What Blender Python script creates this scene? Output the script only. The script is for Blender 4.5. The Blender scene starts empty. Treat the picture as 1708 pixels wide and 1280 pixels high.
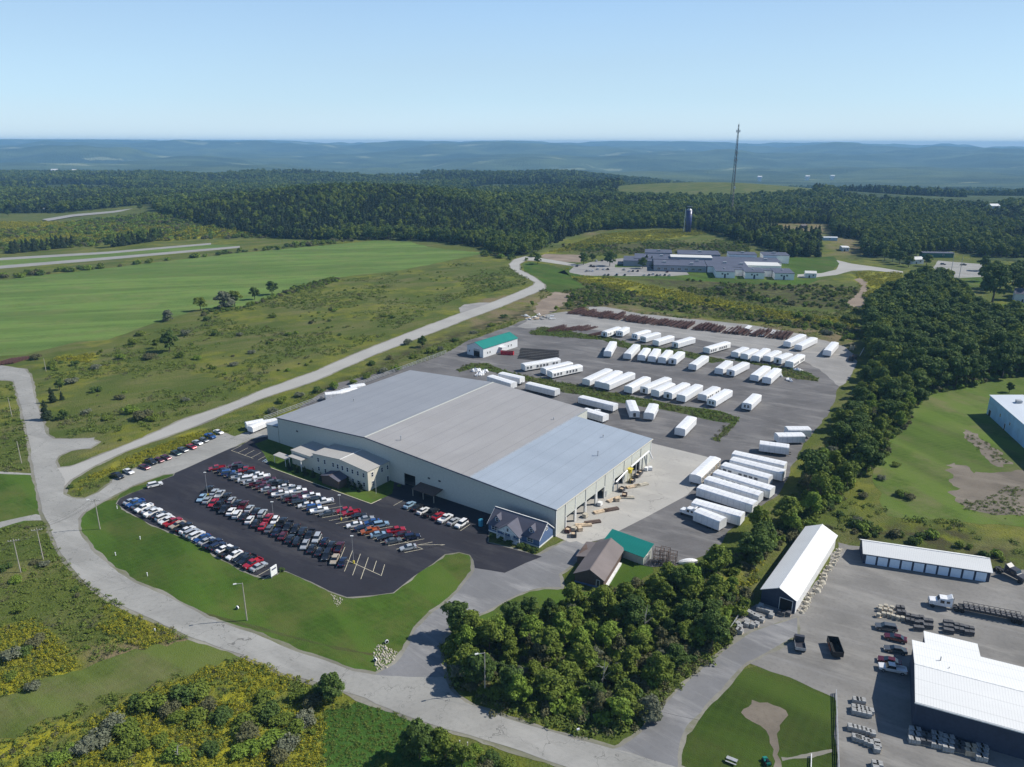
import bpy, math, random
import numpy as np
from mathutils import Vector, Matrix
from mathutils.geometry import tessellate_polygon

R = math.radians
rnd = random.Random(7)
scn = bpy.context.scene

# ------------------------------------------------------------------ camera
F_PX, HY, CAM_H, ROLL = 1240.0, 238.0, 110.0, 0.0023
PITCH = math.atan((640 - HY) / F_PX)
cam_d = bpy.data.cameras.new('camera'); cam = bpy.data.objects.new('camera', cam_d)
scn.collection.objects.link(cam); scn.camera = cam
cam_d.sensor_width = 36; cam_d.lens = F_PX / 1708 * 36
cam_d.clip_start = 1; cam_d.clip_end = 60000
r0 = Vector((1, 0, 0)); u0 = Vector((0, math.sin(PITCH), math.cos(PITCH))); f0 = Vector((0, math.cos(PITCH), -math.sin(PITCH)))
cr, sr = math.cos(ROLL), math.sin(ROLL)
rv = r0 * cr + u0 * sr; uv_ = u0 * cr - r0 * sr
m = Matrix.Identity(4)
for i in range(3):
    m[i][0] = rv[i]; m[i][1] = uv_[i]; m[i][2] = -f0[i]
m[2][3] = CAM_H
cam.matrix_world = m

# ------------------------------------------------------------------ sky, sun, exposure
SUN_AZ, SUN_EL = 82.0, 43.0            # azimuth from +Y towards +X
world = bpy.data.worlds.new('World'); scn.world = world; world.use_nodes = True
wn = world.node_tree; wn.nodes.clear()
sky = wn.nodes.new('ShaderNodeTexSky'); sky.sky_type = 'NISHITA'; sky.sun_disc = False
sky.sun_elevation = R(SUN_EL); sky.sun_rotation = R(SUN_AZ)
sky.altitude = 0; sky.air_density = 1.0; sky.dust_density = 0.15; sky.ozone_density = 3.5
bg = wn.nodes.new('ShaderNodeBackground'); bg.inputs[1].default_value = 0.07
wo = wn.nodes.new('ShaderNodeOutputWorld')
tc = wn.nodes.new('ShaderNodeTexCoord'); sx_ = wn.nodes.new('ShaderNodeSeparateXYZ'); wn.links.new(tc.outputs['Generated'], sx_.inputs[0])
rp = wn.nodes.new('ShaderNodeValToRGB'); wn.links.new(sx_.outputs[2], rp.inputs[0])   # clear day: pale at the horizon, deeper blue above
for i, (p_, c_) in enumerate(((0.0, (10.2, 12.9, 14.8)), (.05, (8.2, 11.8, 14.6)), (.16, (6.0, 9.4, 13.6)), (.35, (1.7, 3.6, 7.6)), (1.0, (.35, .9, 2.5)))):
    e_ = rp.color_ramp.elements[i] if i < 2 else rp.color_ramp.elements.new(p_)
    e_.position = p_; e_.color = (*c_, 1)
nz_ = wn.nodes.new('ShaderNodeTexNoise'); nz_.inputs['Scale'].default_value = 1.3; mp_ = wn.nodes.new('ShaderNodeMapping'); mp_.inputs['Scale'].default_value = (1, 1, 7); wn.links.new(tc.outputs['Generated'], mp_.inputs[0]); wn.links.new(mp_.outputs[0], nz_.inputs[0])
mr_ = wn.nodes.new('ShaderNodeMapRange'); mr_.inputs[1].default_value = .45; mr_.inputs[2].default_value = .8; mr_.inputs[4].default_value = .16; wn.links.new(nz_.outputs['Fac'], mr_.inputs[0])
m1_ = wn.nodes.new('ShaderNodeMix'); m1_.data_type = 'RGBA'; m1_.inputs[7].default_value = (6.2, 6.9, 7.4, 1); wn.links.new(mr_.outputs[0], m1_.inputs[0]); wn.links.new(rp.outputs[0], m1_.inputs[6])
m2_ = wn.nodes.new('ShaderNodeMix'); m2_.data_type = 'RGBA'; m2_.inputs[0].default_value = .25; wn.links.new(m1_.outputs[2], m2_.inputs[6]); wn.links.new(sky.outputs[0], m2_.inputs[7])
wn.links.new(m2_.outputs[2], bg.inputs[0]); wn.links.new(bg.outputs[0], wo.inputs[0])
sd = bpy.data.lights.new('sun', 'SUN'); sd.energy = 5.0; sd.angle = R(0.5); sd.color = (1, 0.955, 0.87)
so = bpy.data.objects.new('sun', sd); scn.collection.objects.link(so)
sv = Vector((math.sin(R(SUN_AZ)) * math.cos(R(SUN_EL)), math.cos(R(SUN_AZ)) * math.cos(R(SUN_EL)), math.sin(R(SUN_EL))))
so.rotation_euler = sv.to_track_quat('Z', 'Y').to_euler(); so.location = (0, 0, 400)
vs = scn.view_settings
vs.view_transform = 'Standard'; vs.look = 'None'; vs.gamma = 1; vs.exposure = 0.18
cy = scn.cycles
cy.max_bounces = 5; cy.diffuse_bounces = 2; cy.glossy_bounces = 2; cy.transmission_bounces = 2; cy.volume_bounces = 0
cy.transparent_max_bounces = 6; cy.use_denoising = True; cy.caustics_reflective = False; cy.caustics_refractive = False
cy.pixel_filter_type = 'BLACKMAN_HARRIS'

# ------------------------------------------------------------------ photo pixel (1708 x 1280) -> point of the place
def ray(px, py):
    X, Y = px - 854.0, -(py - 640.0)
    X, Y = X * cr - Y * sr, X * sr + Y * cr
    return X, F_PX * math.cos(PITCH) + Y * math.sin(PITCH), -F_PX * math.sin(PITCH) + Y * math.cos(PITCH)
def W(px, py, z=0.0):
    d = ray(px, py); t = (z - CAM_H) / d[2]
    return Vector((d[0] * t, d[1] * t, z))
def WY(px, py, Y):
    d = ray(px, py); t = Y / d[1]
    return Vector((d[0] * t, Y, CAM_H + d[2] * t))
def K(ox, oy, s):
    return lambda x, y: (ox + x / s, oy + y / s)
def PL(k, *c):
    return [k(c[i], c[i + 1]) for i in range(0, len(c), 2)]
def WP(pts, z=0.0):
    return [tuple(W(x, y, z)[:2]) for x, y in pts]

# ------------------------------------------------------------------ noise, terrain
def vnoise(x, y, seed=0):
    x = np.asarray(x, float); y = np.asarray(y, float)
    xi = np.floor(x); yi = np.floor(y); fx = x - xi; fy = y - yi
    fx = fx * fx * (3 - 2 * fx); fy = fy * fy * (3 - 2 * fy)
    def h(a, b):
        v = np.sin(a * 127.1 + b * 311.7 + seed * 74.7) * 43758.5453
        return v - np.floor(v)
    return (h(xi, yi) * (1 - fx) + h(xi + 1, yi) * fx) * (1 - fy) + (h(xi, yi + 1) * (1 - fx) + h(xi + 1, yi + 1) * fx) * fy
def fbm(x, y, seed=0, o=4):
    s = 0; a = .5; t = 0
    for k in range(o):
        s = s + a * vnoise(x, y, seed + k * 13); t += a; a *= .5; x = np.asarray(x) * 2.03 + 5.1; y = np.asarray(y) * 2.03 + 1.7
    return s / t
def sst(a, b, v):
    t = np.clip((v - a) / (b - a), 0, 1); return t * t * (3 - 2 * t)
LY = [0, 900, 1500, 2300, 3200, 4600, 7500, 11000, 15200, 17500]
LZ = [0, 0, -6, -22, -22, -100, -62, -2, 118, 60]
RY = [0, 900, 1500, 1950, 2900, 4600, 7500, 11000, 15200, 17500]
RZ = [0, 0, -6, -16, -95, -120, -72, -8, 96, 50]
def Hf(x, y):
    x = np.asarray(x, float); y = np.asarray(y, float)
    a = x / np.maximum(np.abs(y), 200)
    k = sst(.02, .32, a)
    t = np.interp(y, LY, LZ) * (1 - k) + np.interp(y, RY, RZ) * k
    t = t + 14 * sst(-.05, -.35, a) * sst(9500, 14000, y) - 44 * sst(.3, .75, a) * sst(9000, 14000, y)
    t = t + 150 * sst(9500, 14000, y) * (fbm(x / 4200, y / 3600, 17, 2) - .5) + 95 * sst(12000, 14500, y) * (fbm(x / 1500, y / 2400, 23, 3) - .5)
    t = t + (105 * sst(3600, 5000, y) + 130 * sst(5000, 8000, y))  * (fbm(x / 1000, y / 900, 31, 4) - .5)
    amp = 6 * sst(900, 1500, y) + 12 * sst(1700, 3200, y) + 16 * sst(4500, 8000, y)
    t = t + amp * (fbm(x / 620, y / 620, 3, 3) - .5) * 2
    t = t + (150 * sst(4200, 8000, y) + 60 * sst(8500, 12000, y)) * (fbm(x / 2600, y / 2100, 9, 4) - .5)
    def g(cx, cy_, sx, sy, h): return h * np.exp(-((x - cx) / sx) ** 2 - ((y - cy_) / sy) ** 2)
    hill = g(-270, 1215, 250, 205, 30) + g(-60, 1330, 330, 200, 9) + g(285, 1120, 150, 120, 5) + g(-560, 1500, 260, 200, 8)
    hill = hill * sst(880, 1000, y + 30 * np.sin(x / 90))
    hill = hill + g(474, 1830, 330, 230, 34)
    hill = hill + 6 * sst(760, 960, y) * np.exp(-((x - 235) / 150) ** 2)
    t = t + hill
    return np.where(t > 105, 105 + 42 * np.tanh((t - 105) / 42), t)
def hz(x, y): return float(Hf(x, y))

def inpoly(x, y, poly):
    x = np.asarray(x, float); y = np.asarray(y, float)
    ins = np.zeros(x.shape, bool); n = len(poly)
    for i in range(n):
        x1, y1 = poly[i]; x2, y2 = poly[(i + 1) % n]
        if y1 == y2: continue
        c = ((y1 > y) != (y2 > y)) & (x < (x2 - x1) * (y - y1) / (y2 - y1) + x1)
        ins ^= c
    return ins

# ------------------------------------------------------------------ materials
def srgb(r, g, b):
    f = lambda c: (c / 255 / 12.92 if c / 255 <= .04045 else ((c / 255 + .055) / 1.055) ** 2.4)
    return (f(r), f(g), f(b))
MATS = {}
class NT:
    def __init__(s, name):
        s.m = bpy.data.materials.new(name); s.m.use_nodes = True; s.t = s.m.node_tree; s.t.nodes.clear()
        s.out = s.t.nodes.new('ShaderNodeOutputMaterial'); s.b = s.t.nodes.new('ShaderNodeBsdfPrincipled')
        s.t.links.new(s.b.outputs[0], s.out.inputs[0]); s.geo = None; MATS[name] = s.m
    def n(s, ty, **kw):
        nd = s.t.nodes.new(ty)
        for k, v in kw.items():
            if isinstance(k, str) and hasattr(nd, k): setattr(nd, k, v)
        return nd
    def l(s, a, b): s.t.links.new(a, b)
    def pos(s, obj=False, scale=(1, 1, 1), rz=0):
        if obj: o = s.n('ShaderNodeTexCoord').outputs['Object']
        else: o = s.n('ShaderNodeNewGeometry').outputs['Position']
        if rz:
            m0 = s.n('ShaderNodeMapping'); m0.inputs['Rotation'].default_value = (0, 0, rz); s.l(o, m0.inputs[0]); o = m0.outputs[0]
        mp = s.n('ShaderNodeMapping'); mp.inputs['Scale'].default_value = scale
        s.l(o, mp.inputs[0]); return mp.outputs[0]
    def noise(s, p, scale, detail=4, lo=.35, hi=.65, rough=.55):
        nz = s.n('ShaderNodeTexNoise'); nz.inputs['Scale'].default_value = scale; nz.inputs['Detail'].default_value = detail
        nz.inputs['Roughness'].default_value = rough
        s.l(p, nz.inputs['Vector'])
        r = s.n('ShaderNodeMapRange'); r.inputs[1].default_value = lo; r.inputs[2].default_value = hi; r.clamp = True
        s.l(nz.outputs['Fac'], r.inputs[0]); return r.outputs[0]
    def mix(s, fac, a, b):
        mx = s.n('ShaderNodeMix', data_type='RGBA')
        for v, i in ((fac, 0), (a, 6), (b, 7)):
            if isinstance(v, (int, float)): mx.inputs[i].default_value = v
            elif isinstance(v, tuple): mx.inputs[i].default_value = (*v[:3], 1)
            else: s.l(v, mx.inputs[i])
        return mx.outputs[2]
    def mul(s, a, b):
        q = s.n('ShaderNodeMath', operation='MULTIPLY')
        for v, i in ((a, 0), (b, 1)):
            if isinstance(v, (int, float)): q.inputs[i].default_value = v
            else: s.l(v, q.inputs[i])
        return q.outputs[0]
    def add(s, a, b):
        q = s.n('ShaderNodeMath', operation='ADD', use_clamp=True)
        for v, i in ((a, 0), (b, 1)):
            if isinstance(v, (int, float)): q.inputs[i].default_value = v
            else: s.l(v, q.inputs[i])
        return q.outputs[0]
    def wave(s, p, scale, lo=.9, hi=1.0, dist=0, dirn='X'):
        w = s.n('ShaderNodeTexWave', bands_direction=dirn); w.inputs['Scale'].default_value = scale; w.inputs['Distortion'].default_value = dist
        s.l(p, w.inputs[0]); r = s.n('ShaderNodeMapRange'); r.inputs[1].default_value = lo; r.inputs[2].default_value = hi; r.clamp = True
        s.l(w.outputs['Fac'], r.inputs[0]); return r.outputs[0]
    def bump(s, h, dist=.05, strength=.6):
        b = s.n('ShaderNodeBump'); b.inputs['Strength'].default_value = strength; b.inputs['Distance'].default_value = dist
        s.l(h, b.inputs['Height']); s.l(b.outputs[0], s.b.inputs['Normal'])
    def done(s, col, rough=.9, metal=0, spec=.3):
        if isinstance(col, tuple): s.b.inputs['Base Color'].default_value = (*col[:3], 1)
        else: s.l(col, s.b.inputs['Base Color'])
        s.b.inputs['Roughness'].default_value = rough; s.b.inputs['Metallic'].default_value = metal
        s.b.inputs['Specular IOR Level'].default_value = spec
        return s.m

def plain(name, col, rough=.6, metal=0, spec=.4, var=.12, sc=1.5):
    t = NT(name); p = t.pos(True); f = t.noise(p, sc, 4)
    return t.done(t.mix(f, tuple(c * (1 - var) for c in col), tuple(min(1, c * (1 + var)) for c in col)), rough, metal, spec)
def paved(name, col, var=.18, patch=None, stain=.6, track=None, crack=0):
    t = NT(name); p = t.pos()
    c = t.mix(t.noise(p, .06, 5, .3, .7), tuple(v * (1 - var) for v in col), tuple(v * (1 + var) for v in col))
    c = t.mix(t.mul(t.noise(p, 6, 3, .3, .7), .22), c, tuple(v * .6 for v in col))
    c = t.mix(t.mul(t.noise(p, 1.1, 6, .5, .75), .3 * stain), c, tuple(v * .55 for v in col))
    if patch:
        c = t.mix(t.mul(t.noise(t.pos(rz=.5, scale=(.5, 2.2, 1)), .06, 7, .5, .66, .7), .75), c, patch)
    if track:
        c = t.mix(t.mul(t.noise(t.pos(rz=track[0], scale=(.05, .8, 1)), .35, 5, .52, .72, .7), .4), c, track[1])
    if crack:
        v = t.n('ShaderNodeTexVoronoi', feature='DISTANCE_TO_EDGE'); v.inputs['Scale'].default_value = .09
        nz = t.n('ShaderNodeTexNoise'); nz.inputs['Scale'].default_value = .5; t.l(p, nz.inputs[0])
        ad = t.n('ShaderNodeVectorMath', operation='MULTIPLY_ADD'); ad.inputs[1].default_value = (6, 6, 0)
        t.l(nz.outputs['Color'], ad.inputs[0]); t.l(p, ad.inputs[2]); t.l(ad.outputs[0], v.inputs['Vector'])
        r = t.n('ShaderNodeMapRange'); r.inputs[1].default_value = .006; r.inputs[2].default_value = .002; r.clamp = True
        t.l(v.outputs['Distance'], r.inputs[0]); c = t.mix(t.mul(r.outputs[0], crack), c, tuple(q * .4 for q in col))
    t.bump(t.noise(p, 9, 3, .2, .8), .02, .5)
    return t.done(c, .92, 0, .2)
def grass(name, a, b, dry=None, stripe=None, dryamt=.6, fine=1.0):
    t = NT(name); p = t.pos()
    c = t.mix(t.noise(p, .05, 5, .35, .65), a, b)
    c = t.mix(t.mul(t.noise(p, .6, 5, .4, .7), .5), c, tuple(v * .62 for v in a))
    c = t.mix(t.mul(t.noise(p, 4.5, 3, .35, .7), .45), c, tuple(v * 1.6 for v in b))
    c = t.mix(t.mul(t.noise(p, .17, 6, .45, .65, .7), .45), c, tuple(v * .62 for v in b))
    c = t.mix(t.mul(t.noise(t.pos(rz=.62, scale=(.1, 1.3, 1)), .8, 5, .48, .7, .65), .4), c, tuple(v * 1.55 + .012 for v in b))
    if dry: c = t.mix(t.mul(t.noise(p, .04, 7, .44, .64, .7), dryamt), c, dry)
    if stripe:
        c = t.mix(t.mul(t.noise(t.pos(rz=stripe, scale=(.12, 1, 1)), .09, 4, .47, .55), .6), c, tuple(v * 1.35 for v in b)); c = t.mix(t.mul(t.noise(t.pos(rz=stripe + .1, scale=(.1, 1, 1)), .03, 5, .47, .56), .4), c, tuple(v * .72 for v in a))
        w = t.wave(t.pos(rz=stripe), .16, .2, .9, 1.6); c = t.mix(t.mul(w, .12), c, tuple(v * 1.45 for v in b))
    t.bump(t.noise(p, 3.2 * fine, 4, .2, .8), .12, .8)
    return t.done(c, .95, 0, .1)

def meadow_mat():
    t = NT('meadow'); p = t.pos()
    at = t.n('ShaderNodeAttribute', attribute_name='zone'); sp = t.n('ShaderNodeSeparateColor'); t.l(at.outputs['Color'], sp.inputs[0])
    gold, dry, scrub = sp.outputs[0], sp.outputs[1], sp.outputs[2]
    c = t.mix(t.noise(p, .03, 6, .38, .62), (.068, .098, .017), (.1, .122, .024))
    c = t.mix(t.mul(t.noise(p, .12, 6, .48, .66), .5), c, (.065, .1, .018))
    c = t.mix(t.mul(t.noise(t.pos(rz=-.6, scale=(.35, 1.2, 1)), .06, 7, .46, .64, .7), .6), c, (.175, .155, .07))
    g = t.mul(t.noise(p, .1, 7, .42, .58, .68), gold)
    c = t.mix(g, c, (.3, .285, .02))
    d = t.mul(t.noise(p, .07, 6, .34, .56), dry)
    c = t.mix(d, c, (.19, .15, .085))
    s = t.mul(t.noise(p, .16, 6, .36, .56), scrub)
    c = t.mix(s, c, (.06, .056, .026))
    c = t.mix(t.mul(t.noise(p, .8, 6, .5, .74, .65), .5), c, (.035, .05, .014))
    c = t.mix(t.mul(t.noise(p, 3.5, 4, .5, .72), .45), c, (.12, .13, .04))
    # canopy of the far woods
    wd = t.n('ShaderNodeAttribute', attribute_name='wood').outputs['Fac']
    pv = t.pos(scale=(1, 1, .2)); v = t.n('ShaderNodeTexVoronoi'); v.inputs['Scale'].default_value = .055; t.l(pv, v.inputs['Vector'])
    wc = t.mix(v.outputs['Color'], (.024, .04, .016), (.055, .08, .026))
    wc = t.mix(t.mul(t.noise(t.pos(scale=(.5, 1, 1)), .0022, 7, .44, .6, .66), .85), wc, (.1, .13, .05)); wc = t.mix(t.mul(t.noise(t.pos(scale=(.4, 1, 1)), .006, 5, .52, .68, .6), .7), wc, (.016, .028, .012))
    wc = t.mix(t.mul(t.noise(t.pos(scale=(.6, 1.4, 1)), .0021, 6, .64, .655), .85), wc, (.24, .26, .14))
    c = t.mix(wd, c, wc)
    hb = t.n('ShaderNodeMath', operation='SUBTRACT'); hb.inputs[0].default_value = 1; t.l(v.outputs['Distance'], hb.inputs[1])
    hh = t.n('ShaderNodeMix', data_type='FLOAT'); t.l(wd, hh.inputs[0]); t.l(t.mul(t.noise(p, 1.6, 5, .2, .8), .05), hh.inputs[2]); t.l(hb.outputs[0], hh.inputs[3])
    b = t.n('ShaderNodeBump'); b.inputs['Strength'].default_value = .9; b.inputs['Distance'].default_value = 6.0
    t.l(hh.outputs[0], b.inputs['Height']); t.l(b.outputs[0], t.b.inputs['Normal'])
    return t.done(c, .95, 0, .1)

def leaf_mat(name, a, b, gold=None):
    t = NT(name)
    oi = t.n('ShaderNodeObjectInfo').outputs['Random']; g = t.n('ShaderNodeNewGeometry')
    c = t.mix(oi, a, b)
    c = t.mix(t.mul(g.outputs['Random Per Island'], .65), c, tuple(min(1, v * 1.8) for v in b))
    if gold:
        h = t.n('ShaderNodeMath', operation='GREATER_THAN'); h.inputs[1].default_value = .5; t.l(g.outputs['Random Per Island'], h.inputs[0])
        c = t.mix(t.mul(h.outputs[0], .9), c, gold)
    t.done(c, .75, 0, .15)
    tr = t.n('ShaderNodeBsdfTranslucent'); t.l(c, tr.inputs[0]); ms = t.n('ShaderNodeMixShader'); ms.inputs[0].default_value = .22
    t.l(t.b.outputs[0], ms.inputs[1]); t.l(tr.outputs[0], ms.inputs[2]); t.l(ms.outputs[0], t.out.inputs[0])
    return t.m

def roof_mat(name, col, ribs, rdir='X', var=.1, rough=.5, seam=0, rz=0, metal=0.0, stain=None, ribk=.3):
    t = NT(name); p = t.pos(True)
    c = t.mix(t.noise(t.pos(True, (.25, 1.2, 1), rz), .16, 6, .3, .7, .65), tuple(v * (1 - var) for v in col), tuple(min(1, v * (1 + var)) for v in col))
    if stain: c = t.mix(t.mul(t.noise(t.pos(True, (1.3, .3, 1), rz), .09, 6, .45, .7), .6), c, stain)
    if ribs: c = t.mix(t.mul(t.wave(p, ribs, .8, 1, 0, rdir), ribk), c, tuple(v * .55 for v in col))
    if seam: c = t.mix(t.mul(t.wave(p, seam, .985, 1, 0, 'Y' if rdir == 'X' else 'X'), .3), c, tuple(v * .5 for v in col))
    c = t.mix(t.mul(t.noise(p, 2.5, 5, .55, .8), .2), c, tuple(v * .6 for v in col))
    return t.done(c, rough, metal, .4)

def build_mats():
    meadow_mat()
    grass('lawn_grass', (.035, .073, .009), (.053, .1, .013), (.115, .125, .036), .9, .85)
    grass('field_grass', (.078, .135, .03), (.105, .165, .038), (.155, .18, .06), -.3, .8)
    grass('ball_grass', (.03, .057, .009), (.046, .078, .012), (.085, .092, .028), .6, .7)
    grass('rough_grass', (.058, .1, .016), (.084, .128, .022), (.17, .16, .075), 1.2, .85)
    grass('strip_grass', (.04, .062, .016), (.055, .088, .018), (.09, .085, .035), None, .8)
    grass('meadow_grass', (.062, .09, .018), (.088, .116, .025), (.16, .15, .07), .5, .8)
    grass('crop_grass', (.035, .08, .012), (.048, .105, .018), None, .1)
    paved('road_surface', (.3, .295, .275), .16, (.36, .352, .33), 1.2, (-.4, (.21, .206, .195)), .8)
    paved('road_up', (.37, .36, .335), .08, None, .3)
    paved('lot_asphalt', (.028, .028, .037), .2, (.06, .058, .062), 1.0, (.6, (.045, .045, .052)), .4)
    paved('lane_asphalt', (.19, .19, .195), .2, (.31, .305, .3), .8, (.75, (.36, .36, .35)))
    paved('yard_asphalt', (.135, .13, .13), .25, (.235, .228, .22), 1.2, (-.35, (.2, .195, .195)))
    paved('yard_gravel', (.27, .262, .25), .16, (.36, .345, .32), .8)
    paved('works_gravel', (.205, .197, .184), .26, (.3, .288, .265), 1.4, (.5, (.3, .295, .29)))
    paved('concrete', (.4, .385, .355), .08, (.46, .44, .4), .5, None, .5)
    paved('dirt', (.24, .19, .145), .25, (.32, .27, .21), 1); paved('bare_brown', (.17, .145, .115), .3, (.24, .21, .17), 1.4)
    paved('stony', (.235, .225, .19), .3, (.12, .13, .05), 1.4)
    paved('highway_surface', (.29, .285, .27), .1)
    plain('line_paint', (.62, .57, .42), .8, var=.25, sc=3)
    plain('yellow_paint', (.62, .5, .05), .6)
    plain('blue_paint', (.3, .45, .6), .7)
    for nm, c in dict(white=(.8, .8, .8), silver=(.46, .48, .5), gray=(.12, .13, .14), black=(.012, .012, .015), blue=(.03, .1, .3), navy=(.014, .022, .06),
                      red=(.42, .015, .03), maroon=(.1, .012, .02), tan=(.4, .34, .26), orange=(.5, .12, .03), light_blue=(.3, .45, .58), dark_green=(.015, .04, .03)).items():
        t = NT('paint_' + nm); oi = t.n('ShaderNodeObjectInfo').outputs['Random']
        t.done(t.mix(oi, tuple(v * .82 for v in c), tuple(min(.85, v * 1.1) for v in c)), .22, 0 if nm in ('white', 'black', 'tan') else .25, .6); t.b.inputs['Coat Weight'].default_value = .5
    plain('car_glass', (.012, .016, .022), .08, 0, .9)
    plain('tyre', (.018, .018, .018), .8); plain('rim', (.35, .36, .37), .35, .6)
    plain('lamp_glass', (.7, .7, .68), .2); plain('tail_glass', (.4, .02, .02), .3)
    t = NT('wrap'); p = t.pos(True); c = t.mix(t.noise(p, 1.3, 5), (.74, .75, .77), (.86, .86, .86))
    c = t.mix(t.mul(t.wave(p, .16, .965, 1, .3), .5), c, (.42, .44, .48)); c = t.mix(t.mul(t.noise(p, .5, 6, .5, .75), .45), c, (.5, .48, .44)); oi = t.n('ShaderNodeObjectInfo').outputs['Random']; c = t.mix(t.mul(oi, .4), c, (.55, .56, .56)); t.bump(t.noise(t.pos(True, (1, 3, 1)), 1.4, 4, .2, .8), .09, .7); t.done(c, .42, 0, .4)
    plain('siding_wood', (.3, .26, .2), .8); plain('dark_steel', (.02, .02, .022), .6); plain('rust', (.085, .04, .033), .85, var=.5)
    plain('galv', (.4, .41, .42), .5, .3); plain('pole_wood', (.36, .33, .28), .85); plain('cable', (.06, .06, .06), .7)
    plain('window_glass', (.03, .035, .05), .1, 0, .8); plain('white_trim', (.72, .72, .7), .6); plain('dark_inside', (.012, .012, .013), .9)
    plain('factory_wall', (.5, .51, .46), .6, var=.05); plain('office_wall', (.62, .58, .48), .65, var=.05)
    plain('blue_siding', (.09, .145, .27), .6, var=.08); plain('blue_wall', (.36, .55, .72), .6, var=.1, sc=.3)
    plain('brown_siding', (.11, .075, .06), .8); plain('shed_white', (.66, .67, .68), .6, var=.05); plain('shed_blue', (.03, .042, .075), .7)
    plain('school_wall', (.88, .87, .83), .7, var=.05); plain('school_glass_wall', (.26, .28, .33), .5)
    plain('stone_gray', (.36, .36, .35), .9, var=.2); plain('stone_dark', (.1, .1, .105), .9, var=.2); plain('stone_tan', (.46, .42, .34), .9, var=.2)
    plain('wood_tan', (.55, .43, .3), .8, var=.2); plain('bark', (.09, .07, .05), .95, var=.3); plain('bark_pale', (.3, .29, .26), .9, var=.3)
    plain('truck_white', (.78, .78, .78), .3); plain('truck_dark', (.05, .05, .06), .4); plain('garage_door', (.62, .74, .86), .5, var=.05)
    plain('green_wall', (.02, .1, .08), .6); plain('red_paint', (.42, .012, .03), .5); plain('tarp_blue', (.2, .42, .7), .5); plain('teal_tank', (.06, .3, .42), .4)
    plain('silo_blue', (.025, .035, .12), .35, var=.15); plain('mortar_brown', (.13, .09, .07), .9)
    ROOFRZ = 0
    roof_mat('factory_roof', (.315, .305, .3), .33, 'X', .08, .55, .05, stain=(.29, .28, .27), ribk=.1)
    roof_mat('factory_roof_cool', (.275, .285, .305), .33, 'X', .06, .55, .05, stain=(.25, .26, .28), ribk=.1)
    roof_mat('factory_roof_blue', (.33, .375, .43), .33, 'X', .07, .45, .06, stain=(.28, .32, .37), ribk=.14)
    roof_mat('office_roof', (.4, .385, .36), .4, 'X', .05, .6)
    roof_mat('white_roof', (.72, .72, .7), .7, 'X', .04, .5, .0)
    roof_mat('big_white_roof', (.74, .74, .72), .62, 'X', .04, .5, .075)
    roof_mat('blue_white_roof', (.62, .66, .7), .7, 'X', .05, .5)
    roof_mat('teal_roof', (.012, .2, .165), .42, 'X', .1, .45)
    roof_mat('brown_roof', (.17, .145, .14), 0, 'X', .14, .85)
    roof_mat('slate_roof', (.1, .1, .13), 0, 'X', .18, .85)
    roof_mat('school_roof', (.075, .085, .125), 0, 'X', .25, .8)
    roof_mat('flat_gray_roof', (.6, .6, .58), 0, 'X', .12, .8)
    leaf_mat('leaf_olive', (.078, .115, .017), (.12, .155, .025)); leaf_mat('leaf_dark', (.044, .078, .02), (.075, .115, .026))
    leaf_mat('leaf_bright', (.11, .17, .022), (.14, .2, .03)); leaf_mat('leaf_gray', (.11, .125, .075), (.14, .15, .1))
    leaf_mat('leaf_conifer', (.02, .036, .017), (.036, .052, .022)); leaf_mat('leaf_weed', (.075, .115, .02), (.115, .148, .03))
    leaf_mat('leaf_gold', (.1, .13, .018), (.13, .15, .02), (.4, .36, .025)); leaf_mat('leaf_brown', (.075, .08, .036), (.105, .105, .05))
build_mats()
M = MATS
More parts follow.
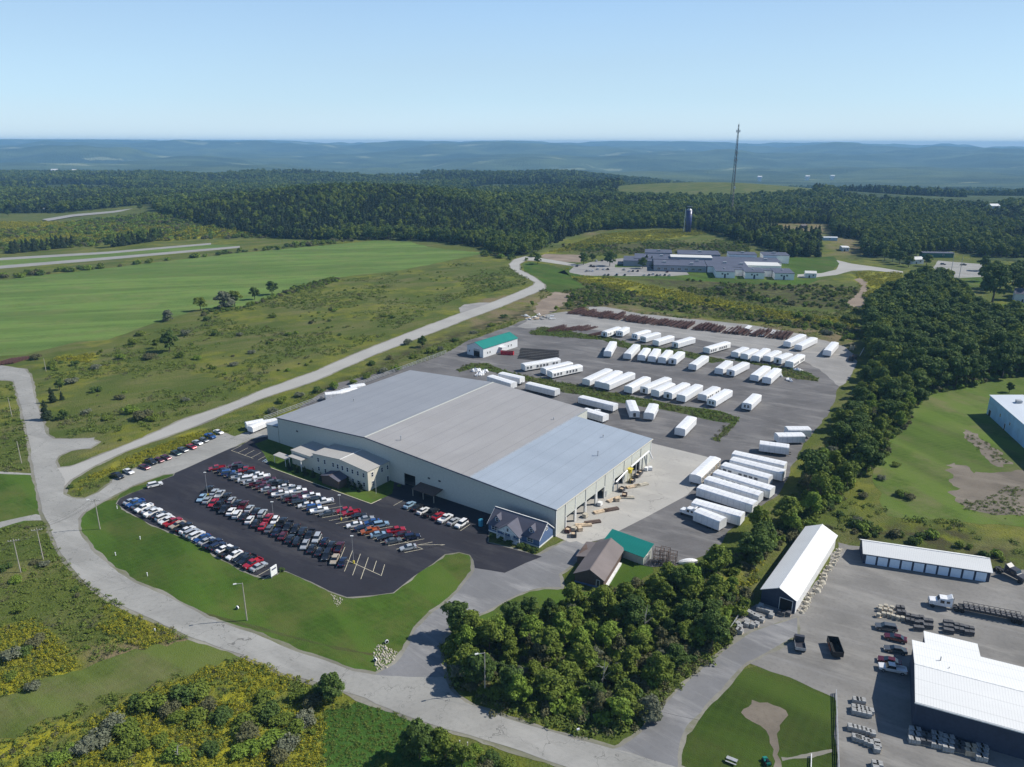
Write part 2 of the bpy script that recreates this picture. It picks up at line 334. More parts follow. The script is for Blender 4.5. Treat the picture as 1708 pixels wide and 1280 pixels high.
# ------------------------------------------------------------------ mesh collector, tagging
class MB:
    def __init__(s): s.v = []; s.f = []; s.mi = []
    def poly(s, pts, mi=0):
        b = len(s.v); s.v += [tuple(p) for p in pts]; s.f.append(tuple(range(b, b + len(pts)))); s.mi.append(mi)
    def hexa(s, p, mi=0):     # 8 points: bottom 4 ccw, top 4 ccw
        b = len(s.v); s.v += [tuple(q) for q in p]
        for f in ((3, 2, 1, 0), (4, 5, 6, 7), (0, 1, 5, 4), (1, 2, 6, 5), (2, 3, 7, 6), (3, 0, 4, 7)):
            s.f.append(tuple(b + i for i in f)); s.mi.append(mi)
        return s
    def box(s, x0, x1, y0, y1, z0, z1, mi=0, taper=0):
        t = taper
        return s.hexa([(x0, y0, z0), (x1, y0, z0), (x1, y1, z0), (x0, y1, z0), (x0 + t, y0 + t, z1), (x1 - t, y0 + t, z1), (x1 - t, y1 - t, z1), (x0 + t, y1 - t, z1)], mi)
    def prism(s, prof, y0, y1, mi=0, inset=None):   # profile in xz (ccw seen from -y), extruded along y
        n = len(prof); b = len(s.v)
        g = inset or (lambda x, z: 0)
        for x, z in prof: s.v.append((x, y0 + g(x, z), z))
        for x, z in prof: s.v.append((x, y1 - g(x, z), z))
        s.f.append(tuple(b + i for i in range(n))); s.f.append(tuple(b + n + i for i in reversed(range(n)))); s.mi += [mi, mi]
        for i in range(n):
            j = (i + 1) % n; s.f.append((b + j, b + i, b + n + i, b + n + j)); s.mi.append(mi)
        return s
    def xprism(s, prof, x0, x1, mi=0):   # profile in yz extruded along x
        n = len(prof); b = len(s.v)
        for y, z in prof: s.v.append((x0, y, z))
        for y, z in prof: s.v.append((x1, y, z))
        s.f.append(tuple(b + i for i in reversed(range(n)))); s.f.append(tuple(b + n + i for i in range(n))); s.mi += [mi, mi]
        for i in range(n):
            j = (i + 1) % n; s.f.append((b + i, b + j, b + n + j, b + n + i)); s.mi.append(mi)
        return s
    def tube(s, a, b_, r0, r1=None, n=6, mi=0):
        a = Vector(a); b_ = Vector(b_); r1 = r0 if r1 is None else r1
        d = (b_ - a).normalized(); up = Vector((0, 0, 1)) if abs(d.z) < .9 else Vector((1, 0, 0))
        x = d.cross(up).normalized(); y = d.cross(x); k = len(s.v)
        for c, r in ((a, r0), (b_, r1)):
            for i in range(n):
                t = 2 * math.pi * i / n; s.v.append(tuple(c + (x * math.cos(t) + y * math.sin(t)) * r))
        for i in range(n):
            j = (i + 1) % n; s.f.append((k + j, k + i, k + n + i, k + n + j)); s.mi.append(mi)
        s.f.append(tuple(k + i for i in range(n))); s.f.append(tuple(k + n + i for i in reversed(range(n)))); s.mi += [mi, mi]
        return s
    def mesh(s, name, mats, smooth=False):
        me = bpy.data.meshes.new(name); me.from_pydata(s.v, [], s.f)
        for m_ in (mats if isinstance(mats, (list, tuple)) else [mats]): me.materials.append(M[m_] if isinstance(m_, str) else m_)
        if len(set(s.mi)) > 1: me.polygons.foreach_set('material_index', s.mi)
        if smooth: me.polygons.foreach_set('use_smooth', [True] * len(s.f))
        me.update(); return me
    def build(s, name, mats, parent=None, smooth=False):
        return link(name, s.mesh(name, mats, smooth), parent)
COL = scn.collection
def link(name, me, parent=None):
    o = bpy.data.objects.new(name, me); COL.objects.link(o)
    if parent: o.parent = parent
    return o
def tag(o, label=None, cat=None, group=None, kind=None):
    if label: o['label'] = label
    if cat: o['category'] = cat
    if group: o['group'] = group
    if kind: o['kind'] = kind
    return o
def thing(name, label, cat, loc=(0, 0, 0), rz=0, group=None):
    o = bpy.data.objects.new(name, None); COL.objects.link(o); o.location = loc; o.rotation_euler = (0, 0, rz); o.empty_display_size = .5
    return tag(o, label, cat, group)
def copy_tree(o, loc=None, rz=None, label=None, group=None, mats=None, parent=None, scale=None):
    c = o.copy(); COL.objects.link(c)
    if parent is not None: c.parent = parent
    if loc is not None: c.location = loc
    if rz is not None: c.rotation_euler = (0, 0, rz)
    if scale is not None: c.scale = scale
    if label: c['label'] = label
    if group: c['group'] = group
    if mats and c.type == 'MESH' and c.name.split('.')[0] in mats:
        c.material_slots[0].link = 'OBJECT'; c.material_slots[0].material = M[mats[c.name.split('.')[0]]]
    for ch in list(KIDS.get(o.name, [])): copy_tree(ch, parent=c, mats=mats)
    return c
KIDS = {}
def proto(o):
    for q in list(COL.objects):
        if q.parent: KIDS.setdefault(q.parent.name, [])
    def walk(x):
        KIDS[x.name] = [c for c in COL.objects if c.parent == x]
        for c in KIDS[x.name]: walk(c)
    walk(o); return o
def frame(o, d):   # world direction -> angle
    return math.atan2(d[1], d[0])
ORD = 'zeroth first second third fourth fifth sixth seventh eighth ninth tenth eleventh twelfth thirteenth fourteenth fifteenth sixteenth seventeenth eighteenth nineteenth twentieth'.split()
def ordn(i):
    if i < 21: return ORD[i]
    t, u = divmod(i, 10); w = ('', '', 'twenty', 'thirty', 'forty', 'fifty')[t]; return w + '-' + ORD[u] if u else w[:-1] + 'ieth'

# ------------------------------------------------------------------ flat sheets (roads, lots, lawns)
SHEETS = []
def jit(poly, step, amp, seed=1):
    out = []; n = len(poly); r = random.Random(seed)
    for i in range(n):
        a = Vector(poly[i]); b = Vector(poly[(i + 1) % n]); L = (b - a).length; k = max(1, int(L / step))
        nrm = Vector((-(b - a).y, (b - a).x)).normalized() if L > 0 else Vector((0, 0))
        for j in range(k):
            t = j / k; p = a.lerp(b, t)
            w = (float(fbm(p.x * .23, p.y * .23, seed, 3)) - .5) * 2 * amp * 1.6 if j else 0
            out.append((p.x + nrm.x * w, p.y + nrm.y * w))
    return out
def smoothp(poly, it=2):
    for _ in range(it):
        q = []
        n = len(poly)
        for i in range(n):
            a, b = poly[i], poly[(i + 1) % n]
            q += [(a[0] * .75 + b[0] * .25, a[1] * .75 + b[1] * .25), (a[0] * .25 + b[0] * .75, a[1] * .25 + b[1] * .75)]
        poly = q
    return poly
def sheet(name, poly, mat, z, rough=.25, step=2.0, label=None, cat=None, kind='structure', reg=True, rnd_it=0):
    if rnd_it: poly = smoothp(poly, rnd_it)
    p = jit(poly, step, rough, len(SHEETS) + 3) if rough else poly
    tri = tessellate_polygon([[Vector((x, y, 0)) for x, y in p]])
    v = [(x, y, z) for x, y in p]; f = []
    for a, b, c in tri:
        ax, ay = p[a]; bx, by = p[b]; cx, cy_ = p[c]
        if (bx - ax) * (cy_ - ay) - (by - ay) * (cx - ax) < 0: a, b = b, a
        f.append((a, b, c))
    me = bpy.data.meshes.new(name); me.from_pydata(v, [], f); me.materials.append(M[mat]); me.update()
    o = link(name, me); o['kind'] = kind
    if reg: SHEETS.append(p)
    if label: o['label'] = label
    return o
def PX(s):
    a = [float(t) for t in s.replace(';', ' ').replace(',', ' ').split()]
    return [(a[i], a[i + 1]) for i in range(0, len(a), 2)]
c740 = K(740, 500, 4.2675); cB = K(1080, 500, 4.2675); cD = K(860, 380, 4.2675); cC = K(140, 700, 4.2675); cP = K(540, 880, 8.54)
cS = K(780, 640, 4.2675); cE = K(1080, 700, 4.2675); cZ = K(430, 590, 4.2675); cN = K(460, 760, 4.2675); cH = K(780, 830, 8.54); cG = K(940, 880, 5.693)
cM = K(920, 400, 8.54); cX = K(1308, 860, 3.0475); cR = K(1440, 1040, 5.332); cT = K(1420, 880, 5.93); c5 = K(0, 220, 2.847); c1 = K(0, 560, 4.2675)
cF = K(1308, 360, 4.2675); cA = K(1190, 960, 6.832); cQ = K(1400, 1130, 5.545); cL = K(1020, 880, 3.2); cW = K(1380, 560, 4.265)

main_road = PX('0,610 41,616 50,626 57,661 70,700 77,724 89,733 140,732 165,738 150,748 117,752 98,761 92,771 96,781 108,800 106,825 122,832 140,833 163,841 140,854 130,866 131,883 151,916 184,945 223,972 279,995 344,1031 400,1050 424,1057 493,1087 558,1108 588,1120 624,1126 700,1130 742,1130 751,1152 776,1172 845,1199 895,1214 957,1233 1020,1249 1080,1266 1180,1296 1180,1340 1060,1316 960,1285 895,1263 823,1239 721,1209 647,1182 588,1158 540,1142 469,1123 400,1091 328,1067 262,1037 184,1001 138,968 113,939 95,912 79,870 70,853 56,783 47,729 35,677 23,636 0,634 -60,632 -60,608')
hill_road = PX('90,768 96,781 117,779 164,761 234,733 305,700.6 400,668 430,654 524,620.5 594,590 680,556 765,524 820,505 862,488.7 890,476 893,471 869,459 853,448 850,441 858,433 876,428 897,430 960,440.6 960,445 897,435.5 876,434.5 866,441 867,450 890,462 908,475 909,482 869,498 827,515 775,534 740,548 629,590 524,636 430,667 400,679.5 328,710 211,752 152,780 117,801 104,815 92,805')
turnout = PX('768,522 765,514 775,508 800,505 833,505 845,503 830,512 790,526')
entry_lane = PX('122,834 141,832.5 164,822 187,805 187,801 220,784 281,761 339,735 374,723 391,729 417,719 440,706 460,697 470,735 447,735 421,731 386,747.5 345,766 292,789.5 271,792 222,810 163.4,841 140,855 128,850')
lot = PX('292,789.5 386,748 402,743 420,733 447,728 470,735 655,799 700,815 820,857 815,890 813,905 897,927 904,929 876,940 842,956 792,948 790,936 784,926 766,921.5 742,925 721,941.6 690,962 656,989 623,993.5 579,996.5 549,986 519.5,971 478,953.4 469,952 462,958 444.6,965 419,958 374,935.5 327,907 290,890 250,874.6 210,852 195,840.6 200,832 217,824 245.5,813.6 271,801 290,793.7')
lane = PX('625,1126 640,1118 659,1108 677,1084 695,1048 715,1027.6 766,986 791,953 791,940 787,932 800,940 842,950 876,936 904,924 955.6,897 975,895 975,912 967,927 950,945 932,958 936,980 907,980 870,989 782,1033 754,1046 737,1064 735,1099 742,1130 751,1152 776,1172 740,1172 700,1162 660,1146')
main_lawn = PX('163,838 195,834 205,815 245,808 290,780 300,800 500,900 640,960 780,910 805,950 730,1030 690,1085 650,1128 600,1132 500,1098 400,1060 300,1015 200,970 140,905 122,865 140,846')
office_lawn = PX('452,781 619,841 654,824 658,800 560,765 470,735 447,733 425,741 440,757')
lane_lawn = PX('782,1033 870,989 907,978 952,986 1010,990 1060,975 1090,955 1087,940 1030,925 1000,990 950,1005 880,1025 820,1045 770,1056')
concrete = PX('926.5,895 950,905 962,903 972,908 1009,898 1080,862 1146,826.5 1166,806 1185,764 1085,739 1040,742')
yard = PX('447,715 560,640 700,606 740,592 775,571 857,542 872,535 893,528 944,521 1080,526 1244,542 1338,558.6 1408,580 1424,594 1430,603 1417,631 1396,650 1389,676 1371,706 1352,727 1330,760 1318,780 1313,800 1297,827 1265,848 1235,873 1214,887 1204,906 1174,927 1127,944 1087,946 1072,943 1035,925 1015,900 972,905 940,898 800,850 640,795 470,735')
yard_gravel = PX('893,528 944,520 1080,525 1244,541 1338,557.6 1408,578 1426,592 1430,603 1417,631 1400,645 1370,620 1330,596 1260,584 1160,566 1060,560 960,546 880,548 862,545')
island_top = PL(cD, 90, 745, 180, 705, 480, 755, 620, 775, 820, 825, 1220, 880, 1420, 925, 1560, 950) + PL(cB, 620, 415, 760, 445, 980, 485, 1150, 520, 1215, 560, 1200, 582, 1100, 570, 950, 545, 800, 470, 600, 430) + PL(cD, 1400, 965, 1220, 925, 740, 850, 620, 800, 340, 780, 120, 762)
island_low = PL(c740, 90, 500, 200, 452, 300, 450, 420, 500, 600, 545, 700, 560, 950, 610, 1290, 680, 1700, 760) + PL(cB, 250, 760, 500, 790, 660, 840, 640, 870, 560, 960, 500, 1010, 465, 1000, 540, 910, 590, 880, 450, 860, 200, 800) + PL(c740, 1650, 800, 1300, 740, 850, 660, 560, 570, 420, 530, 200, 490, 110, 520)
gravel_lane = PX('1020,1250 1036,1246 1067,1224 1145,1139 1173,1114 1207.5,1086 1254,1055 1330,1030 1330,1060 1245,1105 1232,1117 1176,1177 1139,1224 1132,1249 1128,1290 1080,1275')
works_yard = PX('1207,1086 1230,1035 1262,1008 1330,1010 1368,965 1398,905 1437,912 1437,925 1660,950 1720,950 1800,960 1800,1400 1395,1400 1395,1280 1392,1164 1357,1149 1317,1130 1285,1120.6 1245,1105')
ball_lawn = PX('1125,1360 1132,1280 1132.5,1249 1139,1224 1176,1177 1232,1118 1262,1112 1285.6,1120.6 1317,1130 1357.5,1149 1392,1164 1402,1200 1412,1280 1416,1360')
bare_patch = PX('1254,1167.5 1280,1172 1310.6,1185 1301,1217.5 1300,1250 1306,1290 1308,1340 1294,1340 1290,1280 1284,1240 1278,1219 1236,1189')
stone_path = PX('1303,1263 1345,1258 1388,1250 1388,1255 1345,1265 1305,1270')
side_meadow = PX('1545,660 1640,640 1700,628 1800,632 1800,860 1708,880 1600,870 1480,860 1455,800 1480,740 1520,700')
gravel_patch = PX('1577,776 1592,772 1625,790 1665,788 1708,785 1760,788 1760,862 1660,860 1605,848 1597,818 1590,798'); gravel_patch2 = PX('1608,716 1632,724 1652,745 1690,775 1664,779 1636,756 1614,736')
hay_field = PX('-200,478 0,467.6 225,442 386,423.7 600,404 623,401.6 700,404 760,408 800,414 815,421 740,437 665,452 560,463 492,480 411,511.5 330,516 240,545 180,567 129,570 42,591.6 0,594 -200,600')
small_lawn = PX('-60,794 0,791 40,791 56,795 70,853 76,862 0,884 -60,890')
small_path = PX('-60,786 0,787 54,790 54,793 0,790.5 -60,790'); small_drive = PX('-60,882 0,871 60,858 78,862 79,868 40,869 0,881 -60,893')
soy_patch = PX('541,1185 600,1170 655,1186 715,1212 760,1250 850,1300 850,1330 560,1330 545,1290 538,1240')
school_lot = PL(cM, 250, 450, 300, 400, 380, 350, 480, 345, 560, 320, 830, 285, 1020, 265, 1130, 300, 1100, 345, 900, 355, 900, 395, 1250, 395, 1380, 375, 1700, 410, 1900, 440, 1960, 500, 1707, 520, 1000, 518, 480, 515, 260, 470)
school_lawn = PX('1040,432 1090,425 1100,446 1320,430 1345,430 1400,440 1380,460 1345,476 1250,474 1060,462 960,462 930,455 950,448')
school_lawn2 = PX('1330,432 1390,428 1403,440 1380,450 1340,455')
bend_lawn = PX('872,441 882,437 915,441 940,450 956,465 978,480 925,489 911,485 910,476 892,463 874,451')
school_bare = PX('900,428 912,422 976,421 968,438 930,437')
school_road = PX('1330,458 1370,456 1395,450 1400,440 1395,434 1420,440 1470,447 1506,453 1506,456.5 1450,451 1420,452 1395,459 1350,464 1330,463')
junction = PX('1556,447 1565,435 1600,438 1640,441 1640,462 1600,464 1590,466 1575,457'); side_road = PX('1575,457 1590,466 1625,495 1640,520 1632,522 1612,500 1590,478 1570,462')
junction_lawn = PX('1592,470 1615,458 1640,463 1640,478 1610,478'); house_lawn = PX('1655,510 1700,505 1800,520 1800,545 1720,540 1665,520')
hwy_a = PX('-200,444 0,430.5 180,420 352,405.5 352,408.3 180,423.5 0,434.5 -200,449'); hwy_b = PX('-200,462 0,443.5 180,429 400,410.5 400,413.6 180,433.5 0,448.5 -200,468')
median = PX('-200,449 0,434.5 180,423.5 352,408.3 400,410 180,429 0,443.5 -200,462')
farm_track = PX('70,366 120,358 190,352 240,345.5 290,339 290,340.5 240,348 190,355 122,361.5 80,369')
spur = PX('85,735 120,733 158,730 160,738 130,748 100,760')
cliff_bare = PX('890,520 897,505 925,487 950,490 945,505 920,522 900,527'); rust_track = PX('975,512 1010,512 1060,522 1120,533 1120,537 1050,528 990,520')
gully = PX('1408,508 1425,495 1437,478 1425,466 1436,463 1447,475 1440,498 1447,513 1430,514')
def grow(poly, d):
    n = len(poly); ar = sum(poly[i][0] * poly[(i + 1) % n][1] - poly[(i + 1) % n][0] * poly[i][1] for i in range(n)); sg = 1 if ar > 0 else -1; out = []
    for i in range(n):
        p, q, r = Vector(poly[i - 1]), Vector(poly[i]), Vector(poly[(i + 1) % n]); e = ((q - p).normalized() + (r - q).normalized())
        e = e.normalized() if e.length > 1e-6 else (r - q).normalized(); out.append((q.x + e.y * sg * d, q.y - e.x * sg * d))
    return out
for k_, (pp, d) in enumerate(((main_road, .9), (hill_road, 1.1), (entry_lane, .8), (lane, .9), (gravel_lane, .8), (lot, .35))): sheet('road_shoulder', grow(WP(pp), d), 'stony', .0265 + k_ * .0015, .5, 1.6, reg=False)
ditch = PX('131,893 150,925 185,955 222,982 300,1012 380,1032 470,1056 560,1078 622,1090 622,1094 560,1084 470,1061 380,1037 300,1018 222,988 183,960 147,928 127,893')
sheet('mown_strip', WP(PX('-160,1215 0,1160 120,1120 240,1085 330,1068 400,1080 440,1098 360,1112 260,1138 150,1178 60,1208 -160,1275')), 'meadow_grass', .015, 2.4, 1.6)
sheet('ditch', WP(ditch), 'strip_grass', .021, .35, 1.5)
for nm, pp, mt, z, rg, st in (
    ('hay_field', hay_field, 'field_grass', .006, 1.5, 8), ('field', side_meadow, 'rough_grass', .006, 1.5, 5), ('lawn', main_lawn, 'lawn_grass', .006, .4, 3),
    ('lawn', lane_lawn, 'lawn_grass', .006, .6, 3), ('lawn', ball_lawn, 'ball_grass', .006, .3, 3), ('lawn', small_lawn, 'lawn_grass', .006, .4, 3),
    ('crop_field', soy_patch, 'crop_grass', .006, .8, 3), ('lawn', school_lawn, 'lawn_grass', .006, .8, 4), ('lawn', school_lawn2, 'lawn_grass', .014, .8, 4), ('lawn', bend_lawn, 'lawn_grass', .006, .8, 4),
    ('lawn', junction_lawn, 'lawn_grass', .006, .8, 6), ('lawn', house_lawn, 'lawn_grass', .006, 1, 6), ('median', median, 'field_grass', .006, .5, 8),
    ('gravel_patch', gravel_patch, 'bare_brown', .010, 3.2, 1.5), ('gravel_patch', gravel_patch2, 'bare_brown', .010, 2.2, 1.5), ('bare_ground', bare_patch, 'bare_brown', .010, .7, 1.2), ('bare_ground', school_bare, 'dirt', .010, 1.5, 4), ('bare_ground', cliff_bare, 'dirt', .010, 2, 3),
    ('bare_ground', rust_track, 'yard_gravel', .010, 1, 3), ('bare_ground', gully, 'dirt', .010, 2, 4),
    ('works_yard', works_yard, 'works_gravel', .010, .8, 2.5), ('yard', yard, 'yard_asphalt', .010, .7, 3), ('yard_gravel', yard_gravel, 'yard_gravel', .014, 1.0, 4),
    ('path', stone_path, 'stony', .014, .4, 1), ('path', small_path, 'road_surface', .010, .2, 3), ('road', small_drive, 'road_surface', .010, .2, 3),
    ('gravel_lane', gravel_lane, 'lane_asphalt', .014, .35, 2), ('gravel_lane', lane, 'lane_asphalt', .018, .35, 2), ('road', spur, 'yard_gravel', .014, .8, 2),
    ('road', turnout, 'yard_gravel', .014, .5, 3), ('road', hill_road, 'road_up', .018, .15, 3), ('road', entry_lane, 'road_surface', .022, .3, 2.5), ('parking_lot', lot, 'lot_asphalt', .026, .1, 3),
    ('road', main_road, 'road_surface', .030, .25, 2.5), ('concrete_apron', concrete, 'concrete', .022, 0, 3), ('lawn', office_lawn, 'lawn_grass', .030, .1, 3),
    ('lawn', island_top, 'strip_grass', .018, 1.0, 2.5), ('lawn', island_low, 'strip_grass', .018, 1.0, 2.5),
    ('parking_lot', school_lot, 'yard_gravel', .010, .4, 5), ('road', school_road, 'road_up', .018, .3, 5), ('road', junction, 'road_surface', .014, .5, 8), ('road', side_road, 'lane_asphalt', .018, .5, 6),
    ('highway', hwy_a, 'highway_surface', .014, .2, 12), ('highway', hwy_b, 'highway_surface', .014, .2, 12), ('road', farm_track, 'highway_surface', .014, .5, 8)):
    sheet(nm, WP(pp), mt, z * 2.5, rg, st)

# ------------------------------------------------------------------ zones of wild growth
GOLD = [WP(PX(s)) for s in (
    '0,1050 60,1035 110,1080 140,1120 60,1180 0,1200', '30,1250 150,1200 330,1120 430,1080 520,1130 560,1160 540,1280 530,1330 -100,1330', '180,1010 300,1060 250,1090 160,1050',
    '200,770 330,718 380,725 290,750 180,790 130,822 112,815', '900,990 990,990 860,1020 800,1040', '940,448 1300,520 1430,535 1430,548 1300,535 1100,500 960,470',
    '905,425 1000,395 1160,390 1180,398 1000,412', '1425,455 1500,455 1510,475 1440,500', '95,596 160,590 150,605 90,602', '0,370 120,372 300,385 440,392 300,402 0,405', '1180,1000 1250,960 1280,930 1210,1050 1170,1080')]
DRY = [WP(PX(s)) for s in (
    '130,1075 330,1040 330,1090 160,1150', '930,480 1080,520 1430,560 1430,585 1250,545 930,525', '560,700 640,640 880,530 900,540 780,580 690,612', '1360,650 1400,640 1380,620',
    '1280,370 1390,372 1390,396 1300,396', '1370,395 1440,400 1500,430 1400,428', '960,385 1010,390 980,402', '800,500 900,480 930,495 880,530 780,555')]
SCRUB = [WP(PX(s)) for s in (
    '980,500 1430,560 1430,540 1150,505 1000,480', '1060,465 1450,480 1440,520 1200,500', '930,470 960,465 1100,500 940,520', '900,410 1250,408 1250,430 1090,425 960,425', '1395,880 1560,880 1708,930 1708,945 1437,895',
    '700,590 860,530 900,520 880,512 700,575 560,635 450,690')]
def zonemask(x, y, polys):
    mk = np.zeros(np.shape(x), bool)
    for p in polys: mk |= inpoly(x, y, p)
    return mk
WL = sorted([(-3000, 352), (-300, 353), (0, 351), (116, 352), (197, 345), (255, 340), (262, 362), (300, 374), (355, 387), (430, 396), (480, 399), (560, 402), (620, 400.5), (735, 404), (800, 414), (838, 428), (870, 429), (900, 420),
      (940, 400), (985, 391), (1040, 388), (1130, 389), (1195, 398), (1260, 412), (1310, 428), (1364, 430), (1366, 396), (1392, 397), (1438, 402), (1440, 430), (1519, 443), (1530, 424), (1600, 419), (1650, 434), (1708, 438), (3000, 460)])
WLx = [a for a, b in WL]; WLy = [b for a, b in WL]
def front_y(x, y):   # woods front: distance at the azimuth of (x, y)
    px = 854 + np.asarray(x) / np.maximum(y, 1) * 1240 / 0.99   # azimuth, near the horizon
    return px
fields_far = [WP(PX('1022,334 1045,308 1120,302 1240,301 1345,304 1372,318 1350,334 1200,340 1060,343'), -4), WP(PX('1262,374 1385,370 1392,392 1300,396'), 4), WP(PX('600,270 640,270 760,283 760,286 680,281'), -15)]
def woods(x, y):
    x = np.asarray(x, float); y = np.asarray(y, float)
    # pixel of the flat ground point
    c, s = math.cos(PITCH), math.sin(PITCH)
    dep = y * c + CAM_H * s; up = y * s - CAM_H * c
    px = 854 + x / np.maximum(dep, 1) * F_PX; py = 640 - up / np.maximum(dep, 1) * F_PX + (px - 854) * ROLL
    fy = np.interp(px, WLx, WLy)
    m_ = (py < fy) & (y > 500)
    for p in fields_far: m_ &= ~inpoly(x, y, p)
    return m_ | (y > 1600) & ~zonemask(x, y, fields_far)

# ------------------------------------------------------------------ the ground
def ground():
    V = []; Fc = []; base = 0
    levels = [((-420, 500), (-40, 740), 2.5, None), ((-2400, 2400), (-200, 3400), 20, ((-420, 500), (-40, 740))), ((-14000, 14000), (-600, 17400), 100, ((-2400, 2400), (-200, 3400)))]
    for (x0, x1), (y0, y1), st, hole in levels:
        nx = int(round((x1 - x0) / st)) + 1; ny = int(round((y1 - y0) / st)) + 1
        X, Y = np.meshgrid(np.linspace(x0, x1, nx), np.linspace(y0, y1, ny)); ind = np.arange(nx * ny).reshape(ny, nx) + base
        a, b, c, d = ind[:-1, :-1], ind[:-1, 1:], ind[1:, 1:], ind[1:, :-1]
        cx = (X[:-1, :-1] + X[1:, 1:]) / 2; cy_ = (Y[:-1, :-1] + Y[1:, 1:]) / 2
        keep = np.ones(cx.shape, bool)
        if hole: keep = ~((cx > hole[0][0]) & (cx < hole[0][1]) & (cy_ > hole[1][0]) & (cy_ < hole[1][1]))
        Fc.append(np.stack([a[keep], b[keep], c[keep], d[keep]], -1)); V.append(np.stack([X.ravel(), Y.ravel()], -1)); base += nx * ny
    V = np.concatenate(V); Fc = np.concatenate(Fc); x, y = V[:, 0], V[:, 1]
    z = Hf(x, y)
    near = (x > -420) & (x < 500) & (y > -40) & (y < 740)
    free = near.copy(); xn, yn = x[near], y[near]
    msk = np.zeros(xn.shape, bool)
    for p in SHEETS:
        P = np.array(p); bb = (xn > P[:, 0].min() - 4) & (xn < P[:, 0].max() + 4) & (yn > P[:, 1].min() - 4) & (yn < P[:, 1].max() + 4)
        if not bb.any(): continue
        idx = np.where(bb)[0]; q = np.zeros(len(idx), bool); pl = p[::max(1, len(p) // 400)]
        for dx, dy in ((0, 0), (3, 0), (-3, 0), (0, 3), (0, -3), (2.2, 2.2), (-2.2, 2.2), (2.2, -2.2), (-2.2, -2.2)): q |= inpoly(xn[idx] + dx, yn[idx] + dy, pl)
        msk[idx] |= q
    edge = np.minimum.reduce([xn + 420, 500 - xn, yn + 40, 740 - yn]); e = np.clip(edge / 30, 0, 1)
    bumpz = (fbm(xn / 9, yn / 9, 21, 3) - .42) * .9 + (fbm(xn / 45, yn / 45, 5, 2) - .5) * 1.6
    zn = np.where(msk, -.02, np.clip(bumpz * e, -.02, None) - .02)
    z[near] = z[near] + zn
    me = bpy.data.meshes.new('ground'); me.vertices.add(len(V)); me.vertices.foreach_set('co', np.stack([x, y, z], -1).ravel())
    me.loops.add(len(Fc) * 4); me.loops.foreach_set('vertex_index', Fc.ravel()); me.polygons.add(len(Fc)); me.polygons.foreach_set('loop_start', np.arange(len(Fc)) * 4)
    me.polygons.foreach_set('loop_total', np.full(len(Fc), 4)); me.polygons.foreach_set('use_smooth', np.ones(len(Fc), bool)); me.update(calc_edges=True)
    def soft(polys):
        s = np.zeros(len(x))
        wx = (fbm(x / 14, y / 14, 31, 3) - .5) * 14; wy = (fbm(x / 14, y / 14, 77, 3) - .5) * 14
        for dx, dy in ((0, 0), (2, 2), (-2, 2), (2, -2), (-2, -2)): s += zonemask(x + wx + dx, y + wy + dy, polys)
        return s / 5
    colr = np.ones((len(x), 4), np.float32)
    colr[:, 0] = np.clip(soft(GOLD) + .28 * (fbm(x / 30, y / 30, 12, 3) > .56) * (y < 900), 0, 1); colr[:, 1] = soft(DRY); colr[:, 2] = soft(SCRUB)
    ca = me.attributes.new('zone', 'FLOAT_COLOR', 'POINT'); ca.data.foreach_set('color', colr.ravel())
    wa = me.attributes.new('wood', 'FLOAT', 'POINT'); wa.data.foreach_set('value', woods(x, y).astype(np.float32))
    me.materials.append(M['meadow']); o = link('ground', me); o['kind'] = 'structure'
ground()
# ------------------------------------------------------------------ buildings
def window(parent, x0, x1, z0, z1, y, mb_axis='y', out=-1, frame_mat='white_trim', glass='window_glass', bars=1):
    """a window on a plane: axis y -> plane y = const facing out*y; axis x -> plane x = const"""
    def P(a, b, z):   # a along the wall, b outwards
        return (a, y + out * b, z) if mb_axis == 'y' else (y + out * b, a, z)
    def bx(m_, a0, a1, b0, b1, c0, c1):
        p = [P(a0, b0, c0), P(a1, b0, c0), P(a1, b1, c0), P(a0, b1, c0), P(a0, b0, c1), P(a1, b0, c1), P(a1, b1, c1), P(a0, b1, c1)]
        m_.hexa(p)
    f = MB(); t = .13
    bx(f, x0 - t, x0, .0, .07, z0 - t, z1 + t); bx(f, x1, x1 + t, .0, .07, z0 - t, z1 + t); bx(f, x0, x1, .0, .07, z1, z1 + t); bx(f, x0, x1, .0, .09, z0 - t, z0)
    for k in range(bars):
        xm = x0 + (x1 - x0) * (k + 1) / (bars + 1); bx(f, xm - .04, xm + .04, .03, .06, z0, z1)
    bx(f, x0, x1, .03, .058, (z0 + z1) / 2 - .04, (z0 + z1) / 2 + .04)
    fo = f.build('window', frame_mat, parent)
    g = MB(); bx(g, x0, x1, .005, .03, z0, z1); g.build('pane', glass, fo)
    return fo
def door(parent, x0, x1, z1, y, axis='y', out=-1, mat='dark_inside', name='door', z0=0, trim='white_trim', th=.05):
    def P(a, b, z): return (a, y + out * b, z) if axis == 'y' else (y + out * b, a, z)
    def bx(m_, a0, a1, b0, b1, c0, c1): m_.hexa([P(a0, b0, c0), P(a1, b0, c0), P(a1, b1, c0), P(a0, b1, c0), P(a0, b0, c1), P(a1, b0, c1), P(a1, b1, c1), P(a0, b1, c1)])
    d = MB(); bx(d, x0, x1, .004, th, z0, z1); do = d.build(name, mat, parent)
    if trim:
        f = MB(); bx(f, x0 - .12, x0, 0, .1, z0, z1 + .12); bx(f, x1, x1 + .12, 0, .1, z0, z1 + .12); bx(f, x0, x1, 0, .1, z1, z1 + .12); f.build('door_frame', trim, do)
    return do
def slab(p, th=.14):   # roof slab from 4 corner points (top surface), thickness downwards
    m_ = MB(); m_.hexa([(x, y, z - th) for x, y, z in p] + [tuple(q) for q in p]); return m_
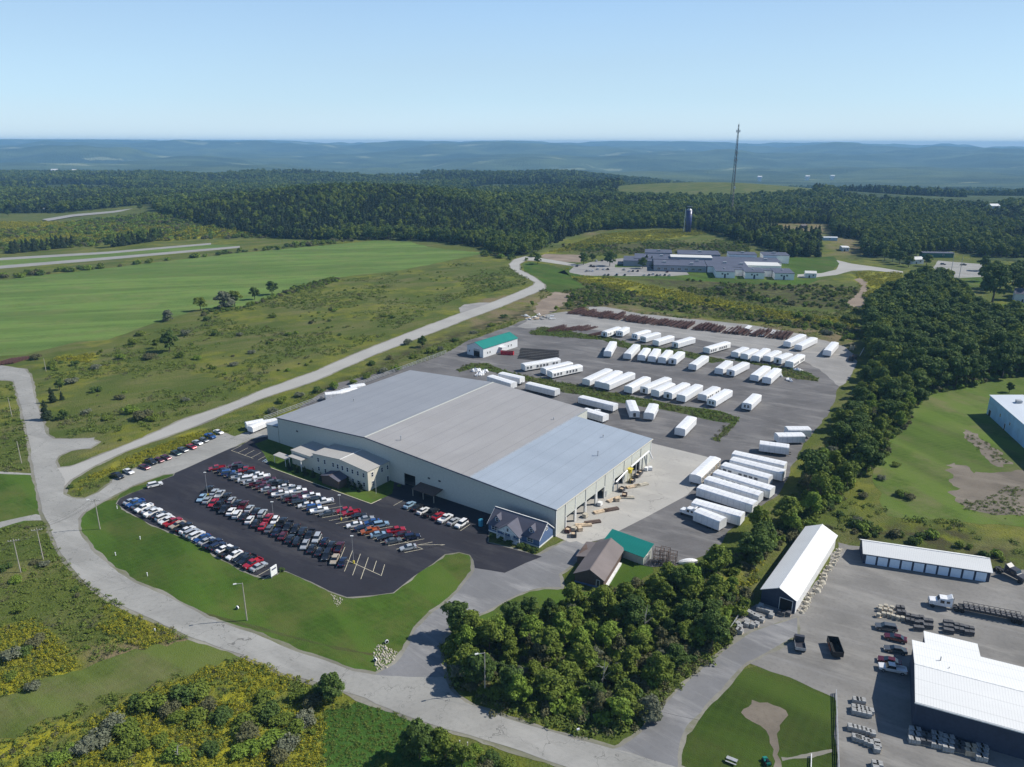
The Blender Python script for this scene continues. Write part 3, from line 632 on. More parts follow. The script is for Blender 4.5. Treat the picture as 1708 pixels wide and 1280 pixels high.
def gable_box(parent, x0, x1, y0, y1, ze, zr, ridge='x', wall='white_trim', name='wall', rpos=.5):
    m_ = MB()
    if ridge == 'x':
        yr = y0 + (y1 - y0) * rpos; prof = [(y0, 0), (y1, 0), (y1, ze), (yr, zr), (y0, ze)]; m_.xprism(prof, x0, x1)
    else:
        xr = x0 + (x1 - x0) * rpos; prof = [(x0, 0), (x1, 0), (x1, ze), (xr, zr), (x0, ze)]; m_.prism(prof, y0, y1)
    return m_.build(name, wall, parent)
def gable_roof(parent, x0, x1, y0, y1, ze, zr, ridge, mat, ov=.4, oe=.4, rpos=.5, th=.14, trim='white_trim'):
    if ridge == 'x':
        yr = y0 + (y1 - y0) * rpos
        for sgn, ya in ((-1, y0), (1, y1)):
            s_ = (zr - ze) / abs(yr - ya); ye = ya + sgn * ov; zq = ze - s_ * ov + th; q = [(x0 - oe, ye, zq), (x1 + oe, ye, zq), (x1 + oe, yr, zr + th), (x0 - oe, yr, zr + th)]
            if sgn > 0: q = [q[1], q[0], q[3], q[2]]
            slab(q, th - .01).build('roof', mat, parent)
        m_ = MB(); m_.box(x0 - oe, x1 + oe, yr - .15, yr + .15, zr + th - .02, zr + th + .05); m_.build('ridge_cap', trim, parent)
    else:
        xr = x0 + (x1 - x0) * rpos
        for sgn, xa in ((-1, x0), (1, x1)):
            s_ = (zr - ze) / abs(xr - xa); xe = xa + sgn * ov; zq = ze - s_ * ov + th; q = [(xe, y0 - oe, zq), (xr, y0 - oe, zr + th), (xr, y1 + oe, zr + th), (xe, y1 + oe, zq)]
            if sgn > 0: q = [q[1], q[0], q[3], q[2]]
            slab(q, th - .01).build('roof', mat, parent)
        m_ = MB(); m_.box(xr - .15, xr + .15, y0 - oe, y1 + oe, zr + th - .02, zr + th + .05); m_.build('ridge_cap', trim, parent)

# --- the factory
FB = W(926.5, 895); FA = W(463.7, 738.5)
FU = (FA - FB).normalized(); FV = Vector((FU.y, -FU.x, 0)); FRZ = frame(None, FV)
def floc(p): d = Vector(p) - FB; return d.dot(FV), d.dot(FU)
fac = thing('factory', 'huge low factory hall with grey metal roof, pale walls and open loading doors', 'factory', FB, FRZ)
zu = lambda u: 8.8 + .0597 * u if u <= 77 else 13.4 - .0617 * (u - 77)
fw = MB()
# front wall (x = 0), broken by the big door opening; other walls
u_door0, u_door1 = 54.6, 59.6
for a, b in ((0, 31.5), (31.5, u_door0), (u_door1, 77), (77, 124)):
    fw.hexa([(0, a, 0), (.3, a, 0), (.3, b, 0), (0, b, 0), (0, a, zu(a)), (.3, a, zu(a)), (.3, b, zu(b)), (0, b, zu(b))])
fw.hexa([(0, u_door0, 4.6), (.3, u_door0, 4.6), (.3, u_door1, 4.6), (0, u_door1, 4.6), (0, u_door0, zu(u_door0)), (.3, u_door0, zu(u_door0)), (.3, u_door1, zu(u_door1)), (0, u_door1, zu(u_door1))])
for a, b in ((31.5, 77), (77, 124)):
    fw.hexa([(74.4, a, 0), (74.7, a, 0), (74.7, b, 0), (74.4, b, 0), (74.4, a, zu(a)), (74.7, a, zu(a)), (74.7, b, zu(b)), (74.4, b, zu(b))])
fw.hexa([(65.4, .3, 0), (65.7, .3, 0), (65.7, 31.5, 0), (65.4, 31.5, 0), (65.4, .3, zu(0)), (65.7, .3, zu(0)), (65.7, 31.5, zu(31.5)), (65.4, 31.5, zu(31.5))])
fw.box(.3, 74.4, 123.7, 124, 0, zu(124)); fw.box(65.7, 74.4, 31.5, 31.8, 0, zu(31.5) - .02)
fw.build('wall', 'factory_wall', fac)
# loading wall (y = 0): bays divided by columns, door openings between
def vx(zx):   # crop S x of the wall base -> distance v along the wall
    x = 780 + zx / 4.2675; y = 895 + (x - 926.5) * (772 - 895) / (1086 - 926.5); return floc(W(x, y))[0]
cols = [0] + [vx(q) for q in (692, 765, 838, 915, 978, 1040, 1115, 1172, 1235)] + [65.4]
openb = {1: 3.9, 2: 4.1, 3: 4.1, 4: 4.1, 6: 4.0, 8: 3.6}
lw = MB()
for i in range(len(cols) - 1):
    a, b = cols[i], cols[i + 1]
    if i in openb:
        h = openb[i]; a1, b1 = a + .55, b - .45
        lw.box(a, b, 0, .3, h, zu(0)); lw.box(a, a1, 0, .3, 0, h); lw.box(b1, b, 0, .3, 0, h)
    else: lw.box(a, b, 0, .3, 0, zu(0))
lw.build('loading_wall', 'factory_wall', fac)
for i, c in enumerate(cols):
    cm = MB(); c_ = min(max(c, .05), 65.3); cm.box(c_ - .1, c_ + .12, -.14, -.003, 0, zu(0) - .05); cm.build('downpipe', 'galv' if i % 2 else 'white_trim', fac)
for i in openb:
    MB().box(cols[i] + .2, cols[i] + .55, -.2, -.004, 0, openb[i] + .2).build('door_frame', 'white_trim', fac); MB().box(cols[i + 1] - .45, cols[i + 1] - .2, -.2, -.004, 0, openb[i] + .2).build('door_frame', 'white_trim', fac)
fl = MB(); fl.box(.3, 65.4, .31, 31, .03, .07); fl.build('inside_floor', 'concrete', fac)
bk = MB(); bk.box(.4, 65.2, 9, 9.2, .07, 8.2); bk.build('inside_wall', 'factory_wall', fac)
def rslab(x0, x1, a, b, mat, extra=0):
    s_ = slab([(x0, a, zu(a) + .16 - (.35 * .06 if extra == 1 else 0)), (x1, a, zu(a) + .16), (x1, b, zu(b) + .16), (x0, b, zu(b) + .16)], .15); return s_.build('roof', mat, fac)
rslab(-.35, 65.9, -.35, 31.42, 'factory_roof_blue'); rslab(-.35, 74.9, 31.5, 77, 'factory_roof'); rslab(-.35, 74.9, 77, 124.3, 'factory_roof_cool')
for u in (31.5, 77):
    m_ = MB(); m_.box(-.36, 74.95, u - .28, u + .28, zu(u) + .12, zu(u) + .2 + (.04 if u > 70 else .02)); m_.build('ridge_cap', 'galv' if u < 70 else 'factory_wall', fac)
m_ = MB()
for a, b in ((-.35, 77), (77, 124.3)):
    m_.hexa([(-.6, a, zu(a) - .12), (-.36, a, zu(a) - .12), (-.36, b, zu(b) - .12), (-.6, b, zu(b) - .12), (-.6, a, zu(a) + .13), (-.36, a, zu(a) + .13), (-.36, b, zu(b) + .13), (-.6, b, zu(b) + .13)])
m_.build('gutter', 'shed_blue', fac)
m_ = MB(); m_.box(-.35, 65.9, -.5, -.36, zu(0) - .14, zu(0) + .14); m_.build('gutter', 'office_wall', fac)
for (u, v, h) in ((66, 6, 1.6), (112, 28, 1.2), (36, 57, .9), (8, 40, 1.8), (14, 55, 1.0)):
    m_ = MB(); m_.tube((v, u, zu(u) + .1), (v, u, zu(u) + h), .16, n=8); m_.tube((v, u, zu(u) + h), (v, u, zu(u) + h + .15), .3, n=8); m_.build('vent_pipe', 'galv', fac)
m_ = MB(); m_.box(.02, 6, 124.3, 131, 0, 6.2); m_.build('side_annex', 'factory_wall', fac)
slab([(-.2, 124.35, 6.9), (6.2, 124.35, 6.9), (6.2, 131.2, 6.3), (-.2, 131.2, 6.3)], .12).build('annex_roof', 'factory_roof_blue', fac)
m_ = MB(); m_.box(.31, 4, u_door0 - 3, u_door1 + 3, 5, 5.1); m_.build('lamp_rail', 'dark_steel', fac)
for u, z in ((48.5, 5.4), (44, 5.6), (113, 7.2)):
    m_ = MB(); m_.box(-.16, -.003, u - .45, u + .45, z, z + .5); m_.build('wall_vent', 'truck_dark', fac)
for v in (31.0, 24.6):
    m_ = MB(); m_.box(v, v + 1, -.1, -.004, 0, 2.1); m_.build('door', 'galv', fac)
# --- canopy at the big door
def WF(v, u, z=0): return FB + FV * v + FU * u + Vector((0, 0, z))
dc = thing('door_canopy', 'brown lean-to canopy over the side door of the factory front wall', 'canopy', WF(-4.6, 42.6), FRZ)
slab([(0, 0, 2.7), (4.5, 0, 3.3), (4.5, 9.6, 3.3), (0, 9.6, 2.7)], .15).build('roof', 'brown_siding', dc)
for y in (.3, 4.8, 9.2): MB().box(.2, .38, y, y + .18, 0, 2.55).build('post', 'pole_wood', dc)
# --- office wing
off = thing('office_building', 'two storey cream office building with rows of small dark windows before the factory', 'office building', WF(-10.2, 66.2), FRZ)
gm = MB(); prof = [(0, 0), (26.6, 0), (26.6, 7.1), (12.6, 8.3), (0, 7.1)]; gm.xprism(prof, 0, 10.19); gm.build('wall', 'office_wall', off)
for a, b, za, zb in ((-.25, 12.6, 7.1, 8.3), (12.6, 26.8, 8.3, 7.1)): slab([(-.3, a, za + .15), (10.19, a, za + .15), (10.19, b, zb + .15), (-.3, b, zb + .15)], .14).build('roof', 'office_roof', off)
MB().box(-.32, 10.19, 12.45, 12.75, 8.4, 8.52).build('ridge_cap', 'white_trim', off)
for k, y in enumerate((1.9, 4.6, 7.1, 9.5, 11.9, 14.2, 16.4, 20.6, 23.9)):
    window(off, y - .42, y + .42, 4.6, 6.1, 0, 'x', -1, bars=0); window(off, y - .42, y + .42, 1.3, 2.7, 0, 'x', -1, bars=0)
for x in (2.1, 6.6): window(off, x - .42, x + .42, 4.6, 6.1, 0, 'y', -1, bars=0)
window(off, 1.7, 2.5, 1.4, 2.9, 0, 'y', -1, bars=0); window(off, 8.9, 9.6, 4.6, 6.0, 0, 'y', -1, bars=0); door(off, 8.7, 9.5, 2.1, 0, 'y', -1, 'truck_dark')
MB().box(.3, 10.1, 26.61, 38.4, 0, 5.2).build('low_wing', 'office_wall', off)
MB().box(.1, 10.1, 26.62, 38.6, 5.2, 5.42).build('low_roof', 'office_roof', off)
slab([(-2.6, 30, 4.4), (3, 30, 4.4), (3, 37, 4.4), (-2.6, 37, 4.4)], .2).build('low_wing_canopy', 'office_roof', off)
for y in (30.3, 36.5): MB().box(-2.4, -2.15, y, y + .25, 0, 4.2).build('post', 'white_trim', off)
slab([(-3.2, 37.2, 3.2), (-.4, 37.2, 3.4), (-.4, 44.4, 3.4), (-3.2, 44.4, 3.2)], .15).build('walkway_roof', 'office_roof', off)
for y in (38, 44): MB().box(-3, -2.85, y, y + .15, 0, 3.05).build('post', 'white_trim', off)
gable_box(off, -4.6, -.02, 9.2, 17.4, 2.9, 3.9, 'x', 'brown_siding', 'porch'); gable_roof(off, -4.6, -.5, 9.2, 17.4, 2.9, 3.9, 'x', 'slate_roof', .3, .3, trim='brown_siding')
kb = MB(); P0 = Vector(W(452, 781)); P1 = W(619, 841); P2 = W(652, 825)
for a, b in ((P0, P1), (P1, W(636, 833))):
    d = (b - a).normalized(); n_ = Vector((-d.y, d.x, 0)) * .09
    kb.hexa([tuple(a + n_), tuple(a - n_), tuple(b - n_), tuple(b + n_)] + [tuple(q + Vector((0, 0, .15))) for q in (a + n_, a - n_, b - n_, b + n_)])
o = kb.build('kerb', 'line_paint'); o['kind'] = 'structure'
fp = thing('flagpole', 'thin white flagpole on the small lawn by the office corner', 'flagpole', W(627.5, 824)); MB().tube((0, 0, 0), (0, 0, 8.5), .05, .03).build('pole', 'white_trim', fp); MB().tube((0, 0, 8.5), (0, 0, 8.62), .09).build('finial', 'white_trim', fp)
# --- blue model house
hl = W(815, 886); hr = W(899.4, 914.3); hd = (hr - hl).normalized()
HL = 17.6; hs = thing('blue_house', 'dark blue cottage style house with white gabled porch and two dormers beside the factory', 'house', hr - hd * HL, frame(None, hd))
D = 8.0; ze, zr = 2.8, 6.2
gable_box(hs, 0, HL, 0, D, ze, zr, 'x', 'blue_siding'); gable_roof(hs, 0, HL, 0, D, ze, zr, 'x', 'slate_roof', .45, .35)
MB().box(-.05, HL + .05, -.05, D + .05, 0, .45).build('foundation', 'white_trim', hs)
for xa in (-.36, HL + .27):
    m_ = MB()
    for sgn, ya in ((1, -.45), (-1, D + .45)):
        yr = D / 2; z0 = ze - (zr - ze) / (D / 2) * .45
        m_.hexa([(xa, ya, z0 - .15), (xa + .09, ya, z0 - .15), (xa + .09, yr, zr - .15), (xa, yr, zr - .15), (xa, ya, z0 + .17), (xa + .09, ya, z0 + .17), (xa + .09, yr, zr + .17), (xa, yr, zr + .17)])
    m_.build('rake_board', 'white_trim', hs)
# porch with front gable
px0, px1 = 4.3, 12.2
pz = 2.75; pr = 5.5; pf = -2.2; xm = (px0 + px1) / 2
m_ = MB(); m_.prism([(px0, pz), (px1, pz), (xm, pr)], pf, pf + .12); m_.build('porch_gable', 'white_trim', hs)
for sgn, xa in ((-1, px0 - .3), (1, px1 + .3)):
    zq = pz - .1; q = [(xa, pf - .3, zq), (xm, pf - .3, pr + .12), (xm, 3.4, pr + .12), (xa, 3.4 if 0 else .1, zq)]
    if sgn > 0: q = [q[1], q[0], q[3], q[2]]
    slab(q, .12).build('porch_roof', 'slate_roof', hs)
MB().box(px0, px1, pf, -.02, .02, .4).build('porch_deck', 'white_trim', hs)
for x in (px0, px0 + 2.6, px1 - 2.8, px1 - .2): MB().box(x, x + .2, pf + .05, pf + .25, .4, pz).build('porch_post', 'white_trim', hs)
for a, b in ((px0 + .2, px0 + 2.6), (px1 - 2.6, px1 - .2)):
    m_ = MB(); m_.box(a, b, pf + .1, pf + .17, 1.22, 1.3); m_.box(a, b, pf + .1, pf + .17, .5, .57); x = a
    while x < b: m_.box(x, x + .07, pf + .115, pf + .155, .57, 1.22); x += .2
    m_.build('railing', 'white_trim', hs)
door(hs, xm - .5, xm + .5, 2.5, 0, 'y', -1, 'truck_white', z0=.42)
for a, b in ((1.2, 3.0), (5.0, 6.8), (9.7, 11.5), (13.6, 15.4)): window(hs, a, b, 1.1, 2.3, 0, 'y', -1, bars=1)
window(hs, xm - .3, xm + .3, 3.4, 4.4, pf, 'y', -1, bars=0)
window(hs, D / 2 - .5, D / 2 + .5, 4.0, 4.9, HL, 'x', 1, bars=0)
for xc in (2.4, 14.3):
    w_ = 1.0; m_ = MB(); m_.prism([(xc - w_, 3.2), (xc + w_, 3.2), (xc + w_, 4.5), (xc, 5.5), (xc - w_, 4.5)], .9, 3.4); dm = m_.build('dormer', 'blue_siding', hs)
    for sgn in (-1, 1):
        q = [(xc + sgn * (w_ + .25), .65, 4.3), (xc, .65, 5.64), (xc, 3.6, 5.64), (xc + sgn * (w_ + .25), 3.0, 4.3)]
        if sgn > 0: q = [q[1], q[0], q[3], q[2]]
        slab(q, .1).build('dormer_roof', 'slate_roof', dm)
    f = window(dm, xc - .45, xc + .45, 3.7, 4.7, .9, 'y', -1, bars=0)
# --- brown roofed house
bl, br = W(958.4, 971.3), W(1005, 985.4); bd = Vector((math.cos(R(-25)), math.sin(R(-25)), 0))
bh = thing('brown_house', 'low dark sided house with grey-brown shingle roof beside the driveway', 'house', bl, frame(None, bd))
BW = (br - bl).length; BD = 17.0
gable_box(bh, 0, BW, 0, BD, 2.8, 5.0, 'y', 'brown_siding', rpos=.53); gable_roof(bh, 0, BW, 0, BD, 2.8, 5.0, 'y', 'brown_roof', .35, .45, rpos=.53, trim='brown_roof')
gable_box(bh, -2.6, -.01, 9, BD, 2.3, 2.7, 'x', 'brown_siding', 'side_room'); slab([(-3.0, 8.7, 2.3), (.2, 8.7, 2.95), (.2, BD + .3, 2.95), (-3.0, BD + .3, 2.3)], .12).build('side_roof', 'brown_roof', bh)
MB().box(-.06, BW + .06, -.08, .6, 0, .55).build('foundation', 'blue_siding', bh); MB().box(BW + .02, BW + .75, 0, BD * .8, 0, .5).build('white_skirting', 'truck_white', bh)
door(bh, BW - 1.9, BW - 1.1, 2.3, 0, 'y', -1, 'truck_dark', z0=.5)
# --- green shed beside it
ga, gb = W(1072.6, 943.2), W(1085.8, 931.8)
gd = (gb - ga).normalized(); gx = Vector((gd.y, -gd.x, 0)); GL = 12.6; GW = 4.6
gs = thing('green_roofed_shed', 'pale shed with single sloped green metal roof behind the brown house', 'shed', ga - gx * GL, frame(None, gx))
m_ = MB(); m_.xprism([(0, 0), (GW, 0), (GW, 4.3), (0, 2.8)], 0, GL); m_.build('wall', 'factory_wall', gs)
slab([(-.4, -.5, 2.75), (GL + .4, -.5, 2.75), (GL + .4, GW + .4, 4.55), (-.4, GW + .4, 4.55)], .12).build('roof', 'teal_roof', gs)
door(gs, 1.6, 3.0, 2.2, GL, 'x', 1, 'galv')
# --- green roofed garage at the far end of the service lane
ta, tb = W(779.2, 591.1), W(806.1, 597.3); td = (tb - ta).normalized(); TW = (tb - ta).length
tg = thing('green_roofed_garage', 'white workshop garage with green gable roof and open roller door at the yard edge', 'garage', ta, frame(None, td))
gable_box(tg, 0, TW, 0, 29.5, 5.2, 7.6, 'y', 'shed_white'); gable_roof(tg, 0, TW, 0, 29.5, 5.2, 7.6, 'y', 'teal_roof', .4, .3, trim='teal_roof')
door(tg, 4.9, 9.2, 4.2, 0, 'y', -1, 'dark_inside', 'roller_door'); MB().box(4.9, 9.2, -.1, -.052, 3.1, 4.2).build('door_curtain', 'galv', tg)
window(tg, 1.3, 2.2, 1.8, 2.8, 0, 'y', -1, bars=0)
for y in (3.2, 5.2, 21, 23.5): window(tg, y, y + .8, 1.6, 2.7, TW, 'x', 1, bars=0)
MB().box(TW + .01, TW + 2.4, 13, 17, 3.2, 3.35).build('awning', 'shed_white', tg)
# --- long white roofed shed
la, lb = W(1268.4, 1005), W(1324.7, 1022); lb2 = Vector((70.0, 157.9, 0)); ld = Vector((math.cos(R(-36)), math.sin(R(-36)), 0)); LW = 8.3
ls = thing('long_shed', 'long white gable roofed storage shed with dark gable end beside the gravel yard', 'shed', la, frame(None, ld))
LL = 39.0
gable_box(ls, 0, LW, 0, LL, 3.9, 5.9, 'y', 'shed_blue'); gable_roof(ls, 0, LW, 0, LL, 3.9, 5.9, 'y', 'white_roof', .35, .35, rpos=.5)
door(ls, 4.6, 7.6, 3.3, 0, 'y', -1, 'dark_inside'); MB().box(LW + .005, LW + .06, .3, LL - .3, 0, 3.7).build('side_wall', 'truck_white', ls)
# --- white garage with ten doors
qa, qb = W(1438.5, 939.5), W(1649.3, 971.5); qd = (qb - qa).normalized(); QL = (qb - qa).length
gr = thing('storage_garage', 'long white roofed storage garage with a row of ten pale blue doors', 'garage', qa, frame(None, qd)); QW = 7.6
gable_box(gr, 0, QL, 0, QW, 3.2, 4.9, 'x', 'shed_blue'); gable_roof(gr, 0, QL, 0, QW, 3.2, 4.9, 'x', 'white_roof', .45, .35)
for k in range(10): door(gr, .7 + k * (QL - 1) / 10, .7 + k * (QL - 1) / 10 + 2.45, 2.55, 0, 'y', -1, 'garage_door', 'garage_door', trim=None)
# --- big white roofed hall at the corner of the yard
ba = Vector((79.2, 118.8, 0)); bdir = Vector((94.9 - 79.2, 111.3 - 118.8, 0)).normalized()
bg_ = thing('white_roofed_hall', 'large hall with ribbed white metal roof at the corner of the gravel yard', 'hall', ba, frame(None, bdir))
bn = Vector((-bdir.y, bdir.x, 0))
e1 = (Vector((89.4, 136.8, 0)) - ba); BY = e1.dot(bn); BX = e1.dot(bdir); BLn = 42
gable_box(bg_, 0, BLn, .3, BY, 6.3, 7.6, 'x', 'shed_blue'); gable_roof(bg_, 0, BLn, .3, BY, 6.3, 7.6, 'x', 'big_white_roof', .4, .4, trim='white_trim')
x1_ = (Vector((92.6, 141.6, 0)) - ba); x2_ = (Vector((101.8, 137.3, 0)) - ba)
xa, xb = x1_.dot(bdir), x2_.dot(bdir); yb = x1_.dot(bn)
MB().box(xa + .1, xb - .1, BY + .01, yb - .2, 0, 5.5).build('rear_wing', 'shed_blue', bg_)
slab([(xa - .1, BY - .2, 6.35), (xb + .2, BY - .2, 6.35), (xb + .2, yb + .2, 5.85), (xa - .1, yb + .2, 5.85)], .14).build('rear_wing_roof', 'big_white_roof', bg_)
MB().box(-.44, BLn, -.28, -.1, 6.05, 6.3).build('gutter', 'white_trim', bg_)
m_ = MB(); m_.tube((4.6, 14.6, 6.9), (4.6, 14.6, 8.2), .12); m_.tube((6, 12.2, 6.9), (6, 12.2, 7.9), .09); m_.build('vent_pipe', 'galv', bg_)
# --- white and blue warehouse at the edge of the right hand field
ra = Vector((202.9, 297.3, 0)); rb = W(1708, 748); rd = (rb - ra).normalized(); rn = Vector((-rd.y, rd.x, 0))
wh = thing('blue_walled_warehouse', 'flat white roofed warehouse with bright blue shaded wall in the grass field', 'warehouse', ra - rd * 2, frame(None, rd))
gable_box(wh, 0, 70, 0, 24, 8.2, 9.2, 'x', 'blue_wall'); gable_roof(wh, 0, 70, 0, 24, 8.2, 9.2, 'x', 'blue_white_roof', .3, .3)
for x, w_ in ((2.0, 2.2), (19, 1)): door(wh, x, x + w_, 2.6, 0, 'y', -1, 'dark_inside')
for x in (13, 23): window(wh, x, x + 1, 3.4, 4.6, 0, 'y', -1, bars=0)
MB().box(9, 11, 6, 8, 8.6, 10).build('roof_unit', 'galv', wh); MB().box(16, 17, 11, 12, 9.2, 10).build('roof_vent', 'galv', wh)
# --- school on its plateau
sa, sb = W(1193.5, 463.6), W(1327.8, 467.7); sdv = (sb - sa).normalized(); SR = frame(None, sdv)
sch = thing('school', 'sprawling flat roofed school with dark roofs and three pale front pavilions', 'school', sa, SR)
def sbox(x0, x1, y0, y1, h, wall='school_wall', roof='school_roof', nm='wing'):
    MB().box(x0, x1, y0, y1, 0, h).build(nm, wall, sch); MB().box(x0 - .3, x1 + .3, y0 - .3, y1 + .3, h, h + .35).build('roof', roof, sch)
SLn = (sb - sa).length; pw = SLn / 3 * .72
for k in range(3):
    x0 = k * SLn * .367; sbox(x0, x0 + 15.8, 0, 26, 5.4, nm='pavilion')
    for q in (4.8, 9.2): window(sch, x0 + q, x0 + q + 1.4, 3.0, 4.3, 0, 'y', -1, bars=0)
    door(sch, x0 + 6.9, x0 + 8.3, 3.6, 0, 'y', -1, 'shed_blue')
    MB().tube((x0 + 8, 14, 5.7), (x0 + 8, 14, 6.7), .8, .8, 8).build('roof_vent', 'galv', sch)
    if k < 2: sbox(x0 + 16.2, x0 + 23.8, 13, 24, 5.2, nm='link')
sbox(-52, -6, 26.5, 60, 5.2, 'school_glass_wall'); sbox(-70, -30, 62, 96, 5.4, 'school_glass_wall'); sbox(-28, 64, 62, 92, 5.0); sbox(-80, -54, 50, 80, 5, 'school_glass_wall')
sbox(-5, 30, 26.6, 61, 5.4, 'school_wall'); sbox(30.5, 60, 40, 61, 5.2, 'school_wall', 'flat_gray_roof')
sbox(-36, 2, 66, 82, 7.2, 'school_glass_wall', 'flat_gray_roof', 'gym'); sbox(20, 46, 93, 112, 7.5, 'school_wall'); sbox(52, 76, 93, 115, 7.5, 'school_wall'); sbox(-60, -34, 97, 122, 6.4, 'school_glass_wall'); sbox(-28, 12, 93, 122, 6.4, 'school_glass_wall')
for x, y, h in ((-44, 40, 5.6), (-20, 34, 5.6), (-60, 70, 5.8), (-46, 80, 5.8), (10, 45, 5.8), (24, 40, 5.8), (-14, 52, 5.6), (32, 102, 7.9), (62, 104, 7.9), (50, 74, 5.4), (-48, 108, 6.8), (-8, 108, 6.8)):
    MB().box(x, x + 3, y, y + 2.4, h, h + 1.4).build('roof_unit', 'galv', sch)
for x in (-49, -43, -37, -31, -25, -19, -13): window(sch, x, x + 3, 1.4, 3.2, 26.5, 'y', -1, bars=1)
# --- small far buildings
def small(name, label, cat, px, py, w, d, h, hr_, wall, roof, rz=0, Y=None, group=None):
    p = W(px, py) if Y is None else WY(px, py, Y); p.z = hz(p.x, p.y) if Y is None else hz(p.x, p.y)
    t = thing(name, label, cat, p, rz, group); gable_box(t, -w / 2, w / 2, 0, d, h, hr_, 'x', wall); gable_roof(t, -w / 2, w / 2, 0, d, h, hr_, 'x', roof, .3, .3)
    door(t, -w * .2, -w * .2 + 1.2, min(2.2, h * .8), 0, 'y', -1, 'dark_inside'); window(t, w * .15, w * .15 + 1.2, h * .4, h * .75, 0, 'y', -1, bars=0); return t
small('white_shed', 'small white shed in the meadow beside the highway field', 'shed', 269, 349, 6, 8, 5, 7, 'shed_white', 'white_roof')
small('farm_house', 'low white farm house far off in the yellow field', 'house', 62, 349, 22, 10, 4, 6, 'shed_white', 'white_roof')
small('white_house', 'white sided house shaded by big trees beyond the tree band', 'house', 1712, 505, 16, 11, 6, 9, 'shed_white', 'slate_roof', -.5)
small('mobile_home', 'long pale blue mobile home among the trees beyond the school', 'mobile home', 1377, 404, 26, 5, 3.4, 4.2, 'blue_wall', 'blue_white_roof', -.1)
small('white_trailer_home', 'white trailer parked in the clearing beside the woods', 'trailer home', 1410, 420, 7, 14, 4, 4.6, 'shed_white', 'white_roof', -.2)
small('bus_garage', 'long blue-green shed at the back of the road junction lot', 'shed', 1564, 430, 30, 8, 4.5, 5.2, 'green_wall', 'school_roof', -.1)
small('small_clearing_shed', 'tiny brown hut standing alone in the dry clearing', 'shed', 1341, 384, 7, 6, 3.5, 5, 'brown_siding', 'brown_roof')
small('white_shop', 'small white building at the end of the school driveway', 'house', 1352, 464, 9, 7, 4, 5.5, 'shed_white', 'flat_gray_roof', -.2)
small('roadside_house', 'grey roofed hut between the road junction and the trees', 'house', 1531, 441, 12, 9, 4.5, 6.5, 'shed_white', 'flat_gray_roof', .2)
for i, (px, py, Y, lab) in enumerate(((88, 277, 3300, 'white barn on the distant wooded ridge at the forest edge'), (122, 276, 3350, 'smaller white building next to the barn on the distant ridge'), (1348, 292, 4700, 'pale building on the blue valley slope beyond the mast'),
        (1390, 289, 5000, 'long pale building on the blue valley slope'), (1656, 371, 1250, 'white house hidden in the dark woods on the right slope'), (1268, 293, 4500, 'small white village house on the hazy slope beside the mast'))):
    p = WY(px, py, Y); z = hz(p.x, p.y); t = small('distant_building', lab, 'building', px, py, 26 if Y > 2000 else 14, 14, 9 if Y > 2000 else 7, 14 if Y > 2000 else 10, 'shed_white', 'white_roof', 0, Y)
    t.location = (p.x, p.y, z + (16 if Y > 2000 else 9))
    MB().box(-9, 9, -.5, 14, -22, -.01).build('terrace', 'shed_white', t)
# ------------------------------------------------------------------ painted bays
U2 = lambda a: Vector((math.cos(R(a)), math.sin(R(a)), 0))
AX = U2(144.3)                          # direction of all parking rows
SB = W(*cP(820, 690)); SC = W(*cP(1410, 310)); PITCHB = 3.16
dB = Vector((0, 1, 0)); dC = U2(22.0); dA = U2(56.5)
SA = W(*cC(1245, 1062)); pitA = 2.62; SD = W(*cN(1290, 495)); dD = U2(56); pitD = 3.05
def stripes():
    m_ = MB(); z = .071; w = .062
    def ln(a, b, ww=w):
        d = (b - a).normalized(); n_ = Vector((-d.y, d.x, 0)) * ww; p = [a + n_, a - n_, b - n_, b + n_]; m_.poly([(q.x, q.y, z) for q in p])
    for k in range(0, 26):
        c = SB + AX * PITCHB * k; ln(c - (dB * 5.4 if k > 1 else Vector((0, 0, 0))), c - dB * .09); ln(c + dB * .09, c + dB * 5.5)
    ln(SB, SB + AX * PITCHB * 25.5)
    for k in range(0, 31):
        c = SC + AX * PITCHB * k; ln(c - dC * 5.3, c - dC * .1); ln(c + dC * .1, c + dC * 5.3)
    ln(SC, SC + AX * PITCHB * 30.3)
    tip = SC + dC * 6.6; ln(SC, tip); ln(tip, SC + AX * PITCHB + dC * 1.0)
    for k in range(-2, 25): ln(SA + AX * pitA * k - dA * 2.7, SA + AX * pitA * k + dA * 2.7)
    for k in range(-1, 9): ln(SD + AX * pitD * k - dD * 2.2, SD + AX * pitD * k + dD * 2.6)
    for k in range(8):
        a = W(*cC(1050 + 0, 222)) - AX * 0; a = W(*cC(1050, 222)); b = W(*cC(1120, 187)); q = W(*cC(1205, 278)); d = (q - a) / 3.3
        ln(a + d * k, b + d * k)
    a = W(*cC(1050, 222)); ln(a, a + (W(*cC(1205, 278)) - a))
    o = m_.build('parking_lines', 'line_paint'); o['kind'] = 'structure'
    m2 = MB()
    a = W(*cC(1270, 300)); b = W(*cC(1335, 322)); c = W(*cC(1395, 282)); d = W(*cC(1335, 262)); z = .075
    for k in range(6):
        t = k / 5; p, q = a.lerp(b, t), d.lerp(c, t); n_ = (b - a).normalized() * .12; m2.poly([(v.x, v.y, z) for v in (p - n_, p + n_, q + n_, q - n_)])
    o = m2.build('parking_bay_hatching', 'blue_paint'); o['kind'] = 'structure'
stripes()

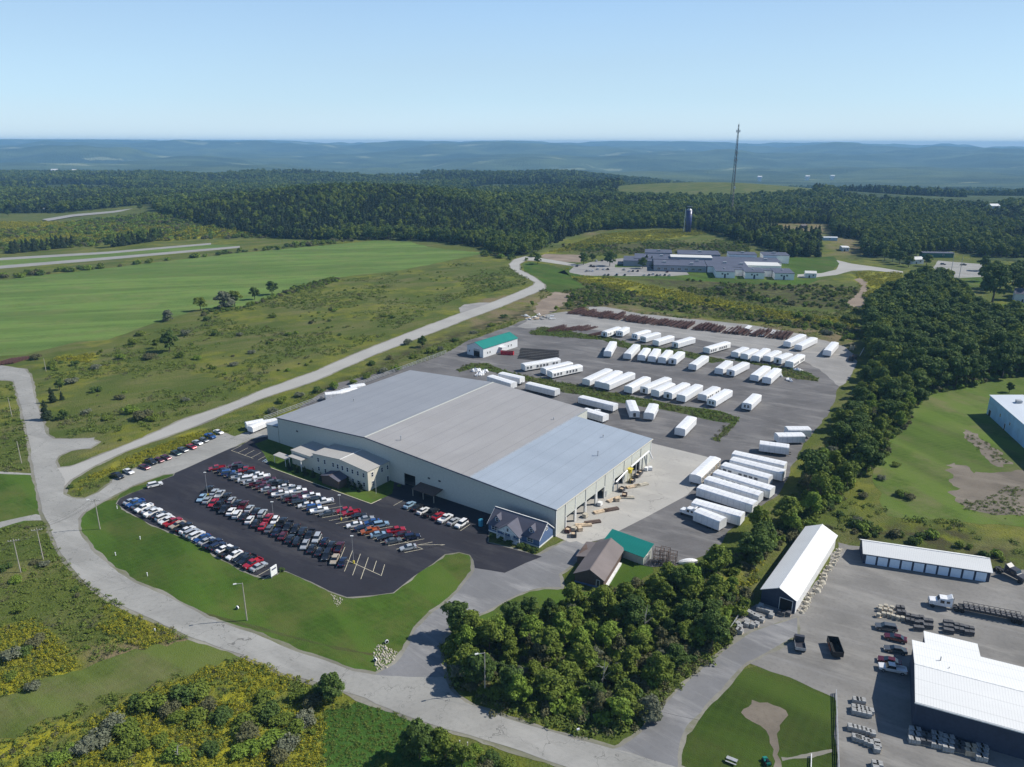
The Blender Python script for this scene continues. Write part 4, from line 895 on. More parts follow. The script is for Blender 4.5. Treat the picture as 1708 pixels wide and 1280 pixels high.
# ------------------------------------------------------------------ cars
def make_car(kind):
    spec = dict(
        sedan=(4.8, 1.82, [(-2.4, .32), (2.38, .32), (2.42, .6), (2.3, .74), (1.1, .93), (.9, .96), (-1.55, 1.0), (-2.3, .98), (-2.42, .75)], [(-1.75, .97), (1.15, .93), (.35, 1.38), (-1.05, 1.40)]),
        suv=(4.8, 1.92, [(-2.38, .38), (2.36, .38), (2.42, .7), (2.32, .92), (1.25, 1.06), (-2.3, 1.12), (-2.42, .9)], [(-2.2, 1.1), (1.2, 1.05), (.5, 1.66), (-1.95, 1.70)]),
        hatch=(4.2, 1.76, [(-2.1, .32), (2.08, .32), (2.12, .6), (2.0, .78), (1.0, .95), (-2.0, 1.02), (-2.12, .8)], [(-1.95, 1.0), (1.05, .94), (.35, 1.44), (-1.5, 1.47)]),
        pickup=(5.6, 1.98, [(-2.8, .48), (2.76, .48), (2.82, .8), (2.74, 1.02), (1.6, 1.14), (1.0, 1.16), (-.62, 1.18), (-.62, .78), (-2.62, .78), (-2.62, 1.16), (-2.8, 1.16)], [(-.6, 1.17), (1.45, 1.13), (.85, 1.78), (-.45, 1.80)]),
        van=(5.0, 1.95, [(-2.48, .36), (2.46, .36), (2.5, .75), (2.3, 1.0), (1.7, 1.12), (-2.42, 1.15), (-2.5, .9)], [(-2.4, 1.13), (1.7, 1.1), (.95, 1.74), (-2.25, 1.78)]))[kind]
    L, w, body, cab = spec; h = w / 2
    t = thing('parked_car', 'car', 'car')
    if kind == 'pickup': t['category'] = 'pickup truck'
    m_ = MB(); g = lambda x, z: (.06 if z > .85 else 0) + (.07 if abs(x) > L / 2 - .2 else 0)
    m_.prism(body, -h, h, 0, g)
    if kind == 'pickup':
        for s in (-1, 1): m_.box(-2.62, -.62, s * h - (.07 if s > 0 else 0) - .0, s * h + (.07 if s < 0 else 0), .79, 1.16)
    (x0, z0), (x1, z1), (x2, z2), (x3, z3) = cab; hb = h - .1; ht = h - .27
    m_.hexa([(x3 - .03, -ht - .02, z3), (x2 + .03, -ht - .02, z2), (x2 + .03, ht + .02, z2), (x3 - .03, ht + .02, z3), (x3 + .05, -ht + .08, z3 + .06), (x2 - .05, -ht + .08, z2 + .06), (x2 - .05, ht - .08, z2 + .06), (x3 + .05, ht - .08, z3 + .06)])
    m_.build('body', 'paint_white', t)
    q = MB(); q.hexa([(x0, -hb, z0), (x1, -hb, z1), (x1, hb, z1), (x0, hb, z0), (x3, -ht, z3), (x2, -ht, z2), (x2, ht, z2), (x3, ht, z3)]); q.build('windows', 'car_glass', t)
    wx = L / 2 - .92; rr = .34 if kind in ('sedan', 'hatch') else .39
    for sx in (-1, 1):
        for sy in (-1, 1):
            y0, y1 = (sy * (h - .2), sy * (h + .012)); wm = MB(); wm.tube((sx * wx, y0, rr), (sx * wx, y1, rr), rr, n=12); wo = wm.build('wheel', 'tyre', t)
            r_ = MB(); r_.tube((sx * wx, y1 - sy * .02, rr), (sx * wx, y1 + sy * .014, rr), rr * .6, n=8); r_.build('rim', 'rim', wo)
    zl = body[3][1] - .12
    for sy in (-1, 1):
        MB().box(L / 2 - .16, L / 2 + .01, sy * (h - .28) - .2, sy * (h - .28) + .2, zl - .1, zl + .05).build('headlight', 'lamp_glass', t)
        MB().box(-L / 2 - .01, -L / 2 + .14, sy * (h - .22) - .13, sy * (h - .22) + .13, .78 + (.06 if kind != 'sedan' else 0), .95 + (.1 if kind != 'sedan' else 0)).build('taillight', 'tail_glass', t)
    return proto(t)
CARS = {}
COLN = dict(w='white', s='silver', g='gray', k='black', b='blue', n='navy', r='red', m='maroon', t='tan', o='orange', l='light_blue', e='dark_green')
KINDN = dict(S=('sedan', 'sedan'), U=('suv', 'suv'), H=('hatch', 'hatchback'), P=('pickup', 'pickup'), V=('van', 'van'))
def parse(s):
    out = []
    for q in s.split():
        x, y, c = q.split(','); out.append((float(x), float(y), c))
    return out
def park(p, ang, code, label, group):
    kd = KINDN[code[1]][0]
    if kd not in CARS:
        CARS[kd] = make_car(kd); o = CARS[kd]
        o.location = p; o.rotation_euler = (0, 0, ang); o['label'] = label; o['group'] = group
        for c in KIDS[o.name]:
            if c.name.split('.')[0] == 'body': c.material_slots[0].link = 'OBJECT'; c.material_slots[0].material = M['paint_' + COLN[code[0]]]
    else: copy_tree(CARS[kd], p, ang, label, group, {'body': 'paint_' + COLN[code[0]]})
def label_row(items, where, end):
    """items sorted along the row: [(code, ...)] -> labels that count cars of one colour and kind"""
    tot = {}; cnt = {}; labs = []
    for it in items: tot[it] = tot.get(it, 0) + 1
    for it in items:
        cnt[it] = cnt.get(it, 0) + 1
        nm = COLN[it[0]].replace('_', ' ') + ' ' + KINDN[it[1]][1]
        labs.append(f'the only {nm} in {where}' if tot[it] == 1 else f'{ordn(cnt[it])} {nm} from {end} in {where}')
    return labs
def row(s, k, origin, axis, pitch, off, ang, where, end, group, slots, half=.5, flip=.35, rev=True, fill=0):
    used = {}
    for x, y, c in parse(s):
        p = W(*k(x, y), .7); d = Vector((p.x - origin.x, p.y - origin.y, 0)); t = d.dot(axis) / pitch - half - off.dot(axis) / pitch
        i = int(round(t)); i = max(slots[0], min(slots[1], i)); c0 = [i] + [i + q for e in range(1, 12) for q in (e, -e)]
        for j in c0:
            if slots[0] <= j <= slots[1] and j not in used: used[j] = c; break
    if fill:
        rf = random.Random(len(s) + 5)
        for j in range(min(used), max(used) + 1):
            if j not in used and rf.random() < fill: used[j] = rf.choice('kS kU nS gS sS kP bS mS wS sU wU'.split())
    ks = sorted(used, reverse=rev); labs = label_row([used[j] for j in ks], where, end); r = random.Random(len(s))
    for j, lab in zip(ks, labs):
        p = origin + axis * (pitch * (j + half)) + off; p = Vector((p.x, p.y, .068)) + U2(math.degrees(ang)) * r.uniform(-.3, .3) + axis * r.uniform(-.12, .12)
        park(p, ang + r.uniform(-.03, .03) + (math.pi if r.random() < flip else 0), used[j], lab, group)
gA = 'cars parked along the lawn edge of the lot'; gB = 'cars in the middle double row of the lot'; gC = 'cars in the upper double row of the lot'
row('283,580,sS 315,597,bP 350,607,gS 378,615,wP 405,635,sS 440,655,wP 475,680,kS 520,690,wU 555,705,wS 585,732,rP 625,748,tS 660,765,kP 700,785,wS 727,805,sU 785,812,wU 820,840,bS 860,858,sS 895,880,nP 935,895,nU 975,918,wS 1055,965,wS 1103,985,kS 1150,1000,kP 1195,1020,rP 1230,1045,sS', cC, SA, AX, pitA, Vector((0, 0, 0)), math.atan2(dA.y, dA.x), 'the row along the front lawn', 'the lane end', gA, (-2, 25), 0, fill=.6)
row('660,500,lS 695,525,sS 740,535,rS 783,555,kP 822,575,kP 845,605,wS 890,610,wU 940,630,kS 985,645,wS 1030,665,kS 1080,682,rS 1115,715,gS 1165,725,nS 1205,745,mS 1245,770,kS 1290,795,kU 1357,810,sS 1385,850,kS 1490,885,kS 1550,905,kU 1620,922,tS 1665,960,nS', cC, SB, AX, PITCHB, -dB * 2.75, R(90), 'the lower bays of the middle row', 'the lane end', gB, (1, 25), fill=.4)
row('750,455,kP 785,480,sS 825,495,sP 870,520,kP 940,550,sH 980,580,kS 1035,575,mP 1077,600,sS 1120,620,kS 1172,640,sU 1225,645,rS 1250,685,wH 1295,690,kP 1340,705,kP 1385,735,kS 1435,755,kU 1490,765,kP 1553,795,sU 1610,820,nH 1655,830,kS 1780,860,mP', cC, SB, AX, PITCHB, dB * 2.75, R(90), 'the upper bays of the middle row', 'the lane end', gB, (3, 25), fill=.5)
row('187,340,nS', cP, SB, AX, PITCHB, dB * 2.75, R(90), 'the bays beside the empty middle row end', 'the lane end', gB, (1, 9))
row('880,345,rP 925,372,nS 965,385,bU 1010,400,nS 1060,415,sP 1095,437,wV 1150,450,sS 1215,478,mP 1285,503,sS 1330,520,mS 1365,535,wP 1405,555,gS 1475,580,mP 1555,607,wS 1600,630,bU 1645,645,wP 1685,668,gS', cC, SC, AX, PITCHB, -dC * 2.75, R(22), 'the lower bays of the office-side row', 'the lane end', gC, (8, 29), fill=.9)
row('370,435,wS 425,460,nS 485,475,oP 545,497,lS 610,515,kS 835,605,gS 940,655,sS', cN, SC, AX, PITCHB, -dC * 2.75, R(22), 'the lower driveway bays, office-side row', 'the lane end', gC, (0, 7))
row('1015,305,mU 1050,325,kP 1075,345,rP 1130,370,kS 1190,400,wS 1250,412,wP 1295,432,mS 1355,460,kP 1430,480,wS 1490,490,sP 1520,510,wP 1570,535,mS 1605,545,wP 1640,565,kU 1690,585,wP', cC, SC, AX, PITCHB, dC * 2.75, R(22), 'the upper bays of the office-side row', 'the lane end', gC, (12, 29), fill=.9)
row('385,350,rS 455,385,rP 550,425,kS 620,440,sS 680,465,bS 740,482,lU 870,535,rP 920,552,mS 955,580,nU', cN, SC, AX, PITCHB, dC * 2.75, R(22), 'the upper driveway bays, office-side row', 'the lane end', gC, (1, 11))
row('1010,335,lS 1055,355,kS 1105,367,wS 1150,390,kP 1213,400,rS 1258,415,wP 1312,435,sS 1400,465,wU', cN, SD, AX, pitD, dD * .3, math.atan2(dD.y, dD.x), 'the row at the factory wall', 'the office end', 'cars parked along the factory wall', (-3, 8), .5, .1)
rs = parse('240,402,kP 318,370,wS 430,338,mS 478,302,kP 535,290,mH 583,270,mS 655,238,eS 703,215,gS 765,193,rS 808,165,sS 855,148,gH 900,120,bP 957,90,wS')
for (x, y, c), lab in zip(rs, label_row([c for _, _, c in rs], 'the strip beside the entry lane', 'the junction end')):
    park(Vector((*W(*cC(x, y), .6)[:2], .06)), R(-32) + rnd.uniform(-.06, .06), c, lab, 'cars parked nose-in beside the entry lane')
park(Vector((*W(*cC(505, 466), .6)[:2], .068)), R(37), 'wU', 'white suv standing alone at the lane side of the lot', 'cars at the lot entrance')
rs = parse('518,570,gU 565,622,mS 565,682,gS 535,740,mS 550,780,wP')
for (x, y, c), lab in zip(rs, ('dark grey car nearest the stone pallets in the works yard', 'maroon sedan parked behind the dark grey car in the works yard', 'grey sedan standing alone in the works yard row', 'dark red car parked tight against the white pickup', 'white pickup truck at the edge of the hall shadow')):
    park(Vector((*W(*cX(x, y), .6)[:2], .02)), R(-18 if c != 'mS' else -25) + math.pi, c, lab, 'vehicles parked before the white roofed hall')
rs = parse('360,375,kS 640,300,wS 720,295,kS 1020,320,mS 1070,322,rS 600,380,kS 560,375,kP 500,445,sS 545,440,wS 590,443,wS 660,415,wS 745,420,wS 800,420,kS 1030,425,sS 1110,445,wS 1160,445,kS 1230,445,kS 760,500,sS 810,500,kS 930,500,kU 1045,500,kS 1325,500,wS 1390,500,gS 1450,490,wU 1500,505,gS 1550,500,wS 1615,500,kS 1680,505,wS 1650,455,mS 1435,405,kS 1380,378,wS')
for (x, y, c), lab in zip(rs, label_row([c for _, _, c in rs], 'the school parking lot', 'the access road end')):
    park(Vector((*W(*cM(x, y), .6)[:2], .03)), R(75 if y > 430 else 95), c, lab, 'cars in the school parking lot')
park(Vector((*W(1573, 441, .6)[:2], .02)), R(-20), 'kU', 'dark suv standing first at the road junction', 'cars at the road junction')
park(Vector((*W(1607, 442, .6)[:2], .02)), R(-10), 'kP', 'dark pickup truck standing across the road junction', 'cars at the road junction')

# ------------------------------------------------------------------ wrapped house modules on wheels
def module(F, Bk, label, group, win=0, w=4.25, h=3.7, L=None, wheels=False, wood=False, z0=.75):
    a = W(*F, h); b = W(*Bk, h); d = b - a; d.z = 0; ln = L or min(max(d.length, 8), 23); d.normalize()
    t = thing('house_module', label, 'house module', (a.x, a.y, .03), math.atan2(d.y, d.x), group)
    r = rnd.uniform(.0, .12); hh = h + rnd.uniform(-.12, .12)
    y = w / 2; prof = [(-y, z0), (y, z0), (y, hh - .42), (y - .22, hh - .1), (0, hh + .06 + r), (-y + .22, hh - .1), (-y, hh - .42)]
    m_ = MB(); m_.xprism(prof, 0, ln); m_.build('wrapped_shell', 'wrap', t)
    c = MB()
    for s in (-1.1, 1.1): c.box(-.9, ln + .1, s - .08, s + .08, .5, z0 - .01)
    for k in range(int(ln / 1.6)): c.box(.3 + k * 1.6, .38 + k * 1.6, -y + .1, y - .1, .6, z0 - .005)
    c.build('chassis', 'dark_steel', t)
    if wheels or rnd.random() < .35:
        for k in range(3):
            for s in (-1, 1): MB().tube((ln * .55 + k * .95, s * (y - .55), .4), (ln * .55 + k * .95, s * (y - .3), .4), .39, n=10).build('wheel', 'tyre', t)
    if win & 1:   # exposed wall on the side towards -y with windows
        MB().box(.4, ln - .4, -y - .06, -y - .003, z0 + .1, hh - .6).build('exposed_wall', 'siding_wood' if wood else 'school_wall', t)
        n_ = int(ln / 2.1)
        for k in range(n_):
            x0 = 1 + k * (ln - 2) / n_
            if (k * 7 + int(ln)) % 5: window(t, x0, x0 + 1.15, 1.5, 2.7, -y - .062, 'y', -1, bars=0)
    if win & 2: door(t, -.55, .55, hh - .9, 0, 'x', -1, 'car_glass', 'end_opening', z0=z0 + .3, trim=None)
    if win & 4:
        for s in (-1.1, .35): window(t, s, s + .8, 1.5, 2.7, 0, 'x', -1, bars=0)
    return t
def mods(k, s, rowname, end, group, **kw):
    its = s.split(';'); n_ = len(its)
    for i, q in enumerate(its):
        v = q.split(); F = k(float(v[0]), float(v[1])); B_ = k(float(v[2]), float(v[3])); win = int(v[4]) if len(v) > 4 else 0
        module(F, B_, f'wrapped house module, {ordn(i + 1)} from {end} in {rowname}', group, win, **kw)
g1 = 'white wrapped house modules stored in rows'
mods(cD, '632 740 735 705 3;740 738 790 708 4;848 758 945 730 4;908 776 1015 745 4;998 802 1110 768;1136 816 1260 780 2;1360 855 1510 812 1', 'the upper row behind the grass strip', 'the garage end', g1)
mods(cB, '622 372 700 337;690 386 770 350;770 400 850 346;850 402 930 362;928 416 1010 382 2;1010 442 1095 390 1', 'the packed cluster on the grass', 'the garage end', g1)
mods(cB, '995 300 1115 243;1075 322 1195 264;1280 362 1335 302', 'the top yard corner', 'the garage end', g1)
mods(cD, '655 880 695 810;795 897 862 830;896 908 935 857;970 917 1008 862;1042 926 1095 873;1118 932 1180 882 2;1260 972 1350 910;1448 1002 1520 947;1532 1012 1640 957 2', 'the second row of the yard', 'the garage end', g1)
mods(cB, '762 537 850 472;850 555 925 490', 'the pair by the grey machinery', 'the garage end', g1, wheels=True)
mods(cD, '52 972 305 930 1;197 1000 390 955 0;243 1022 460 975 1', 'the windowed group by the green garage', 'the garage end', g1, wood=False)
mods(cD, '502 1078 665 1003;592 1096 735 1017;642 1108 830 1027 0;802 1132 935 1062;915 1135 1085 1066 2;994 1158 1110 1105;1085 1172 1215 1104 2;1178 1192 1305 1116;1330 1186 1430 1130 1;1396 1222 1515 1150 4', 'the third row of the yard', 'the garage end', g1)
mods(cB, '708 736 780 670 4', 'the far spot beside the third row', 'the garage end', g1)
mods(cB, '232 917 315 833 0', 'the open ground behind the factory', 'the factory', g1, wheels=True)
mods(cS, '1190 195 1160 117 2;1290 208 1325 142 0', 'the pair behind the factory', 'the factory', g1, wheels=True)
mods(c740, '330 538 500 590;405 521 560 555;600 590 810 640;975 685 1225 745;1000 775 1155 820', 'the line behind the factory', 'the garage end', g1, wheels=True, z0=1.0)
mods(cE, '342 395 482 265 1', 'the spot at the apron edge', 'the factory', g1, wheels=True, wood=True)
mods(cE, '1155 60 990 60;1110 100 920 103;1010 185 800 158', 'the loose group under the tree band', 'the tree end', g1, wheels=True)
mods(cE, '612 232 985 315;600 275 975 368;540 312 878 405 1;484 366 893 488 1;424 412 810 528;370 468 768 590;330 578 680 675', 'the long stack beside the apron', 'the upper end', g1, wheels=True)
mods(cE, '355 640 540 712', 'the spot behind the white truck cab', 'the cab', g1, wheels=True)
mods(K(430, 590, 4.2675), '478 283 525 278;545 275 580 268;598 260 635 252;655 232 700 225', 'the line behind the factory corner', 'the lane end', 'small white wrapped units behind the factory', L=7, w=3.4, h=3.4)
mods(cC, '1150 25 1215 12;1180 50 1240 25;1245 15 1300 5', 'the group at the lane end', 'the lane end', 'white wrapped bundles at the lane end', L=7, w=3, h=3)

# ------------------------------------------------------------------ trucks
def tractor(name, label, p, ang, mat, long_=False):
    t = thing(name, label, 'truck', p, ang)
    m_ = MB(); m_.prism([(1.0, .9), (3.2, .9), (3.25, 1.5), (3.1, 1.85), (1.6, 2.05), (1.45, 2.15), (1.0, 2.9), (-.6, 3.0), (-1.6, 3.6), (-1.75, 3.5), (-1.75, 1.0)], -1.12, 1.12, 0, lambda x, z: .12 if z > 2.2 else .03); m_.build('cab', mat, t)
    MB().hexa([(.95, -.98, 2.2), (1.47, -.98, 2.16), (1.47, .98, 2.16), (.95, .98, 2.2), (.9, -.9, 2.82), (1.04, -.9, 2.86), (1.04, .9, 2.86), (.9, .9, 2.82)]).build('windscreen', 'car_glass', t)
    for s in (-1, 1): MB().box(.0, .85, s * 1.115 - .02, s * 1.115 + .02, 1.75, 2.5).build('side_window', 'car_glass', t); MB().box(-1.2, -.5, s * 1.115 - .02, s * 1.115 + .02, 1.9, 2.5).build('side_window', 'car_glass', t); MB().tube((-1.9, s * .95, 1.0), (-1.9, s * .95, 3.7), .08, n=8).build('exhaust_stack', 'rim', t)
    MB().box(-4.6, 3.2, -.45, .45, .7, .95).build('chassis', 'dark_steel', t); MB().box(3.26, 3.36, -.7, .7, .95, 1.7).build('grille', 'rim', t)
    for x in (2.35, -2.9, -4.1):
        for s in (-1, 1): MB().tube((x, s * .7, .5), (x, s * 1.1, .5), .5, n=12).build('wheel', 'tyre', t)
    return t
wt = W(*cT(900, 790)); wd_ = (W(*cT(1590, 945)) - W(*cT(1010, 830))).normalized(); an = math.atan2(-wd_.y, -wd_.x)
tractor('semi_truck', 'white semi truck with long sleeper cab pulling a flatbed in the works yard', Vector((wt.x, wt.y, .015)), an, 'truck_white')
p = wt + wd_ * 3.4; ft = thing('flatbed_trailer', 'long dark flatbed trailer loaded with wire crates behind the white truck', 'trailer', Vector((p.x, p.y, .015)), math.atan2(wd_.y, wd_.x))
MB().box(0, 14.6, -1.25, 1.25, 1.15, 1.35).build('deck', 'dark_steel', ft); MB().box(14.2, 15.2, -1.25, 1.25, .9, 1.3).build('tail', 'galv', ft)
for x in (11.6, 12.9):
    for s in (-1, 1): MB().tube((x, s * .75, .5), (x, s * 1.15, .5), .5, n=10).build('wheel', 'tyre', ft)
for k in range(11):
    ct = thing('wire_crate', f'dark wire crate, {ordn(k + 1)} behind the cab on the flatbed trailer', 'crate', p + wd_ * (1 + k * 1.12) + Vector((0, 0, 1.37)), math.atan2(wd_.y, wd_.x), 'wire crates on the flatbed')
    m_ = MB(); m_.box(0, 1, -1.1, 1.1, 0, .12)
    for x in (0, .92):
        for y in (-1.1, -.04, 1.02): m_.box(x, x + .08, y, y + .08, .12, .95)
    for y in (-1.1, 1.02): m_.box(.08, .92, y, y + .08, .87, .95)
    m_.build('wire_frame', 'truck_dark', ct); MB().box(.1, .9, -1, 1, .13, .35).build('load', 'stone_dark', ct)
kt = W(*cT(1590, 500)); tractor('dark_truck', 'dark semi tractor unit parked beyond the end of the ten door garage', Vector((kt.x, kt.y, .015)), R(-65), 'truck_dark')
ct_ = W(*cE(305, 690)); tractor('white_truck_cab', 'white truck cab parked nose out before the module stack at the apron', Vector((ct_.x, ct_.y, .015)), R(140), 'truck_white')
c2 = W(*cS(330, 18)); tractor('white_tractor', 'white truck tractor behind the factory roof near the first module', Vector((c2.x + 1, c2.y + 3, .015)), R(-35), 'truck_white')
c3 = W(*cS(895, 258)); tractor('white_yard_truck', 'white yard truck coupled at the rear corner of the factory', Vector((c3.x + 2, c3.y + 4, .015)), R(100), 'truck_white')
# dump containers, yard truck
for (x, y), lab, mt, rz in (((1392, 1086), 'open rusty black dump container with orange end in the works yard', 'dark_steel', -100), ):
    q = W(x, y); t = thing('dump_container', lab, 'container', Vector((q.x, q.y, .015)), R(rz)); hw, hl_ = 1.15, 2.7
    MB().box(-hl_, hl_, -hw, hw, .5, .6).build('floor', 'dark_inside', t)
    for n_, bx in (('side_panel', (-hl_, hl_, -hw - .08, -hw, .5, 1.9)), ('side_panel', (-hl_, hl_, hw, hw + .08, .5, 1.9)), ('end_panel', (-hl_ - .08, -hl_, -hw, hw, .5, 1.9)), ('end_panel', (hl_, hl_ + .08, -hw, hw, .5, 1.7))): MB().box(*bx).build(n_, mt, t)
    MB().box(-.9, 1.3, -1.35, -1.24, .7, 1.5).build('rust_plate', 'paint_orange', t)
    for xx in (-1.6, 1.4):
        for s in (-1, 1): MB().tube((xx, s * .8, .4), (xx, s * 1.1, .4), .4, n=10).build('wheel', 'tyre', t)
q = W(1333, 1080); t = thing('dump_truck', 'small dark dump truck with steel bed in the works yard', 'truck', Vector((q.x, q.y, .015)), R(75))
MB().box(-2.2, .6, -1.1, 1.1, .8, .95).build('bed_floor', 'truck_dark', t)
for bx in ((-2.2, .6, -1.15, -1.1, .8, 1.5), (-2.2, .6, 1.1, 1.15, .8, 1.5), (-2.25, -2.2, -1.1, 1.1, .8, 1.5)): MB().box(*bx).build('bed_side', 'galv', t)
MB().prism([(.8, .6), (2.7, .6), (2.7, 1.3), (2.0, 1.5), (1.7, 2.3), (.8, 2.35)], -1.05, 1.05).build('cab', 'truck_dark', t); MB().hexa([(1.72, -.9, 1.55), (2.04, -.9, 1.53), (2.04, .9, 1.53), (1.72, .9, 1.55), (1.6, -.85, 2.2), (1.78, -.85, 2.2), (1.78, .85, 2.2), (1.6, .85, 2.2)]).build('windscreen', 'car_glass', t)
for xx in (-1.3, 1.9):
    for s in (-1, 1): MB().tube((xx, s * .8, .45), (xx, s * 1.15, .45), .45, n=10).build('wheel', 'tyre', t)
# ------------------------------------------------------------------ foliage
def leaf_cloud(blobs, n, size, rs, up=.35):
    """quads spread over and inside a set of blobs (cx, cy, cz, rx, rz)"""
    B_ = np.array(blobs); w = B_[:, 3] ** 2; w = w / w.sum(); g = np.random.default_rng(rs)
    k = g.choice(len(B_), n, p=w); d = g.normal(size=(n, 3)); d /= np.linalg.norm(d, axis=1)[:, None]
    d[:, 2] = np.where(d[:, 2] < -.35, -d[:, 2], d[:, 2])
    rr = g.uniform(.66, 1.1, n); rr = np.where(g.random(n) < .13, rr * g.uniform(1.05, 1.4, n), rr)[:, None]; c = B_[k]
    p = c[:, :3] + d * rr * np.stack([c[:, 3], c[:, 3], c[:, 4]], -1)
    nv = d + g.normal(size=(n, 3)) * .55; nv[:, 2] += up; nv /= np.linalg.norm(nv, axis=1)[:, None]
    t = np.cross(nv, g.normal(size=(n, 3))); t /= np.linalg.norm(t, axis=1)[:, None]; b = np.cross(nv, t)
    s = (size * g.uniform(.55, 1.3, n))[:, None]; a = g.uniform(.55, 1, n)[:, None]
    v = np.stack([p - t * s, p - b * s * a, p + t * s, p + b * s * a], 1)
    return v.reshape(-1, 3)
def leaf_mesh(name, v, mat, extra=None):
    nq = len(v) // 4; me = bpy.data.meshes.new(name); ev, ef = ([], []) if extra is None else (extra.v, extra.f)
    verts = v.tolist() + [tuple(q) for q in ev]; faces = [(4 * i, 4 * i + 1, 4 * i + 2, 4 * i + 3) for i in range(nq)] + [tuple(len(v) + j for j in f) for f in ef]
    me.from_pydata(verts, [], faces); me.materials.append(M[mat])
    if extra is not None: me.materials.append(M['bark']); me.polygons.foreach_set('material_index', [0] * nq + [1] * len(ef))
    me.update(); return me
def crown_blobs(h, r, n, rs, lo=.3, conif=False):
    n = n if conif else int(n * 1.35)
    g = random.Random(rs); out = []
    if conif:
        for i in range(n):
            t = i / (n - 1); rad = r * (1 - t) ** .8 + .15; a = g.uniform(0, 6.28)
            out.append((math.cos(a) * rad * .35, math.sin(a) * rad * .35, h * (lo + (1 - lo) * t * .96), rad * .8, h * .07))
        return out
    for i in range(n):
        t = g.random() ** .8; z = h * (lo + (1 - lo) * t * .8); q = math.sin(math.pi * min(1, .16 + t * .78)) ** .7; a = g.uniform(0, 6.28); d = r * q * g.uniform(.25, .95); b = r * g.uniform(.15, .37)
        out.append((math.cos(a) * d, math.sin(a) * d, z, b, b * g.uniform(.65, .95)))
    out.append((0, 0, h * .62, r * .5, h * .22)); return out
def trunk_mb(h, r, rs, limbs=4, n=7, rad=None):
    g = random.Random(rs); m_ = MB(); R0 = rad or h * .026; x = y = 0; pts = [(0, 0, -.3)]
    for k in range(1, 4): x += g.uniform(-.12, .12); y += g.uniform(-.12, .12); pts.append((x, y, h * .22 * k))
    for k in range(3): m_.tube(pts[k], pts[k + 1], R0 * (1 - k * .25), R0 * (.75 - k * .22), n)
    for k in range(limbs):
        a = g.uniform(0, 6.28); z = h * g.uniform(.25, .55); m_.tube((x * .6, y * .6, z), (math.cos(a) * r * .6, math.sin(a) * r * .6, z + h * g.uniform(.15, .3)), R0 * .45, R0 * .14, 5)
    return m_
# near prototypes: (kind, mesh height, radius, crown mesh, trunk mesh)
NEAR = {}
def near_proto(key, h, r, nb, nl, size, mat, rs, lo=.28, con=False, bark='bark'):
    crown = leaf_mesh('crown', leaf_cloud(crown_blobs(h, r, nb, rs, lo, con), nl, size, rs, .35 if not con else .1), mat)
    trunk = trunk_mb(h, r, rs).mesh('trunk', bark) ; NEAR.setdefault(key, []).append((crown, trunk, h, r))
for i in range(3):
    near_proto('broad', 10, 4.1, 22, 3600, .36, 'leaf_olive', 10 + i); near_proto('dark', 12, 4.6, 24, 4000, .4, 'leaf_dark', 20 + i)
for i in range(2):
    near_proto('bright', 9, 3.4, 18, 2800, .34, 'leaf_bright', 30 + i); near_proto('gray', 7, 3.6, 20, 3000, .3, 'leaf_gray', 40 + i, .12)
    near_proto('conifer', 12, 2.9, 14, 2800, .38, 'leaf_conifer', 50 + i, .08, True)
near_proto('brown', 7, 3.3, 14, 1300, .26, 'leaf_brown', 61, .15); near_proto('cone', 3.4, .85, 8, 900, .16, 'leaf_conifer', 71, .04, True)
NEAR['bush'] = [] ; 
for i, mt in enumerate(('leaf_olive', 'leaf_dark', 'leaf_olive', 'leaf_gray', 'leaf_brown', 'leaf_bright')):
    g = random.Random(i); bl_ = [(g.uniform(-1.1, 1.1), g.uniform(-1.1, 1.1), g.uniform(.5, 1.5), g.uniform(.6, 1.1), g.uniform(.55, .95)) for _ in range(9)]
    st = MB(); [st.tube((0, 0, -.1), (b[0] * .8, b[1] * .8, b[2]), .06, .02, 5) for b in bl_[:5]]
    NEAR['bush'].append((leaf_mesh('foliage', leaf_cloud(bl_, 1100, .2, 80 + i), mt), st.mesh('stem', 'bark'), 2.4, 1.9))
def plant(name, key, idx, x, y, sc, label, cat, group, z=None, rz=None, szz=None):
    c, t, h, r = NEAR[key][idx % len(NEAR[key])]
    o = thing(name, label, cat, (x, y, hz(x, y) if z is None else z), rnd.uniform(0, 6.28) if rz is None else rz, group)
    s = (sc * rnd.uniform(.86, 1.16), sc * rnd.uniform(.86, 1.16), sc * (szz or 1)); o.scale = s
    q = link(t.name.split('.')[0], t, o); q = link(c.name.split('.')[0], c, o); return o
# far prototypes for the masses
def lib(name):
    c = bpy.data.collections.new(name); return c
def add_lib(c, me):
    o = bpy.data.objects.new(me.name, me); c.objects.link(o); return o
L_far = lib('far_tree_kinds'); L_mid = lib('mid_tree_kinds'); L_weed = lib('weed_kinds'); L_gold = lib('goldenrod_kinds'); L_bush = lib('bush_kinds')
for i, mt in enumerate(('leaf_dark', 'leaf_olive', 'leaf_dark', 'leaf_conifer', 'leaf_olive')):
    con = mt == 'leaf_conifer'
    add_lib(L_far, leaf_mesh('a%d' % i, leaf_cloud(crown_blobs(15, 5.2 if not con else 3.6, 11, 100 + i, .25 if not con else .05, con), 300, 1.25, 100 + i), mt))
    add_lib(L_mid, leaf_mesh('b%d' % i, leaf_cloud(crown_blobs(14, 4.9 if not con else 3.2, 18, 120 + i, .2 if not con else .05, con), 1300, .62, 120 + i), mt, trunk_mb(14, 4.6, 120 + i, 2, 5)))
